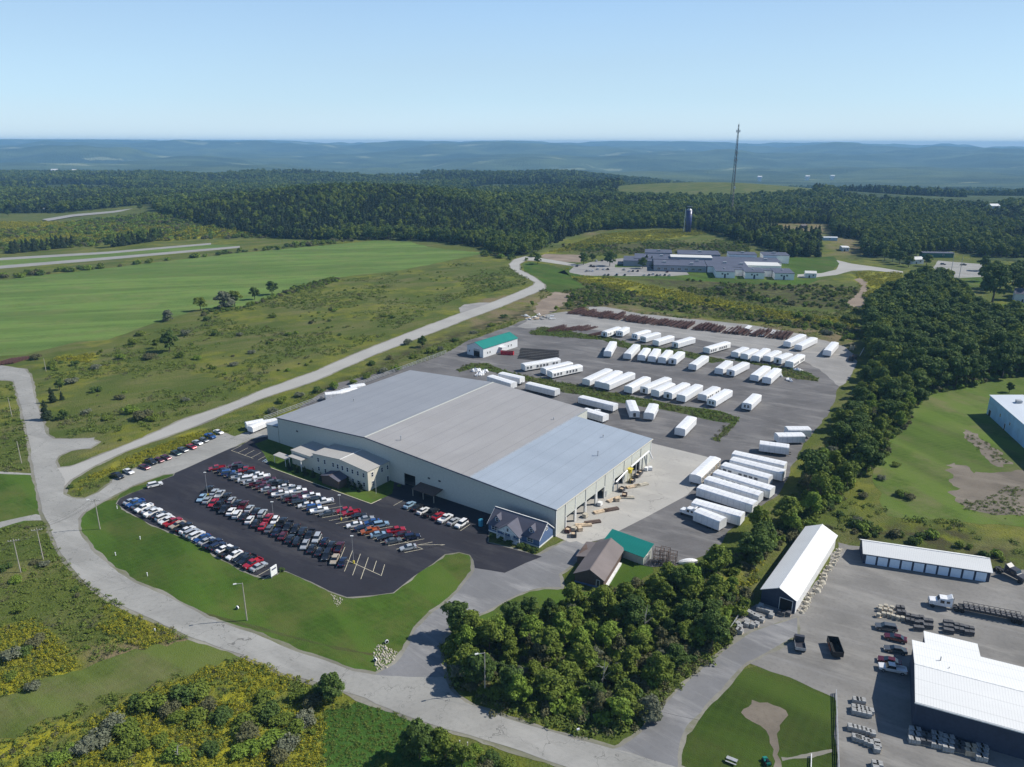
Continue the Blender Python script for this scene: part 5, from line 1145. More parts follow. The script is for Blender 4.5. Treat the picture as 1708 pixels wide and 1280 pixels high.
for i in range(4):
    g = random.Random(200 + i); bl_ = [(g.uniform(-.9, .9), g.uniform(-.9, .9), g.uniform(.1, .35), .45, .4) for _ in range(6)]
    add_lib(L_weed, leaf_mesh('w%d' % i, leaf_cloud(bl_, 70, .16, 200 + i, .6), ('leaf_weed', 'leaf_weed', 'leaf_weed', 'leaf_brown')[i]))
    add_lib(L_gold, leaf_mesh('g%d' % i, leaf_cloud([(a, b, c + .15, .42, .5) for a, b, c, _, _ in bl_], 110, .13, 220 + i, .7), 'leaf_gold'))
for i, mt in enumerate(('leaf_olive', 'leaf_dark', 'leaf_olive', 'leaf_brown', 'leaf_bright')):
    g = random.Random(240 + i); bl_ = [(g.uniform(-1, 1), g.uniform(-1, 1), g.uniform(.4, 1.3), g.uniform(.5, 1), .75) for _ in range(7)]
    add_lib(L_bush, leaf_mesh('u%d' % i, leaf_cloud(bl_, 420, .3, 240 + i), mt))
def scatter(name, pts, sc, idx, coll, label=None, szz=None):
    n = len(pts); me = bpy.data.meshes.new(name); me.vertices.add(n); me.vertices.foreach_set('co', np.asarray(pts, np.float32).ravel())
    g = np.random.default_rng(n)
    for nm, ty, v in (('sc', 'FLOAT', sc), ('rz', 'FLOAT', g.uniform(0, 6.28, n)), ('pi', 'INT', idx)):
        a = me.attributes.new(nm, ty, 'POINT'); a.data.foreach_set('value', np.asarray(v, np.int32 if ty == 'INT' else np.float32))
    me.update(); o = link(name, me); o['kind'] = 'stuff'
    if label: o['label'] = label
    ng = bpy.data.node_groups.new(name, 'GeometryNodeTree'); ng.interface.new_socket('Geometry', in_out='INPUT', socket_type='NodeSocketGeometry'); ng.interface.new_socket('Geometry', in_out='OUTPUT', socket_type='NodeSocketGeometry')
    N = ng.nodes.new; gi = N('NodeGroupInput'); go = N('NodeGroupOutput'); ip = N('GeometryNodeInstanceOnPoints'); ci = N('GeometryNodeCollectionInfo')
    ci.inputs['Collection'].default_value = coll; ci.inputs['Separate Children'].default_value = True; ci.inputs['Reset Children'].default_value = True
    def attr(nm, dt): q = N('GeometryNodeInputNamedAttribute'); q.data_type = dt; q.inputs['Name'].default_value = nm; return q.outputs['Attribute']
    cx = N('ShaderNodeCombineXYZ'); Lk = ng.links.new
    Lk(gi.outputs[0], ip.inputs['Points']); Lk(ci.outputs[0], ip.inputs['Instance']); ip.inputs['Pick Instance'].default_value = True
    Lk(attr('pi', 'INT'), ip.inputs['Instance Index']); Lk(attr('rz', 'FLOAT'), cx.inputs[2]); Lk(cx.outputs[0], ip.inputs['Rotation']); Lk(attr('sc', 'FLOAT'), ip.inputs['Scale'])
    Lk(ip.outputs[0], go.inputs[0]); md = o.modifiers.new('scatter', 'NODES'); md.node_group = ng; return o
def sample(poly, spacing, rs, jitter=.42):
    P = np.array(poly); x0, y0 = P.min(0); x1, y1 = P.max(0); g = np.random.default_rng(rs)
    X, Y = np.meshgrid(np.arange(x0, x1, spacing), np.arange(y0, y1, spacing * .87)); X = X + (np.arange(X.shape[0]) % 2)[:, None] * spacing / 2
    x = (X + g.uniform(-jitter, jitter, X.shape) * spacing).ravel(); y = (Y + g.uniform(-jitter, jitter, X.shape) * spacing).ravel(); k = inpoly(x, y, poly); return x[k], y[k]
def in_sheets(x, y, margin=0):
    mk = np.zeros(x.shape, bool)
    for p in SHEETS: mk |= inpoly(x, y, p)
    return mk

# --- individual trees: (pixel polygon, z, spacing, kinds, scale range, label, name)
TREES = []
clump = PX('741,1096 762,1058 820,1034 880,1014 950,1006 1010,1004 1060,985 1120,975 1180,975 1195,1000 1212,1040 1180,1088 1135,1125 1085,1172 1035,1208 975,1208 900,1185 830,1170 785,1152 750,1128')
band_a = PX('1190,975 1175,955 1205,935 1240,905 1285,880 1320,855 1345,820 1350,790 1378,755 1400,720 1425,690 1440,650 1445,620 1480,620 1530,640 1560,650 1555,680 1525,720 1480,770 1430,800 1400,835 1370,862 1320,905 1270,935 1230,965')
band_b = PX('1447,600 1447,545 1450,515 1490,492 1530,470 1578,472 1605,500 1640,530 1690,528 1750,545 1750,648 1700,640 1620,645 1570,655 1500,640')
band_b2 = PX('1618,560 1600,500 1650,500 1760,540 1760,600')
rg = random.Random(5)
def near_building(x, y):
    mk = np.zeros(x.shape, bool)
    for o_, d_, w_, l_ in ((la, ld, LW, LL), (bl, bd, BW, BD), (ga - gx * GL, gx, GL, GW)):
        n_ = Vector((-d_.y, d_.x, 0)); u = (x - o_.x) * d_.x + (y - o_.y) * d_.y; v = (x - o_.x) * n_.x + (y - o_.y) * n_.y; mk |= (u > -4.5) & (u < w_ + 4.5) & (v > -4.5) & (v < l_ + 5)
    return mk
def choose(ks): return rg.choices([k for k, _ in ks], [w for _, w in ks])[0]
cand = []
for poly, zz, sp_, kinds, s0, s1, tg_ in ((clump, 0, 4.5, (('broad', 6), ('dark', 1.6), ('bright', 2.2), ('gray', .9), ('brown', 1.0)), .38, .86, 'c'),
        (band_a, 0, 6.6, (('broad', 4), ('dark', 2.5), ('bright', 1.6), ('gray', .5), ('brown', .3)), .7, 1.12, 'a'), (band_b, 0, 8.2, (('dark', 7), ('broad', 1.6), ('bright', .5)), 1.05, 1.5, 'b')):
    x, y = sample(WP(poly), sp_, 3); k = ~in_sheets(x, y) & ~near_building(x, y)
    for a, b in zip(x[k], y[k]):
        if tg_ == 'c' and rg.random() < .1: continue
        cand.append((math.hypot(a, b), a, b, choose(kinds), rg.uniform(s0, s1), tg_))
cand.sort(); NIND = 262
KN = dict(broad='olive leafy tree', dark='dark leafy tree', bright='bright green tree', gray='grey-green bushy tree', brown='sparse brownish tree', conifer='dark conifer')
ZN = dict(c=('in the dense thicket between the driveway and the gravel lane', 'trees in the thicket beside the main road'), a=('in the tree band between the module yard and the sheds', 'trees of the band along the module yard'), b=('in the tall wood beside the far end of the module yard', 'trees of the tall wood beyond the yard'))
EDG = [(WP(PX('741,1096 762,1058 820,1034 880,1014')), 'c', 'driveway side of the thicket', 'the main road'), (WP(PX('950,1006 1010,1004 1060,985 1120,975 1180,975')), 'c', 'house side of the thicket', 'the driveway'),
       (WP(PX('1212,1040 1180,1088 1135,1125 1085,1172 1035,1208')), 'c', 'gravel lane side of the thicket', 'the long shed'), (WP(PX('975,1208 900,1185 830,1170 785,1152 750,1128')), 'c', 'main road side of the thicket', 'the gravel lane'),
       (WP(PX('1175,955 1205,935 1240,905 1285,880 1320,855 1345,820 1350,790 1378,755 1400,720 1425,690 1440,650')), 'a', 'yard side of the tree band', 'the green shed'),
       (WP(PX('1530,640 1560,650 1555,680 1525,720 1480,770 1430,800 1400,835 1370,862 1320,905 1270,935')), 'a', 'field side of the tree band', 'the tall wood'),
       (WP(PX('1447,600 1447,545 1450,515 1490,492')), 'b', 'yard side of the tall wood', 'the tree band'), (WP(PX('1750,648 1700,640 1620,645 1570,655')), 'b', 'field side of the tall wood', 'the warehouse')]
def edge_of(x, y, tg_):
    best = None
    for pts, z_, nm, fr in EDG:
        if z_ != tg_: continue
        acc = 0
        for p, q in zip(pts[:-1], pts[1:]):
            p = Vector(p); q = Vector(q); L_ = (q - p).length; t = max(0, min(1, (Vector((x, y)) - p).dot(q - p) / L_ ** 2)); dd = (p.lerp(q, t) - Vector((x, y))).length
            if best is None or dd < best[0]: best = (dd, nm, fr, acc + t * L_)
            acc += L_
    return best if best and best[0] < {'c': 5.5, 'a': 8, 'b': 10}[tg_] else None
lab_of = {}; byedge = {}
for i, (d, a, b, kd, s, tg_) in enumerate(cand[:NIND]):
    ed = edge_of(a, b, tg_)
    if ed: byedge.setdefault((ed[1], ed[2], kd), []).append((ed[3], i))
for (nm, fr, kd), ls in byedge.items():
    for n_, (_, i) in enumerate(sorted(ls)): lab_of[i] = (f'{ordn(n_ + 1)} {KN[kd]} from {fr} on the {nm}' if len(ls) > 1 else f'the only {KN[kd]} on the {nm}', f'{KN[kd]}s on the {nm}')
for i, (d, a, b, kd, s, tg_) in enumerate(cand[:NIND]):
    lb, gp_ = lab_of.get(i, (f'{KN[kd]} ' + {'c': 'amid the thicket between driveway and gravel lane', 'a': 'amid the tree band between yard and sheds', 'b': 'amid the tall wood beyond the yard'}[tg_], KN[kd] + 's ' + {'c': 'amid the thicket', 'a': 'amid the tree band', 'b': 'amid the tall wood'}[tg_]))
    plant('tree', kd, i, a, b, s, lb, 'tree', gp_, szz=rg.uniform(.9, 1.12))
def near_index(kd): return {'dark': 0, 'broad': 1, 'bright': 4, 'gray': 1, 'brown': 1, 'conifer': 3}[kd]
rest = cand[NIND:]
# --- trees standing alone or in small groups (labels say where)
def lone(px, py, kd, s, label, name='tree', cat='tree', group=None, i=0, z=None):
    p = W(px, py); plant(name, kd, i, p.x, p.y, s, label, cat, group, szz=1)
for v in ((88, 672, 'conifer', .62, 'dark round conifer casting shade on the small side road'), (104, 668, 'conifer', .38, 'small conifer right behind the roadside conifer'), (100, 652, 'dark', .5, 'dark bushy tree behind the two roadside conifers'),
          (78, 700, 'conifer', .75, 'tallest dark conifer at the edge of the small side road'), (107, 700, 'dark', .4, 'low round tree in the meadow behind the tall conifer'),
          (284, 588, 'dark', 1.1, 'largest dark leafy tree in the middle of the scrub meadow'), (262, 582, 'broad', .6, 'broad tree touching the largest tree of the scrub meadow'), (280, 536, 'gray', 1.1, 'pale tree where hay field and scrub meadow meet'),
          (335, 519, 'broad', 1.0, 'short tree first in the hedge line of the hay field'), (376, 515, 'gray', 1.8, 'tall grey-green tree in the hedge line of the hay field'), (392, 512, 'broad', 1.2, 'tree leaning to the tall grey tree in the hedge line'),
          (425, 500, 'dark', .85, 'small dark tree at the hay field edge beyond the grey tree'), (454, 492, 'dark', .95, 'darkest round tree at the hay field edge'), (555, 1172, 'dark', .62, 'round dark tree overhanging the verge of the main road'),
          (700, 1265, 'dark', .75, 'dark tree above the lower verge of the main road'), (735, 1270, 'broad', .7, 'olive tree beside the crop patch below the main road'), (770, 1285, 'broad', .6, 'olive tree at the bottom edge of the picture by the road'),
          (897, 441, 'dark', .9, 'single tree on the lawn inside the road bend'), (973, 442, 'dark', 1.05, 'round tree at the entrance of the school parking lot'), (1017, 444, 'dark', 1.2, 'largest round tree in the middle of the school parking lot'),
          (1072, 448, 'dark', .9, 'dark tree at the school walkway'), (1078, 440, 'conifer', .8, 'conical evergreen against the school front'), (1087, 441, 'conifer', .7, 'narrow evergreen nearest the school wall'), (988, 436, 'dark', .7, 'round tree at the upper edge of the school parking lot'),
          (1021, 434, 'dark', .55, 'small tree beyond the upper school parking row'), (1026, 433, 'dark', .5, 'second small tree beyond the upper school parking row'), (234, 352, 'dark', 1.0, 'single round tree beside the farm track'), (13, 356, 'dark', .9, 'single tree near the low farm house'),
          (1683, 655, 'dark', .45, 'dark bush sized tree behind the blue walled warehouse'), (1655, 505, 'dark', 2.5, 'huge spreading tree beside the road at the junction'), (1700, 500, 'dark', 1.6, 'big tree shading the white house'), (1600, 590, 'bright', 1.2, 'bright green tree inside the tall wood'),
          (1218, 988, 'bright', .55, 'bright leafy tree between thicket and long shed'), (1150, 985, 'bright', .95, 'large bright maple standing behind the steel racks'), (1190, 960, 'bright', .8, 'bright maple beside the blue tarp'),
          (928, 520, 'bright', .5, 'young bright tree on the bare bank'), (946, 515, 'bright', .55, 'second young bright tree on the bare bank'), (888, 512, 'bright', .5, 'small yellow-green tree below the road bend'), (1086, 1200, 'gray', .8, 'round silvery bush like tree by the gravel lane'), (705, 580, 'dark', .6, 'dark tree between service lane and hill road')):
    lone(*v[:5])
for px, py, lab in ((1003, 1150, 'bare pale dead tree at the road side of the thicket'), (1075, 1060, 'bare dead tree leaning out of the thicket crowns'), (300, 1268, 'bare pale dead shrub tree at the bottom bush patch')):
    p = W(px, py); t = thing('dead_tree', lab, 'tree', p, rg.uniform(0, 6)); m_ = MB(); h_ = 7.5 if px > 900 else 4; m_.tube((0, 0, -.2), (.3, .2, h_ * .55), .16, .1); m_.tube((.3, .2, h_ * .55), (.1, .5, h_), .1, .03); m_.build('trunk', 'bark_pale', t)
    for q in range(8): z = h_ * rg.uniform(.3, .85); a = rg.uniform(0, 6.28); MB().tube((.25, .2, z), (math.cos(a) * h_ * .25, math.sin(a) * h_ * .25, z + h_ * rg.uniform(.08, .22)), .05, .015, 5).build('limb', 'bark_pale', t)
x = 20
for i in range(13):
    px = 22 + i * 8.2 + rg.uniform(-3, 3); lone(px, 423 - i * .9, 'conifer', rg.uniform(.95, 1.35), f'{ordn(i + 1)} dark spruce from the picture edge in the row before the yellow field', group='spruces in the row before the yellow field', i=i)
for i in range(15):
    px = 187 + i * 6 + rg.uniform(-2, 2); lone(px, 413 - i * .9, 'conifer' if i % 4 else 'dark', rg.uniform(1.0, 1.35), f'{ordn(i + 1)} dark tree from the spruce row in the clump above the highway', group='trees in the clump above the highway', i=i)
for i, (px, py, s) in enumerate(((1640, 470, 1.5), (1668, 482, 1.8), (1688, 476, 1.6), (1705, 486, 1.7), (1722, 494, 1.8), (1652, 488, 1.4), (1680, 466, 1.3), (1700, 462, 1.3), (1722, 470, 1.4), (1515, 446, 1.1), (1500, 442, 1.2), (1488, 438, 1.1), (1475, 435, 1.2), (1545, 444, 1.0), (1640, 452, 1.2), (1660, 456, 1.2))):
    lone(px, py, 'dark' if i % 3 else 'broad', s, f'{ordn(i + 1)} broad tree in the group around the road junction', group='trees around the road junction', i=i)
# --- shrubs standing in the open
SH = []
for s, lab, grp in (
    ('20,1100 1.9;40,1092 1.6;62,1075 1.7;15,1135 1.2;55,1150 1.1;125,985 .8;150,1055 .6;35,1020 1.2;30,970 1.3;75,945 1.0;60,942 1.1;10,952 1.3', 'dark shrub from the picture edge in the goldenrod meadow', 'shrubs in the goldenrod meadow'),
    ('255,1180 2.1;285,1190 1.8;310,1165 2.2;335,1160 2.0;350,1185 1.6;325,1205 1.9;300,1200 1.5;370,1200 1.8;230,1175 1.7;190,1215 2.0;215,1225 2.1;165,1240 1.9;140,1255 1.6;120,1262 1.6;90,1275 1.5;60,1280 1.6;230,1250 1.7;270,1240 1.5;300,1262 1.8;200,1262 1.7', 'shrub from the picture edge in the lower goldenrod patch', 'shrubs in the lower goldenrod field'),
    ('400,1215 1.9;415,1230 1.8;430,1200 2.0;450,1195 2.0;470,1205 1.7;485,1225 1.9;455,1245 2.0;420,1255 1.7;480,1250 1.6;500,1165 1.5;520,1180 1.7;535,1160 1.6;510,1205 1.7;440,1170 1.6;395,1262 1.5;350,1255 1.6;465,1268 1.5', 'shrub from the goldenrod side in the patch beside the crops', 'shrubs beside the crop patch'),
    ('690,1250 1.8;720,1240 1.7;790,1262 1.5;820,1270 1.5;760,1265 1.7;850,1278 1.4;640,1275 1.2;810,1288 1.4', 'shrub from the crop side below the main road', 'shrubs below the main road'),
    ('120,640 1.4;160,655 1.2;200,668 1.2;215,690 1.5;240,700 1.7;252,702 1.3;310,670 1.0;160,616 1.3;200,600 1.4;225,575 1.6;250,600 1.8;300,598 1.6;235,560 1.6;330,600 1.2;360,560 1.3;400,560 1.0;420,590 1.0;310,560 1.5;345,535 1.3;480,560 1.0;520,540 1.0;560,520 1.0;600,500 1.0;640,480 .9;455,530 1.2;640,530 1.2;655,532 1.0;390,610 1.0;180,700 1.1;145,690 1.0;125,610 1.1;60,600 1.5;85,615 1.6', 'dark shrub from the side road in the scrub meadow', 'shrubs in the scrub meadow'),
    ('660,618 1.2;640,622 1.1;610,632 1.3;590,640 1.1;560,648 1.2;530,655 1.3;500,662 1.1;470,672 1.3;455,690 1.2;690,598 1.2;720,590 1.3;735,585 1.0;760,570 1.2;790,558 1.1;820,545 1.1;840,530 1.2;680,575 1.3;650,600 1.0;620,610 1.1', 'shrub from the lane on the bank below the hill road', 'shrubs on the bank behind the factory'),
    ('1200,485 1.5;1210,492 1.8;1240,490 1.7;1260,500 1.8;1280,505 1.6;1300,500 1.4;1390,495 1.6;1330,530 1.8;1350,535 1.8;1375,545 2;1400,550 2;1410,535 1.8;1180,505 1.3;1120,500 1.1;1060,490 1.1;1010,465 1.3;1000,470 1.2;1100,515 1.2;1340,500 1.4;1420,565 1.6;1380,560 1.6;1300,540 1.2;985,415 1.4;1005,412 1.2', 'shrub from the road bend on the slope below the school', 'shrubs on the slope below the school'),
    ('1508,828 1.6;1515,832 1.4;1500,826 1.3;1470,800 1.2;1495,778 1.2;1440,830 1.3;1400,860 1.2;1430,870 1.2;1350,880 1.4;1380,885 1.3;1620,645 1;1560,655 1.2', 'brush heap from the sheds in the side field', 'brush heaps in the side field')):
    for i, q in enumerate(sorted(s.split(';'), key=lambda q: float(q.split(',')[0]))):
        a, sc = q.split(' '); px, py = map(float, a.split(',')); p = W(px, py)
        plant('shrub', 'bush', rg.randrange(6), p.x, p.y, float(sc) * (1.05 if 'scrub' in lab or 'bank' in lab or 'slope' in lab else .66), ordn(i + 1) + ' ' + lab, 'shrub', grp, szz=rg.uniform(.7, 1.05))
for k in range(10):
    p = W(483 + k * 13.2, 783.5 + k * 4.6) if k < 5 else W(560 + (k - 5) * 10.3, 806 + (k - 5) * 3.4)
    plant('cone_shrub', 'cone', 0, p.x, p.y, rg.uniform(.85, 1.1), f'{ordn(k + 1)} pointed evergreen from the lane side along the office front', 'shrub', 'pointed evergreens along the office front')
for i_, (px, py, s) in enumerate(((820, 897, .5), (835, 903, .55), (850, 907, .5), (868, 913, .6), (882, 917, .6), (892, 921, .6), (666, 812, .4), (470, 953, .45))):
    p = W(px, py); plant('shrub', 'bush', 1, p.x, p.y, s, f'{ordn(i_ + 1)} clipped shrub from the tank before the blue house' if px > 800 else ('small bush behind the office lawn' if px > 600 else 'small shrub at the foot of the white sign'), 'shrub', 'shrubs before the blue house' if px > 800 else None)

# --- the masses: far woods, remaining wood trees, thicket undergrowth, weeds, goldenrod
def woods_mass():
    P = []; S = []; I = []; g = np.random.default_rng(4)
    for y0, y1, sp_, sc in ((760, 1250, 7.2, 1.0), (1250, 1900, 9.5, 1.12), (1900, 2700, 12.5, 1.35), (2700, 3600, 16, 1.6)):
        X, Y = np.meshgrid(np.arange(-y1 * .78, y1 * .8, sp_), np.arange(y0, y1, sp_)); x = (X + g.uniform(-.48, .48, X.shape) * sp_).ravel(); y = (Y + g.uniform(-.48, .48, X.shape) * sp_).ravel()
        k = (np.abs(x) < y * .78 + 30) & woods(x, y); x, y = x[k], y[k]
        cl = fbm(x / 420, y / 420, 44, 3); k = (y < 1350) | (cl < .63); x, y = x[k], y[k]
        P.append(np.stack([x, y, Hf(x, y) - .5], -1)); n = len(x); S.append(sc * g.uniform(.72, 1.25, n))
        st = fbm(x / 160, y / 160, 8, 2); I.append(np.where(g.random(n) < np.clip((st - .42) * 4, .04, .8), 3, g.choice([0, 1, 2, 4], n)))
    P = np.concatenate(P); S = np.concatenate(S); I = np.concatenate(I); d = P[:, 1] < 1150
    scatter('woods', P[~d], S[~d], I[~d], L_far); scatter('forest_edge', P[d], S[d], I[d], L_mid)
woods_mass()
if rest:
    a = np.array([(x, y, 0) for _, x, y, *_ in rest]); scatter('wood_interior', a, [r_[4] * .82 for r_ in rest], [near_index(r_[3]) for r_ in rest], L_mid)
def mass(name, polys, sp_, coll, nk, s0, s1, rs, avoid=True, keep=1.0, weights=None, cl=0):
    P = []
    for p in polys:
        x, y = sample(p, sp_, rs); g = np.random.default_rng(rs + 1); k = g.random(len(x)) < keep
        if avoid: k &= ~in_sheets(x, y)
        if cl: k &= fbm(x / 26, y / 26, rs, 3) > cl
        P.append(np.stack([x[k], y[k]], -1))
    P = np.concatenate(P); x, y = P[:, 0], P[:, 1]; z = Hf(x, y); g = np.random.default_rng(rs + 2); n = len(x)
    scatter(name, np.stack([x, y, z], -1), g.uniform(s0, s1, n), g.choice(nk, n, p=weights), coll)
WPc = WP(clump); WPa = WP(band_a)
mass('undergrowth', [WPc, WPa, WP(PX('1195,975 1260,1000 1215,1075 1190,1080 1200,1030')), WP(band_b)], 2.6, L_bush, 5, .6, 1.25, 11)
hedge = [WP(PX(s)) for s in ('-60,470 0,462 140,449 300,432 460,413 560,402 600,402 460,419 300,440 140,458 0,474 -60,480', '-60,415 0,408 150,398 290,385 440,388 600,392 600,400 440,398 280,402 150,412 0,424', '0,385 120,378 260,362 340,375 300,392 100,396 0,400',
   '620,410 700,404 790,414 838,430 870,432 900,425 900,432 868,437 800,428 760,414 700,410', '330,520 410,506 480,480 560,462 566,470 480,492 420,512 340,528', '1395,885 1540,905 1700,945 1700,935 1560,895 1420,872', '760,1150 900,1195 1035,1222 1045,1210 905,1180 770,1140', '790,1040 870,1008 950,1000 950,1008 870,1022 800,1050')]
mass('scrub', hedge[4:], 3.6, L_bush, 5, .6, 1.3, 15, keep=.75); mass('scrub', hedge[:4] + [WP(PX('100,375 200,365 260,362 280,380 200,390 110,388'))], 7, L_bush, 5, 1.0, 2.6, 16, keep=.6)
open_ = [WP(PX('-60,890 80,872 130,965 250,1040 400,1095 560,1155 640,1190 720,1222 850,1290 850,1345 -250,1345 -250,1100 -60,950')), WP(PX('95,600 560,470 760,440 880,445 880,475 760,500 600,580 300,695 170,752 100,725 60,650')), WP(PX('-80,640 20,640 45,730 50,785 -80,785')), WP(PX('112,815 180,795 330,722 440,690 600,625 700,585 860,530 870,545 740,590 600,640 460,690 440,705 300,745 180,803 130,828')),
   WP(PX('900,440 1000,470 1440,490 1440,560 1400,570 1200,545 950,515 900,500')), WP(PX('1330,800 1480,770 1540,850 1700,880 1700,950 1437,895 1395,900 1300,900')), WP(PX('900,425 1000,395 1170,388 1260,412 1240,430 1090,422 960,430'))]
mass('weeds', open_[:1] + open_[3:4], 1.9, L_weed, 4, .55, 1.25, 21, keep=.8, weights=[.42, .28, .22, .08]); mass('weeds', open_[1:3] + open_[4:], 3.0, L_weed, 4, .8, 1.8, 22, keep=.7, cl=.5, weights=[.42, .26, .2, .12])
mass('shrubbery', open_[1:2] + open_[4:6], 5, L_bush, 5, .25, .85, 27, keep=.35, cl=.6); mass('shrubbery', open_[:1] + open_[3:4], 9, L_bush, 5, .2, .6, 29, keep=.35)
mass('thicket_weeds', [WP(PX('738,1080 760,1045 870,1005 960,997 1060,975 1185,968 1225,1000 1222,1045 1188,1100 1140,1140 1090,1190 1035,1230 975,1228 895,1204 830,1188 780,1166 752,1145')), WP(PX('1195,1000 1260,960 1250,1010 1210,1080 1185,1090'))], 1.25, L_weed, 4, .8, 1.8, 43, keep=.6); mass('thicket_goldenrod', [WP(PX('1185,968 1225,1000 1222,1045 1188,1100 1140,1140 1128,1120 1170,1085 1200,1030')), WP(PX('975,1228 895,1204 830,1188 830,1178 900,1192 975,1216')), WP(PX('840,1020 900,1005 960,997 960,1006 900,1014 845,1030'))], 1.6, L_gold, 4, .6, 1.2, 44, keep=.4)
mass('patch_grass', [WP(gravel_patch), WP(gravel_patch2), WP(PX('1570,770 1600,790 1605,850 1660,866 1700,866 1700,780 1620,785 1590,765'))], 1.7, L_weed, 3, .35, .9, 47, avoid=False, keep=.5, cl=.46); mass('strip_weeds', [WP(island_top), WP(island_low)], 1.9, L_weed, 4, .6, 1.4, 48, avoid=False, keep=.8)
mass('slope_scrub', [SCRUB[0], SCRUB[1], SCRUB[2], SCRUB[3], SCRUB[4], WP(PX('1300,540 1440,555 1440,575 1400,575 1300,555'))], 3.6, L_bush, 5, .35, 1.15, 45, keep=.55, cl=.47, weights=[.28, .26, .18, .22, .06])
mass('crops', [WP(soy_patch)], 1.15, L_weed, 3, .38, .62, 41, avoid=False)
def gmass(name, polys, sp_, s0, s1, rs):
    P = []
    for p in polys:
        x, y = sample(p, sp_, rs); k = ~in_sheets(x, y) & (fbm(x / 9, y / 9, 3, 3) > .36); P.append(np.stack([x[k], y[k]], -1))
    P = np.concatenate(P); n = len(P); g = np.random.default_rng(rs); scatter(name, np.stack([P[:, 0], P[:, 1], Hf(P[:, 0], P[:, 1])], -1), g.uniform(s0, s1, n), g.choice(4, n), L_gold)
gmass('goldenrod', GOLD[:4], 1.25, .5, 1.0, 31); gmass('goldenrod', [GOLD[4], GOLD[8], GOLD[10]], 2.0, .8, 1.4, 33); gmass('goldenrod', GOLD[5:8], 3.2, 1.0, 2.0, 35); gmass('goldenrod', [GOLD[9], WP(PX('280,388 440,384 470,395 300,400'))], 6.5, 2.2, 4.2, 37)
# ------------------------------------------------------------------ poles, mast, silo
def post(name, label, cat, px, py, h, cross=0, lamp=0, mat='pole_wood', r=.16, group=None, ang=0, z=None):
    p = W(px, py); t = thing(name, label, cat, (p.x, p.y, 0 if z is None else z), R(ang), group)
    MB().tube((0, 0, -.2), (0, 0, h), r, r * .6, 8).build('pole', mat, t)
    if cross: 
        MB().box(-1.3, 1.3, -.06, .06, h - .7, h - .55).build('crossarm', mat, t)
        for x in (-1.2, -.6, .6, 1.2): MB().tube((x, 0, h - .55), (x, 0, h - .3), .05, n=6).build('insulator', 'white_trim', t)
    if lamp:
        MB().tube((0, 0, h - .15), (1.7, 0, h + .1), .05).build('lamp_arm', 'galv', t); MB().box(1.3, 2.1, -.17, .17, h + .02, h + .2, taper=.05).build('lamp_head', 'lamp_glass', t)
    return t
post('utility_pole', 'utility pole with crossarm at the meadow edge, nearer the picture corner', 'utility pole', 35, 957, 10.5, 1, ang=20); post('utility_pole', 'utility pole with crossarm just across from the lawn driveway', 'utility pole', 72.5, 935, 10, 1, ang=20)
post('utility_pole', 'bare wooden pole beside the upper meadow of the side road', 'utility pole', 20, 695, 8.5); post('utility_pole', 'bare wooden pole near the lower meadow of the side road', 'utility pole', 36, 773, 8.5)
post('street_light', 'wooden street light pole on the corner of the front lawn', 'street light', 167, 883, 10, 1, 1, ang=200); post('street_light', 'wooden street light pole at the ditch of the front lawn', 'street light', 412, 1035, 10.4, 0, 1, ang=200)
post('street_light', 'street light pole standing in the roadside thicket', 'street light', 809, 1158, 10.4, 0, 1, ang=200); post('utility_pole', 'pale wooden pole beside the rusty heap at the side road end', 'utility pole', 77, 620, 7, 0)
for px, py, lab in ((347, 828, 'parking lot lamp post at the lane end of the middle row'), (458, 880, 'parking lot lamp post in the centre of the middle row'), (590, 940, 'parking lot lamp post with yellow base among empty bays'), (569, 868, 'parking lot lamp post in the upper double row')):
    t = post('lamp_post', lab, 'lamp post', px, py, 8.4, 0, 0, 'galv', .07); MB().tube((0, 0, .03), (0, 0, .8), .28, .28, 10).build('concrete_base', 'yellow_paint', t); MB().box(-.4, .4, -.2, .2, 8.4, 8.56).build('lamp_head', 'lamp_glass', t)
post('lamp_post', 'thin lamp post on the junction lawn near the parking', 'lamp post', 1585, 461, 20, 0, 0, 'galv', .25); post('lamp_post', 'thin lamp post beside the side road at the junction', 'lamp post', 1599, 467, 20, 0, 0, 'galv', .25)
def cable(pts, label, sag=1.2, r=.025):
    m_ = MB(); prev = None
    for a, b in zip(pts[:-1], pts[1:]):
        a = Vector(a); b = Vector(b)
        for i in range(10):
            t0, t1 = i / 10, (i + 1) / 10; f = lambda t: a.lerp(b, t) - Vector((0, 0, sag * 4 * t * (1 - t))); m_.tube(f(t0), f(t1), r, n=4)
    o = m_.build('power_line', 'cable'); tag(o, label, 'power line', 'power lines')
pl = [W(35, 957), W(72.5, 935)]
for k, dx in enumerate((-1.2, .6, 1.2)):
    v = Vector((dx * .9, dx * .3, 10)); cable([W(-70, 1010) + v, pl[0] + v, pl[1] + v, W(167, 883) + v], ('outermost', 'middle', 'innermost')[k] + ' power line strung between the crossarm poles over the road')
cable([W(809, 1158) + Vector((0, 0, 9.6)), W(960, 1200) + Vector((0, 0, 9.3)), W(1180, 1270) + Vector((0, 0, 9))], 'power line running through the thicket to the street light pole')
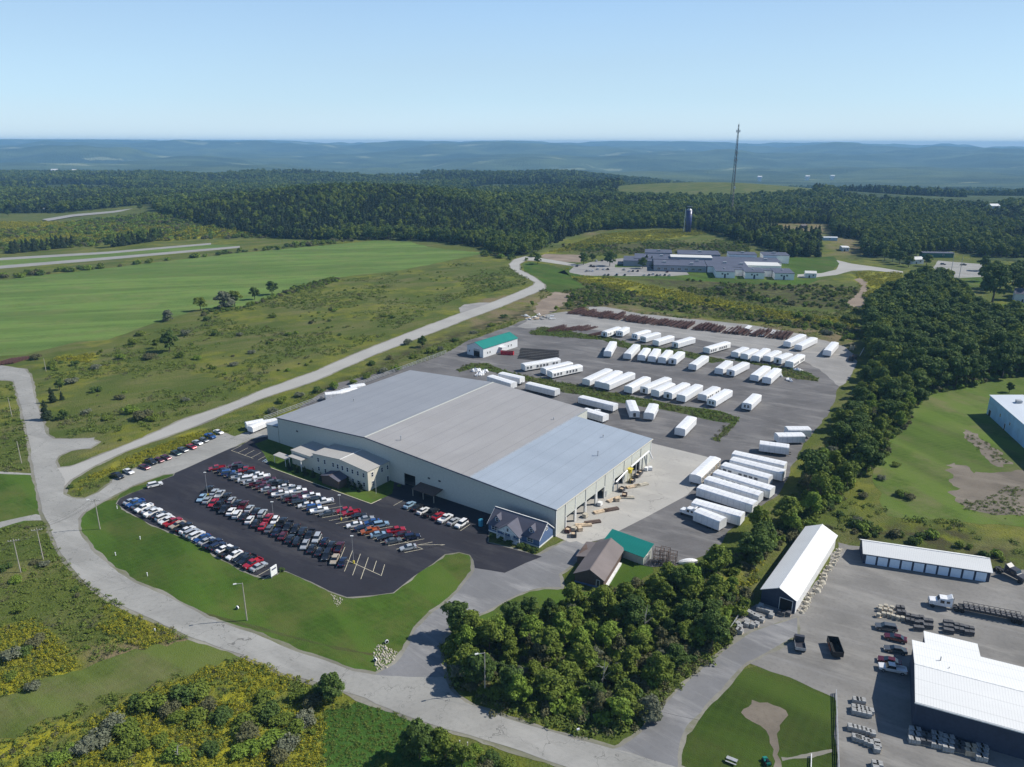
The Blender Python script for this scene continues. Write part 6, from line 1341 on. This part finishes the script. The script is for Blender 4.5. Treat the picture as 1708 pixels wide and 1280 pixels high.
# mast
mb = WY(1221, 322, 1120); mz = hz(mb.x, mb.y); mh = WY(1227, 208, 1120).z - mz
mt = thing('radio_mast', 'tall lattice radio mast rising from the wooded hill', 'mast', (mb.x + 1, mb.y, mz))
lt = MB(); cnr = [Vector((math.cos(a), math.sin(a), 0)) for a in (0.5, 2.6, 4.7)]; seg = 26
rad = lambda z: 3.4 * (1 - z / mh * .78)
for c in cnr: lt.tube(c * rad(0), c * rad(mh) + Vector((0, 0, mh)), .42, .22, 5)
for i in range(seg):
    z0, z1 = mh * i / seg, mh * (i + 1) / seg
    for j in range(3): a, b = cnr[j], cnr[(j + 1) % 3]; lt.tube(a * rad(z0) + Vector((0, 0, z0)), b * rad(z1) + Vector((0, 0, z1)), .17, n=4); lt.tube(a * rad(z1) + Vector((0, 0, z1)), b * rad(z1) + Vector((0, 0, z1)), .17, n=4)
lt.build('lattice', 'truck_dark', mt)
for zf, r_ in ((.93, 2.6), (.7, 1.8), (.62, 2.2)):
    m_ = MB()
    for k in range(6):
        a = k * 1.047; m_.box(math.cos(a) * r_ - .25, math.cos(a) * r_ + .25, math.sin(a) * r_ - .25, math.sin(a) * r_ + .25, mh * zf - 1.6, mh * zf + 1.6)
    m_.box(-r_, r_, -.2, .2, mh * zf - .3, mh * zf + .1); m_.build('antenna', 'galv', mt)
MB().tube((1.2, -1.5, mh * .32), (1.2, -2.3, mh * .32), 1.7, 1.7, 14).build('dish', 'truck_white', mt); MB().tube((0, 0, mh), (0, 0, mh + 4), .2, .08).build('tip', 'galv', mt)
# silo
sp = WY(1147, 392, 925); sz = hz(sp.x, sp.y); t = thing('silo', 'tall dark blue silo at the edge of the wood above the school', 'silo', (sp.x, sp.y, sz)); top = WY(1147, 347, 925).z - sz
MB().tube((0, 0, -2), (0, 0, top - 3), 3.6, 3.6, 20).build('cylinder_wall', 'silo_blue', t, True); MB().tube((0, 0, top - 3), (0, 0, top), 3.6, .8, 20).build('dome', 'galv', t)
MB().tube((-5.2, 0, -2), (-4.6, 0, top - 1), .35, .3, 8).build('filling_pipe', 'truck_white', t)
for k in range(7): MB().tube((0, 0, 4 + k * 4.5), (0, 0, 4.3 + k * 4.5), 3.68, 3.68, 20).build('hoop', 'truck_dark', t)
# ------------------------------------------------------------------ rusty chassis piles
def chassis_stack(p, ang, L_, n, label, group, mat='rust', w=2.4):
    t = thing('chassis_stack', label, 'chassis stack', p, ang, group)
    for k in range(n):
        m_ = MB(); z = .1 + k * .42; o_ = rnd.uniform(-.35, .35)
        for s in (-.95, .95): m_.box(o_, L_ + o_, s - .07, s + .07, z, z + .26)
        for j in range(int(L_ / 1.5)): m_.box(o_ + .3 + j * 1.5, o_ + .4 + j * 1.5, -w / 2, w / 2, z + .05, z + .2)
        m_.build('steel_frame', mat, t)
cM_ = K(860, 380, 4.2675); a0 = W(*cM_(365, 612)); a1 = W(*cB(1000, 290)); row_n = 54
for i in range(row_n):
    if i in (14, 31): continue
    f = (i + .5) / row_n; p = a0.lerp(a1, f); bow = -math.sin(f * math.pi) * 3 + rnd.uniform(-1.3, 1.3); p = Vector((p.x, p.y + bow, .02))
    chassis_stack(p, R(58 + rnd.uniform(-3, 3)), rnd.uniform(13, 20), rnd.choice((3, 3, 4, 5)), f'rusty chassis stack, {ordn(i + 1)} from the bank in the long upper pile row', 'rusty steel chassis frames stacked along the upper yard edge')
b0, b1 = W(*c740(735, 225)), W(*c740(1000, 222))
for i in range(9): p = b0.lerp(b1, i / 8); chassis_stack(Vector((p.x, p.y + rnd.uniform(-2, 2), .03)), R(44 + rnd.uniform(-5, 5)), rnd.uniform(11, 15), rnd.choice((2, 3, 4)), f'rusty chassis stack, {ordn(i + 1)} from the garage side in the short pile on the strip', 'rusty chassis stacks on the upper grass strip')
for i in range(3): p = W(*c740(1040 + i * 30, 262 - i * 6)); chassis_stack(Vector((p.x, p.y, .03)), R(40), 12, 3, f'rusty chassis stack, {ordn(i + 1)} in the small pile beside the first modules', 'rusty chassis stacks beside the first modules')
b0, b1 = W(*c740(530, 400)), W(*c740(560, 350))
for i in range(7):
    p = W(*c740(525 + i * 4, 418 - i * 11)); chassis_stack(Vector((p.x, p.y, .02)), R(-14), 22, 1, f'black chassis stack, {ordn(i + 1)} from the windowed modules on the asphalt', 'black steel chassis frames lying by the green garage', 'dark_steel')
for i in range(6): p = W(4 + i * 6 - 14, 611 - i * .8); chassis_stack(Vector((p.x, p.y, .02)), R(75), 12, 3, f'rusty chassis stack, {ordn(i + 1)} from the edge at the side road end', 'rusty chassis stacks at the side road end')
for i, (x, y) in enumerate(((585, 238), (640, 240), (720, 217), (760, 250), (830, 268), (900, 256))):
    p = W(*cB(x, y)); t = thing('white_panel_bundle', f'white panel bundle, {ordn(i + 1)} from the school side on the rusty piles', 'panel bundle', (p.x, p.y, .5), R(60), 'white panel bundles near the rusty piles')
    for k in range(3): MB().box(0, 9, k * .9, k * .9 + .7, 0, .35 + k * .1).build('panel', 'truck_white', t)
for i, (x, y, mt) in enumerate(((1452, 362, 'stone_tan'), (1445, 440, 'dark_steel'), (1470, 425, 'brown_siding'))): p = W(*cB(x, y)); chassis_stack(Vector((p.x, p.y, .03)), R(62), 7, 4, ('short pale frame stack at the wooded corner of the yard', 'dark frame stack under the trees at the yard corner', 'brown frame stack behind the dark one at the yard corner')[i], None, mt)
# scrap heap with pale boards by the bank
for i in range(16):
    p = W(877 + rg.random() * 44, 526 + rg.random() * 8); t = thing('scrap_board_heap', 'heap of pale boards and debris at the foot of the bare bank', 'debris heap', (p.x, p.y, .02), rg.uniform(0, 3), 'heaps of pale debris at the foot of the bank')
    m_ = MB()
    for k in range(5): x, y, z = rg.uniform(-2, 2), rg.uniform(-1, 1), rg.uniform(0, .8); m_.box(x, x + rg.uniform(1, 2.5), y, y + .8, z, z + .25)
    m_.build('boards', ('truck_white', 'wood_tan', 'stone_gray')[i % 3], t)
# steel racks behind the green shed
for i, (x, y, h) in enumerate(((890, 352, 4.0), (945, 358, 4.4), (1015, 362, 3.4))):
    p = W(*cG(x, y)); t = thing('steel_rack', ('brown steel rack nearest the green roofed shed', 'tallest brown steel rack in the middle of the rack group', 'lowest brown steel rack beside the white wrapped boat')[i], 'rack', (p.x, p.y, .02), R(-22), 'brown steel racks by the green roofed shed')
    for x_ in (-1.3, 1.2):
        for y_ in (0, 2.4): MB().box(x_, x_ + .12, y_, y_ + .12, 0, h).build('upright', 'brown_siding', t)
    for z in (.5, h * .38, h * .68, h - .12):
        m_ = MB(); m_.box(-1.3, 1.32, 0, .1, z, z + .1); m_.box(-1.3, 1.32, 2.42, 2.52, z, z + .1)
        for q in range(4): m_.box(-1.2 + q * .75, -1.1 + q * .75, .1, 2.42, z + .01, z + .09)
        m_.build('shelf', 'brown_siding', t)
def hull(name, label, p, ang, L_, w, h, mat):
    t = thing(name, label, 'boat' if 'boat' in name else 'tarp bundle', p, ang); m_ = MB(); n = 9; rings = []
    for i in range(n + 1):
        f = i / n; ww = w * math.sin(math.pi * (.08 + .84 * f)) ** .6; hh = h * math.sin(math.pi * (.1 + .8 * f)) ** .5; rings.append([(f * L_, -ww, .1), (f * L_, -ww * .85, hh * .7), (f * L_, -ww * .3, hh), (f * L_, ww * .3, hh), (f * L_, ww * .85, hh * .7), (f * L_, ww, .1)])
    if 'sheeting' in name: rings = [[(x + rnd.uniform(-.25, .25), y * rnd.uniform(.6, 1.2), z * rnd.uniform(.45, 1.15)) for x, y, z in q] for q in rings]
    for i in range(n):
        for j in range(5): m_.poly([rings[i][j], rings[i][j + 1], rings[i + 1][j + 1], rings[i + 1][j]])
    m_.poly(rings[0]); m_.poly(list(reversed(rings[-1]))); m_.build('cover', mat, t, 'sheeting' not in name); m2 = MB()
    for f in (.3, .7): m2.box(f * L_, f * L_ + .12, -w * 1.02, w * 1.02, .0, .3)
    m2.build('cradle', 'dark_steel', t)
hull('wrapped_boat', 'white shrink wrapped boat lying beside the brown racks', Vector((*W(*cG(1090, 345))[:2], .02)), R(8), 5.4, .9, 1.3, 'truck_white'); hull('tarp_bundle', 'light blue tarpaulin bundle at the edge of the trees', Vector((*W(*cG(1400, 245))[:2], .02)), R(50), 4.5, .8, 1.0, 'tarp_blue')
for x, y, lab in ((958, 540, 'white wrapped machine at the end of the second row'), (1030, 575, 'white wrapped machine next to the end of the second row'), (1105, 500, 'pile of white sheeting on the round grass end'), (745, 430, 'torn white wrapping heap beside the packed cluster')):
    p = W(*cB(x, y + 12)); hull('sheeting_heap', lab, Vector((p.x, p.y, .02)), R(rg.uniform(0, 180)), 4.6, 1.2, 1.5, 'truck_white')
for x, y, lab in ((200, 515, 'white tarped heap with blue load beside the back lane'), (255, 525, 'white tarped heap next to the first wrapped trailer'), (225, 545, 'lowest white tarped heap behind the factory roof')): p = W(*c740(x, y)); hull('sheeting_heap', lab, Vector((p.x, p.y, .02)), R(30), 5, 1.3, 1.8, 'truck_white')
# tank, red container, propane
p = W(*cN(1460, 500)); t = thing('teal_tank', 'round teal rain tank at the corner of the blue house', 'tank', (p.x, p.y, .03)); MB().tube((0, 0, 0), (0, 0, 2.0), .75, .75, 16).build('barrel', 'teal_tank', t); MB().tube((0, 0, 2.0), (0, 0, 2.25), .75, .3, 16).build('lid', 'teal_tank', t)
p = W(*K(760, 540, 10.675)(800, 555)); t = thing('red_skip', 'open red skip container full of rubbish by the garage wall', 'skip', (p.x, p.y, .02), R(-12))
for bx in ((0, 7, 0, .1, 0, 1.9), (0, 7, 2.3, 2.4, 0, 1.9), (0, .1, .1, 2.3, 0, 1.9), (6.9, 7, .1, 2.3, 0, 1.9)): MB().box(*bx).build('side_panel', 'red_paint', t)
MB().box(.1, 6.9, .1, 2.3, .2, 1.4).build('load', 'stone_dark', t)
# ------------------------------------------------------------------ loading apron clutter
def clutter(name, label, cat, p, kind, mat, rz=0, group=None, s=1):
    t = thing(name, label, cat, (p.x, p.y, .057), rz, group); t.scale = (s, s, s)
    if kind == 'lumber':
        for k in range(3): MB().box(0, 5, k * .55, k * .55 + .5, 0, .5 + .12 * (k % 2)).build('bundle', mat, t)
        MB().box(1, 1.15, -.05, 1.7, 0, .08).build('bearer', 'brown_siding', t)
    elif kind == 'crate':
        MB().box(0, 1.6, 0, 1.3, .12, 1.2).build('box', mat, t); MB().box(0, 1.6, 0, .12, 0, .11).build('runner', 'brown_siding', t); MB().box(0, 1.6, 1.18, 1.3, 0, .11).build('runner', 'brown_siding', t)
    elif kind == 'bin':
        for bx in ((0, 2.2, 0, .08, 0, 1.2), (0, 2.2, 1.5, 1.58, 0, 1.2), (0, .08, .08, 1.5, 0, 1.2), (2.12, 2.2, .08, 1.5, 0, 1.2)): MB().box(*bx).build('side_panel', mat, t)
        MB().box(.08, 2.12, .08, 1.5, .1, .8).build('load', 'wood_tan', t)
    return t
for i, (v, o_, kd, mt, rz) in enumerate(((3.5, -2.6, 'bin', 'rust', 10), (5.5, -3.4, 'crate', 'stone_tan', 20), (7, -5.2, 'crate', 'wood_tan', 50), (2.6, -5.6, 'bin', 'truck_dark', 30), (8, -2.2, 'lumber', 'wood_tan', -50), (11, -4.0, 'lumber', 'brown_siding', -40), (14.5, -2, 'crate', 'stone_tan', 0), (18.5, -3.2, 'lumber', 'wood_tan', -30),
        (21.5, -5.0, 'lumber', 'brown_siding', -35), (24, -2.0, 'crate', 'white_trim', 0), (28, -3.2, 'lumber', 'wood_tan', -20), (30.5, -5.4, 'crate', 'wood_tan', 40), (32.5, -4.2, 'lumber', 'stone_tan', -60), (34.0, -6.2, 'bin', 'rust', 20), (37, -3.2, 'bin', 'truck_dark', 0), (40.5, -3.4, 'lumber', 'wood_tan', -35), (43, -5.4, 'lumber', 'stone_tan', -30), (45, -3, 'bin', 'truck_dark', 0),
        (50, -2.6, 'bin', 'truck_dark', 0), (52.8, -2.4, 'bin', 'truck_dark', 5), (57, -2.8, 'crate', 'truck_white', 0), (58.6, -4.0, 'crate', 'truck_white', 30))):
    lab = {'bin': 'steel bin of offcuts', 'crate': 'wooden crate', 'lumber': 'bundle of sawn lumber'}[kd]
    clutter({'bin': 'scrap_bin', 'crate': 'crate', 'lumber': 'lumber_bundle'}[kd], f'{lab}, {ordn(i + 1)} thing from the house along the loading doors', {'bin': 'bin', 'crate': 'crate', 'lumber': 'lumber bundle'}[kd], WF(v, o_), kd, mt, FRZ + R(rz), 'goods standing before the loading doors')
t = thing('yellow_hoist', 'yellow steel chute standing at the dust pipes of the loading wall', 'chute', WF(45.5, -1.6, .02), FRZ)
for x in (-.6, .6):
    for y in (-.5, .5): MB().tube((x, y, 0), (x * .8, y * .8, 4.6), .08).build('leg', 'yellow_paint', t)
MB().hexa([(-.3, -.3, 3.4), (.3, -.3, 3.4), (.3, .3, 3.4), (-.3, .3, 3.4), (-.9, -.8, 5.2), (.9, -.8, 5.2), (.9, .8, 5.2), (-.9, .8, 5.2)]).build('hopper', 'yellow_paint', t)
t = thing('dust_pipes', 'white overhead dust pipe with dropping elbows along the loading wall', 'pipework', WF(0, 0, .02), FRZ)
MB().tube((37, -.7, 3.2), (44, -1.2, 5.0), .28, n=10).build('pipe', 'truck_white', t); MB().tube((46.6, -1.3, 5.3), (61, -1.2, 6.0), .3, n=10).build('pipe', 'truck_white', t); MB().tube((61, -1.2, 6.1), (63.5, -1.6, 2.4), .3, n=10).build('pipe', 'truck_white', t)
for v in (37.2, 51, 53.5, 56, 59.5): MB().tube((v, -1.2, 0), (v, -1.2, 5.2 if v > 40 else 3.4), .22, n=8).build('drop_pipe', 'galv', t)
# ------------------------------------------------------------------ sign, signs, rocks, culvert, posts
p = W(*cC(1355, 1118)); t = thing('monument_sign', 'white upright panel sign at the corner of the lot lawn', 'sign', (p.x, p.y, 0), R(62)); MB().box(-1.1, 1.1, -.12, .12, .5, 3.2).build('board', 'truck_white', t); MB().box(-.8, .8, -.135, -.122, 2.2, 2.6).build('lettering_band', 'silo_blue', t)
for x in (-1.0, .85): MB().box(x, x + .15, -.1, .1, 0, .5).build('leg', 'galv', t)
for i, (px, py) in enumerate(((234, 900), (193, 927), (246, 961), (195.6, 849), (259, 1055))): p = W(px, py); t = thing('lawn_marker', 'small white marker post on the front lawn', 'marker post', (p.x, p.y, .01), 0, 'white marker posts on the lawn'); MB().tube((0, 0, 0), (0, 0, .8), .12, .1).build('post', 'truck_white', t); MB().tube((0, 0, .8), (0, 0, 1), .16).build('cap', 'truck_white', t)
for px, py, lab, rz in ((645, 1073, 'dark culvert pipe end with white collar above the stone patch', -60), (627, 1103, 'culvert pipe end at the lower side of the stone patch', -120), (397, 1016, 'culvert pipe end below the street light on the lawn', -120)):
    p = W(px, py); t = thing('culvert_pipe', lab, 'culvert', (p.x, p.y, .15), R(rz)); MB().tube((0, 0, .35), (.25, 0, .35), .45, .45, 14).build('collar', 'truck_white', t); MB().tube((-.35, 0, .35), (.27, 0, .35), .33, .33, 14).build('bore', 'dark_inside', t)
m_ = MB(); gg = random.Random(9)
def rock(m_, x, y, s, z=0):
    pts = []; 
    for k in range(6): a = k * 1.047 + gg.uniform(-.25, .25); pts.append((x + math.cos(a) * s * gg.uniform(.7, 1), y + math.sin(a) * s * gg.uniform(.7, 1)))
    b = [(a_, b_, z - .1) for a_, b_ in pts]; t_ = [(x + (a_ - x) * .6, y + (b_ - y) * .6, z + s * gg.uniform(.6, .95)) for a_, b_ in pts]
    m_.poly(list(reversed(b))); m_.poly(t_)
    for k in range(6): j = (k + 1) % 6; m_.poly([b[k], b[j], t_[j], t_[k]])
pp = WP(PX('624,1080 640,1074 655,1085 665,1088 655,1105 640,1118 628,1118 623,1100')); x, y = sample(pp, .55, 3)
for a, b in zip(x, y): rock(m_, a, b, gg.uniform(.15, .42))
o = m_.build('stones', 'stone_tan'); o['kind'] = 'stuff'
m_ = MB(); pp = WP(PX('549,988 560,994 572,1000 568,1008 562,1014 557,1004')); x, y = sample(pp, .6, 4)
for a, b in zip(x, y): rock(m_, a, b, gg.uniform(.12, .3))
o = m_.build('stones', 'stone_tan'); o['kind'] = 'stuff'
for i in range(17):
    f = i / 16; p = W(*cX(70, 490)).lerp(W(*cX(268, 178)), f); p = p + Vector((.9 + gg.uniform(-.5, .5), -.4, 0)); m_ = MB(); rock(m_, 0, 0, gg.uniform(.7, 1.15)); rock(m_, .9, .7, gg.uniform(.35, .6)); rock(m_, -.6, .9, gg.uniform(.3, .5))
    o = m_.build('boulder_pile', 'stone_tan'); o.location = (p.x, p.y, .02); tag(o, f'pale boulder heap, {ordn(i + 1)} from the dark gable end beside the long shed', 'boulders', 'boulders along the long shed')
p = W(964, 1225); t = thing('mailbox', 'white mailbox on a leaning post at the verge of the main road', 'mailbox', (p.x, p.y, 0), R(20)); MB().box(-.05, .05, -.05, .05, 0, 1.1).build('post', 'pole_wood', t); MB().box(-.3, .3, -.12, .12, 1.1, 1.4, taper=.03).build('box', 'truck_white', t)
p = W(972.5, 1235); t = thing('road_marker', 'short yellow-white marker post beside the mailbox', 'marker post', (p.x, p.y, 0)); MB().box(-.06, .06, -.03, .03, 0, 1.1).build('post', 'stone_tan', t); MB().box(-.08, .08, -.04, -.031, .8, 1.1).build('reflector', 'yellow_paint', t)
for px, py, lab in ((767, 1245, 'short white post near the lower verge'), (780, 1248, 'second short white post near the lower verge')): p = W(px, py); t = thing('verge_post', lab, 'marker post', (p.x, p.y, 0)); MB().tube((0, 0, 0), (0, 0, 1.3), .07).build('post', 'truck_white', t); MB().tube((0, 0, 1.3), (0, 0, 1.4), .1).build('cap', 'truck_white', t)
# ball lawn things: bench, mower, fence
p = W(1220, 1272); t = thing('picnic_bench', 'grey weathered bench on the mown ball lawn', 'bench', (p.x, p.y, .01), R(-30))
MB().box(-1, 1, -.3, .3, .72, .8).build('table_top', 'galv', t)
for y in (-.75, .55): MB().box(-1, 1, y, y + .25, .42, .48).build('seat', 'galv', t)
for x in (-.8, .7): MB().box(x, x + .1, -.7, .75, .3, .4).build('leg_beam', 'dark_steel', t); MB().box(x, x + .1, -.08, .08, 0, .72).build('leg', 'dark_steel', t)
p = W(1278, 1273); t = thing('lawn_mower', 'green ride-on mower standing on the ball lawn', 'mower', (p.x, p.y, .01), R(100)); MB().prism([(-.9, .3), (.9, .3), (.9, .7), (.3, .85), (.25, .6), (-.5, .6), (-.9, .8)], -.4, .4).build('body', 'teal_roof', t); MB().box(-.55, -.1, -.25, .25, .6, 1.05).build('seat', 'paint_black', t)
for x, r_ in ((-.55, .38), (.6, .26)):
    for s in (-1, 1): MB().tube((x, s * .4, r_), (x, s * .6, r_), r_, n=10).build('wheel', 'tyre', t)
def rail(name, label, a, b, h, mat, step=2.5, boards=2):
    a = Vector((*a[:2], 0)); b = Vector((*b[:2], 0)); d = b - a; L_ = d.length; t = thing(name, label, 'fence', a, math.atan2(d.y, d.x))
    for k in range(boards): MB().box(0, L_, -.06, .06, h * (k + 1) / boards - .14, h * (k + 1) / boards).build('rail', mat, t)
    k = 0
    while k * step <= L_: MB().box(k * step - .06, k * step + .06, -.02, .1, 0, h - .16).build('post', mat, t); k += 1
rail('rail_fence', 'straight white rail fence between ball lawn and gravel yard', W(1394, 1157), W(1399, 1300), 1.1, 'galv', 2.5, 3); rail('rail_fence', 'thin white rail fence beside the stone pallets and thicket', W(1201.7, 1077), W(1250.7, 1001), 1.0, 'galv', 2.2, 2)
rail('low_rail', 'low white rail stub at the end of the stone path', W(1353, 1262), W(1352, 1300), .7, 'truck_white', 1.5, 2); rail('guard_rail', 'white board barrier at the wooded corner of the yard', W(1434, 595), W(1441, 583), 1.2, 'truck_white', 2.5, 2)
rail('chain_fence', 'thin fence following the service lane behind the factory', W(441, 702), W(745, 590), 2.0, 'galv', 3.5, 3)
# ------------------------------------------------------------------ stone pallets
def pallet(p, rz, kind, mat, label, group, z=0):
    t = thing('stone_pallet', label, 'pallet', (p.x, p.y, .02 + z), rz, group); MB().box(-.6, .6, -.6, .6, .03, .14).build('pallet_deck', 'wood_tan', t)
    if kind == 'blocks':
        for j in range(3): MB().box(-.58 + j * .4, -.22 + j * .4, -.55, .55, .145, 1.0).build('block_column', mat, t)
    elif kind == 'round':
        for k in range(3): MB().tube((0, 0, .145 + k * .3), (0, 0, .42 + k * .3), .5, .48, 12).build('stone_ring', mat, t)
    else:
        for k in range(3): MB().box(-.55, .55, -.55 + .02 * k, .55 - .02 * k, .145 + k * .33, .145 + k * .33 + .3).build('slab_layer', mat, t)
def pal_row(k, lst, kind, mat, where, end, group, rz=0, n2=1):
    for i, (x, y) in enumerate(lst):
        pallet(W(*k(x, y), .4), R(rz), kind, mat, f'{ {"blocks": "pallet of pale blocks", "round": "pallet of round stones", "slabs": "pallet of dark slabs"}[kind]}, {ordn(i + 1)} from {end} {where}', group)
pal_row(cT, [(285, 790), (340, 785), (285, 815), (335, 822), (268, 872), (318, 862), (365, 870), (412, 885), (458, 900), (505, 905), (385, 835), (400, 800)], 'round', 'stone_tan', 'in the yard north of the hall', 'the lane side', 'pallets of round pale stones')
pal_row(cT, [(465, 800), (500, 805), (475, 845), (515, 850), (560, 880), (600, 890), (560, 925), (600, 935), (650, 900), (690, 900), (645, 950), (690, 950), (735, 930), (780, 935), (735, 980), (780, 985), (640, 1000), (690, 1005)], 'slabs', 'stone_dark', 'in the block beside the parked cars', 'the lane side', 'pallets of dark slabs behind the parked cars', -15)
pal_row(cT, [(935, 945), (980, 950), (935, 985), (980, 990), (935, 1025), (985, 1035), (1040, 975), (1085, 985), (1040, 1015), (1085, 1025), (1140, 1000), (1185, 1010), (1140, 1045), (1185, 1050)], 'slabs', 'stone_dark', 'behind the rear wing of the hall', 'the truck side', 'pallets of slabs behind the hall wing', -15)
pal_row(cQ, [(150, 215), (180, 220), (215, 225), (140, 285), (175, 290), (215, 300), (250, 310), (290, 320), (140, 315), (180, 325), (225, 335), (270, 345)], 'blocks', 'stone_gray', 'in the upper block near the fence', 'the fence side', 'pallets of pale blocks in the upper block', 75)
pal_row(cQ, [(105, 465), (145, 475), (185, 485), (225, 495), (265, 510), (305, 525), (145, 560), (175, 570), (205, 580), (250, 600), (285, 615), (345, 610), (345, 670), (355, 640)], 'blocks', 'stone_gray', 'in the lower block near the fence', 'the fence side', 'pallets of pale blocks in the lower block', 75)
for j, (x0, y0, mt) in enumerate(((700, 490, 'stone_gray'), (800, 550, 'stone_dark'), (905, 530, 'stone_gray'), (1010, 565, 'stone_gray'), (1110, 620, 'stone_dark'), (1215, 650, 'wood_tan'), (1320, 650, 'stone_gray'))):
    pal_row(cQ, [(x0 - 22, y0), (x0 + 22, y0 + 8), (x0 - 26, y0 + 45), (x0 + 18, y0 + 53), (x0 - 30, y0 + 92), (x0 + 14, y0 + 100)][:6 if j in (0, 2, 3, 6) else 4], 'slabs' if j % 2 else 'blocks', mt, f'in the {ordn(j + 1)} stack along the hall shadow', 'the hall', f'pallets of the {ordn(j + 1)} stack along the hall shadow', -15)
pal_row(cQ, [(330, 808), (370, 815), (335, 840)], 'blocks', 'stone_gray', 'at the lowest edge of the yard', 'the fence', 'pallets at the lowest edge of the yard', 75)
pal_row(cA, [(520, 380), (560, 390), (600, 400), (540, 350), (650, 420), (660, 460), (410, 430), (450, 450), (480, 470), (530, 490), (550, 510), (380, 560), (450, 570), (490, 560), (380, 530), (280, 560), (300, 590), (285, 630), (310, 640)], 'blocks', 'stone_gray', 'before the gable of the long shed', 'the gable', 'pallets before the long shed gable', 55)
pal_row(cA, [(760, 430), (790, 440), (855, 440)], 'slabs', 'stone_dark', 'in the shade of the shed gable', 'the gable', 'dark pallets in the shed shade', 55)
# ------------------------------------------------------------------ haze
top = max(CAM_H + 4, max((o.matrix_world.translation.z for o in COL.objects)), float(np.array([v.co.z for v in bpy.data.meshes['ground'].vertices if v.co.z > 60] or [0]).max()) + 2, mz + mh + 6)
print('HAZE TOP', top)
hb = MB().box(-14300, 14300, -900, 17700, -260, top).build('haze', 'dark_inside'); hb['kind'] = 'stuff'
hm = bpy.data.materials.new('haze_air'); hm.use_nodes = True; nt = hm.node_tree; nt.nodes.clear()
pv = nt.nodes.new('ShaderNodeVolumePrincipled'); pv.inputs['Color'].default_value = (.32, .64, 1.0, 1); pv.inputs['Density'].default_value = 8.5e-5; pv.inputs['Anisotropy'].default_value = .0
mo = nt.nodes.new('ShaderNodeOutputMaterial'); nt.links.new(pv.outputs[0], mo.inputs['Volume']); hb.data.materials.clear(); hb.data.materials.append(hm)
hm.cycles.homogeneous_volume = True if hasattr(hm, 'cycles') and hasattr(hm.cycles, 'homogeneous_volume') else True
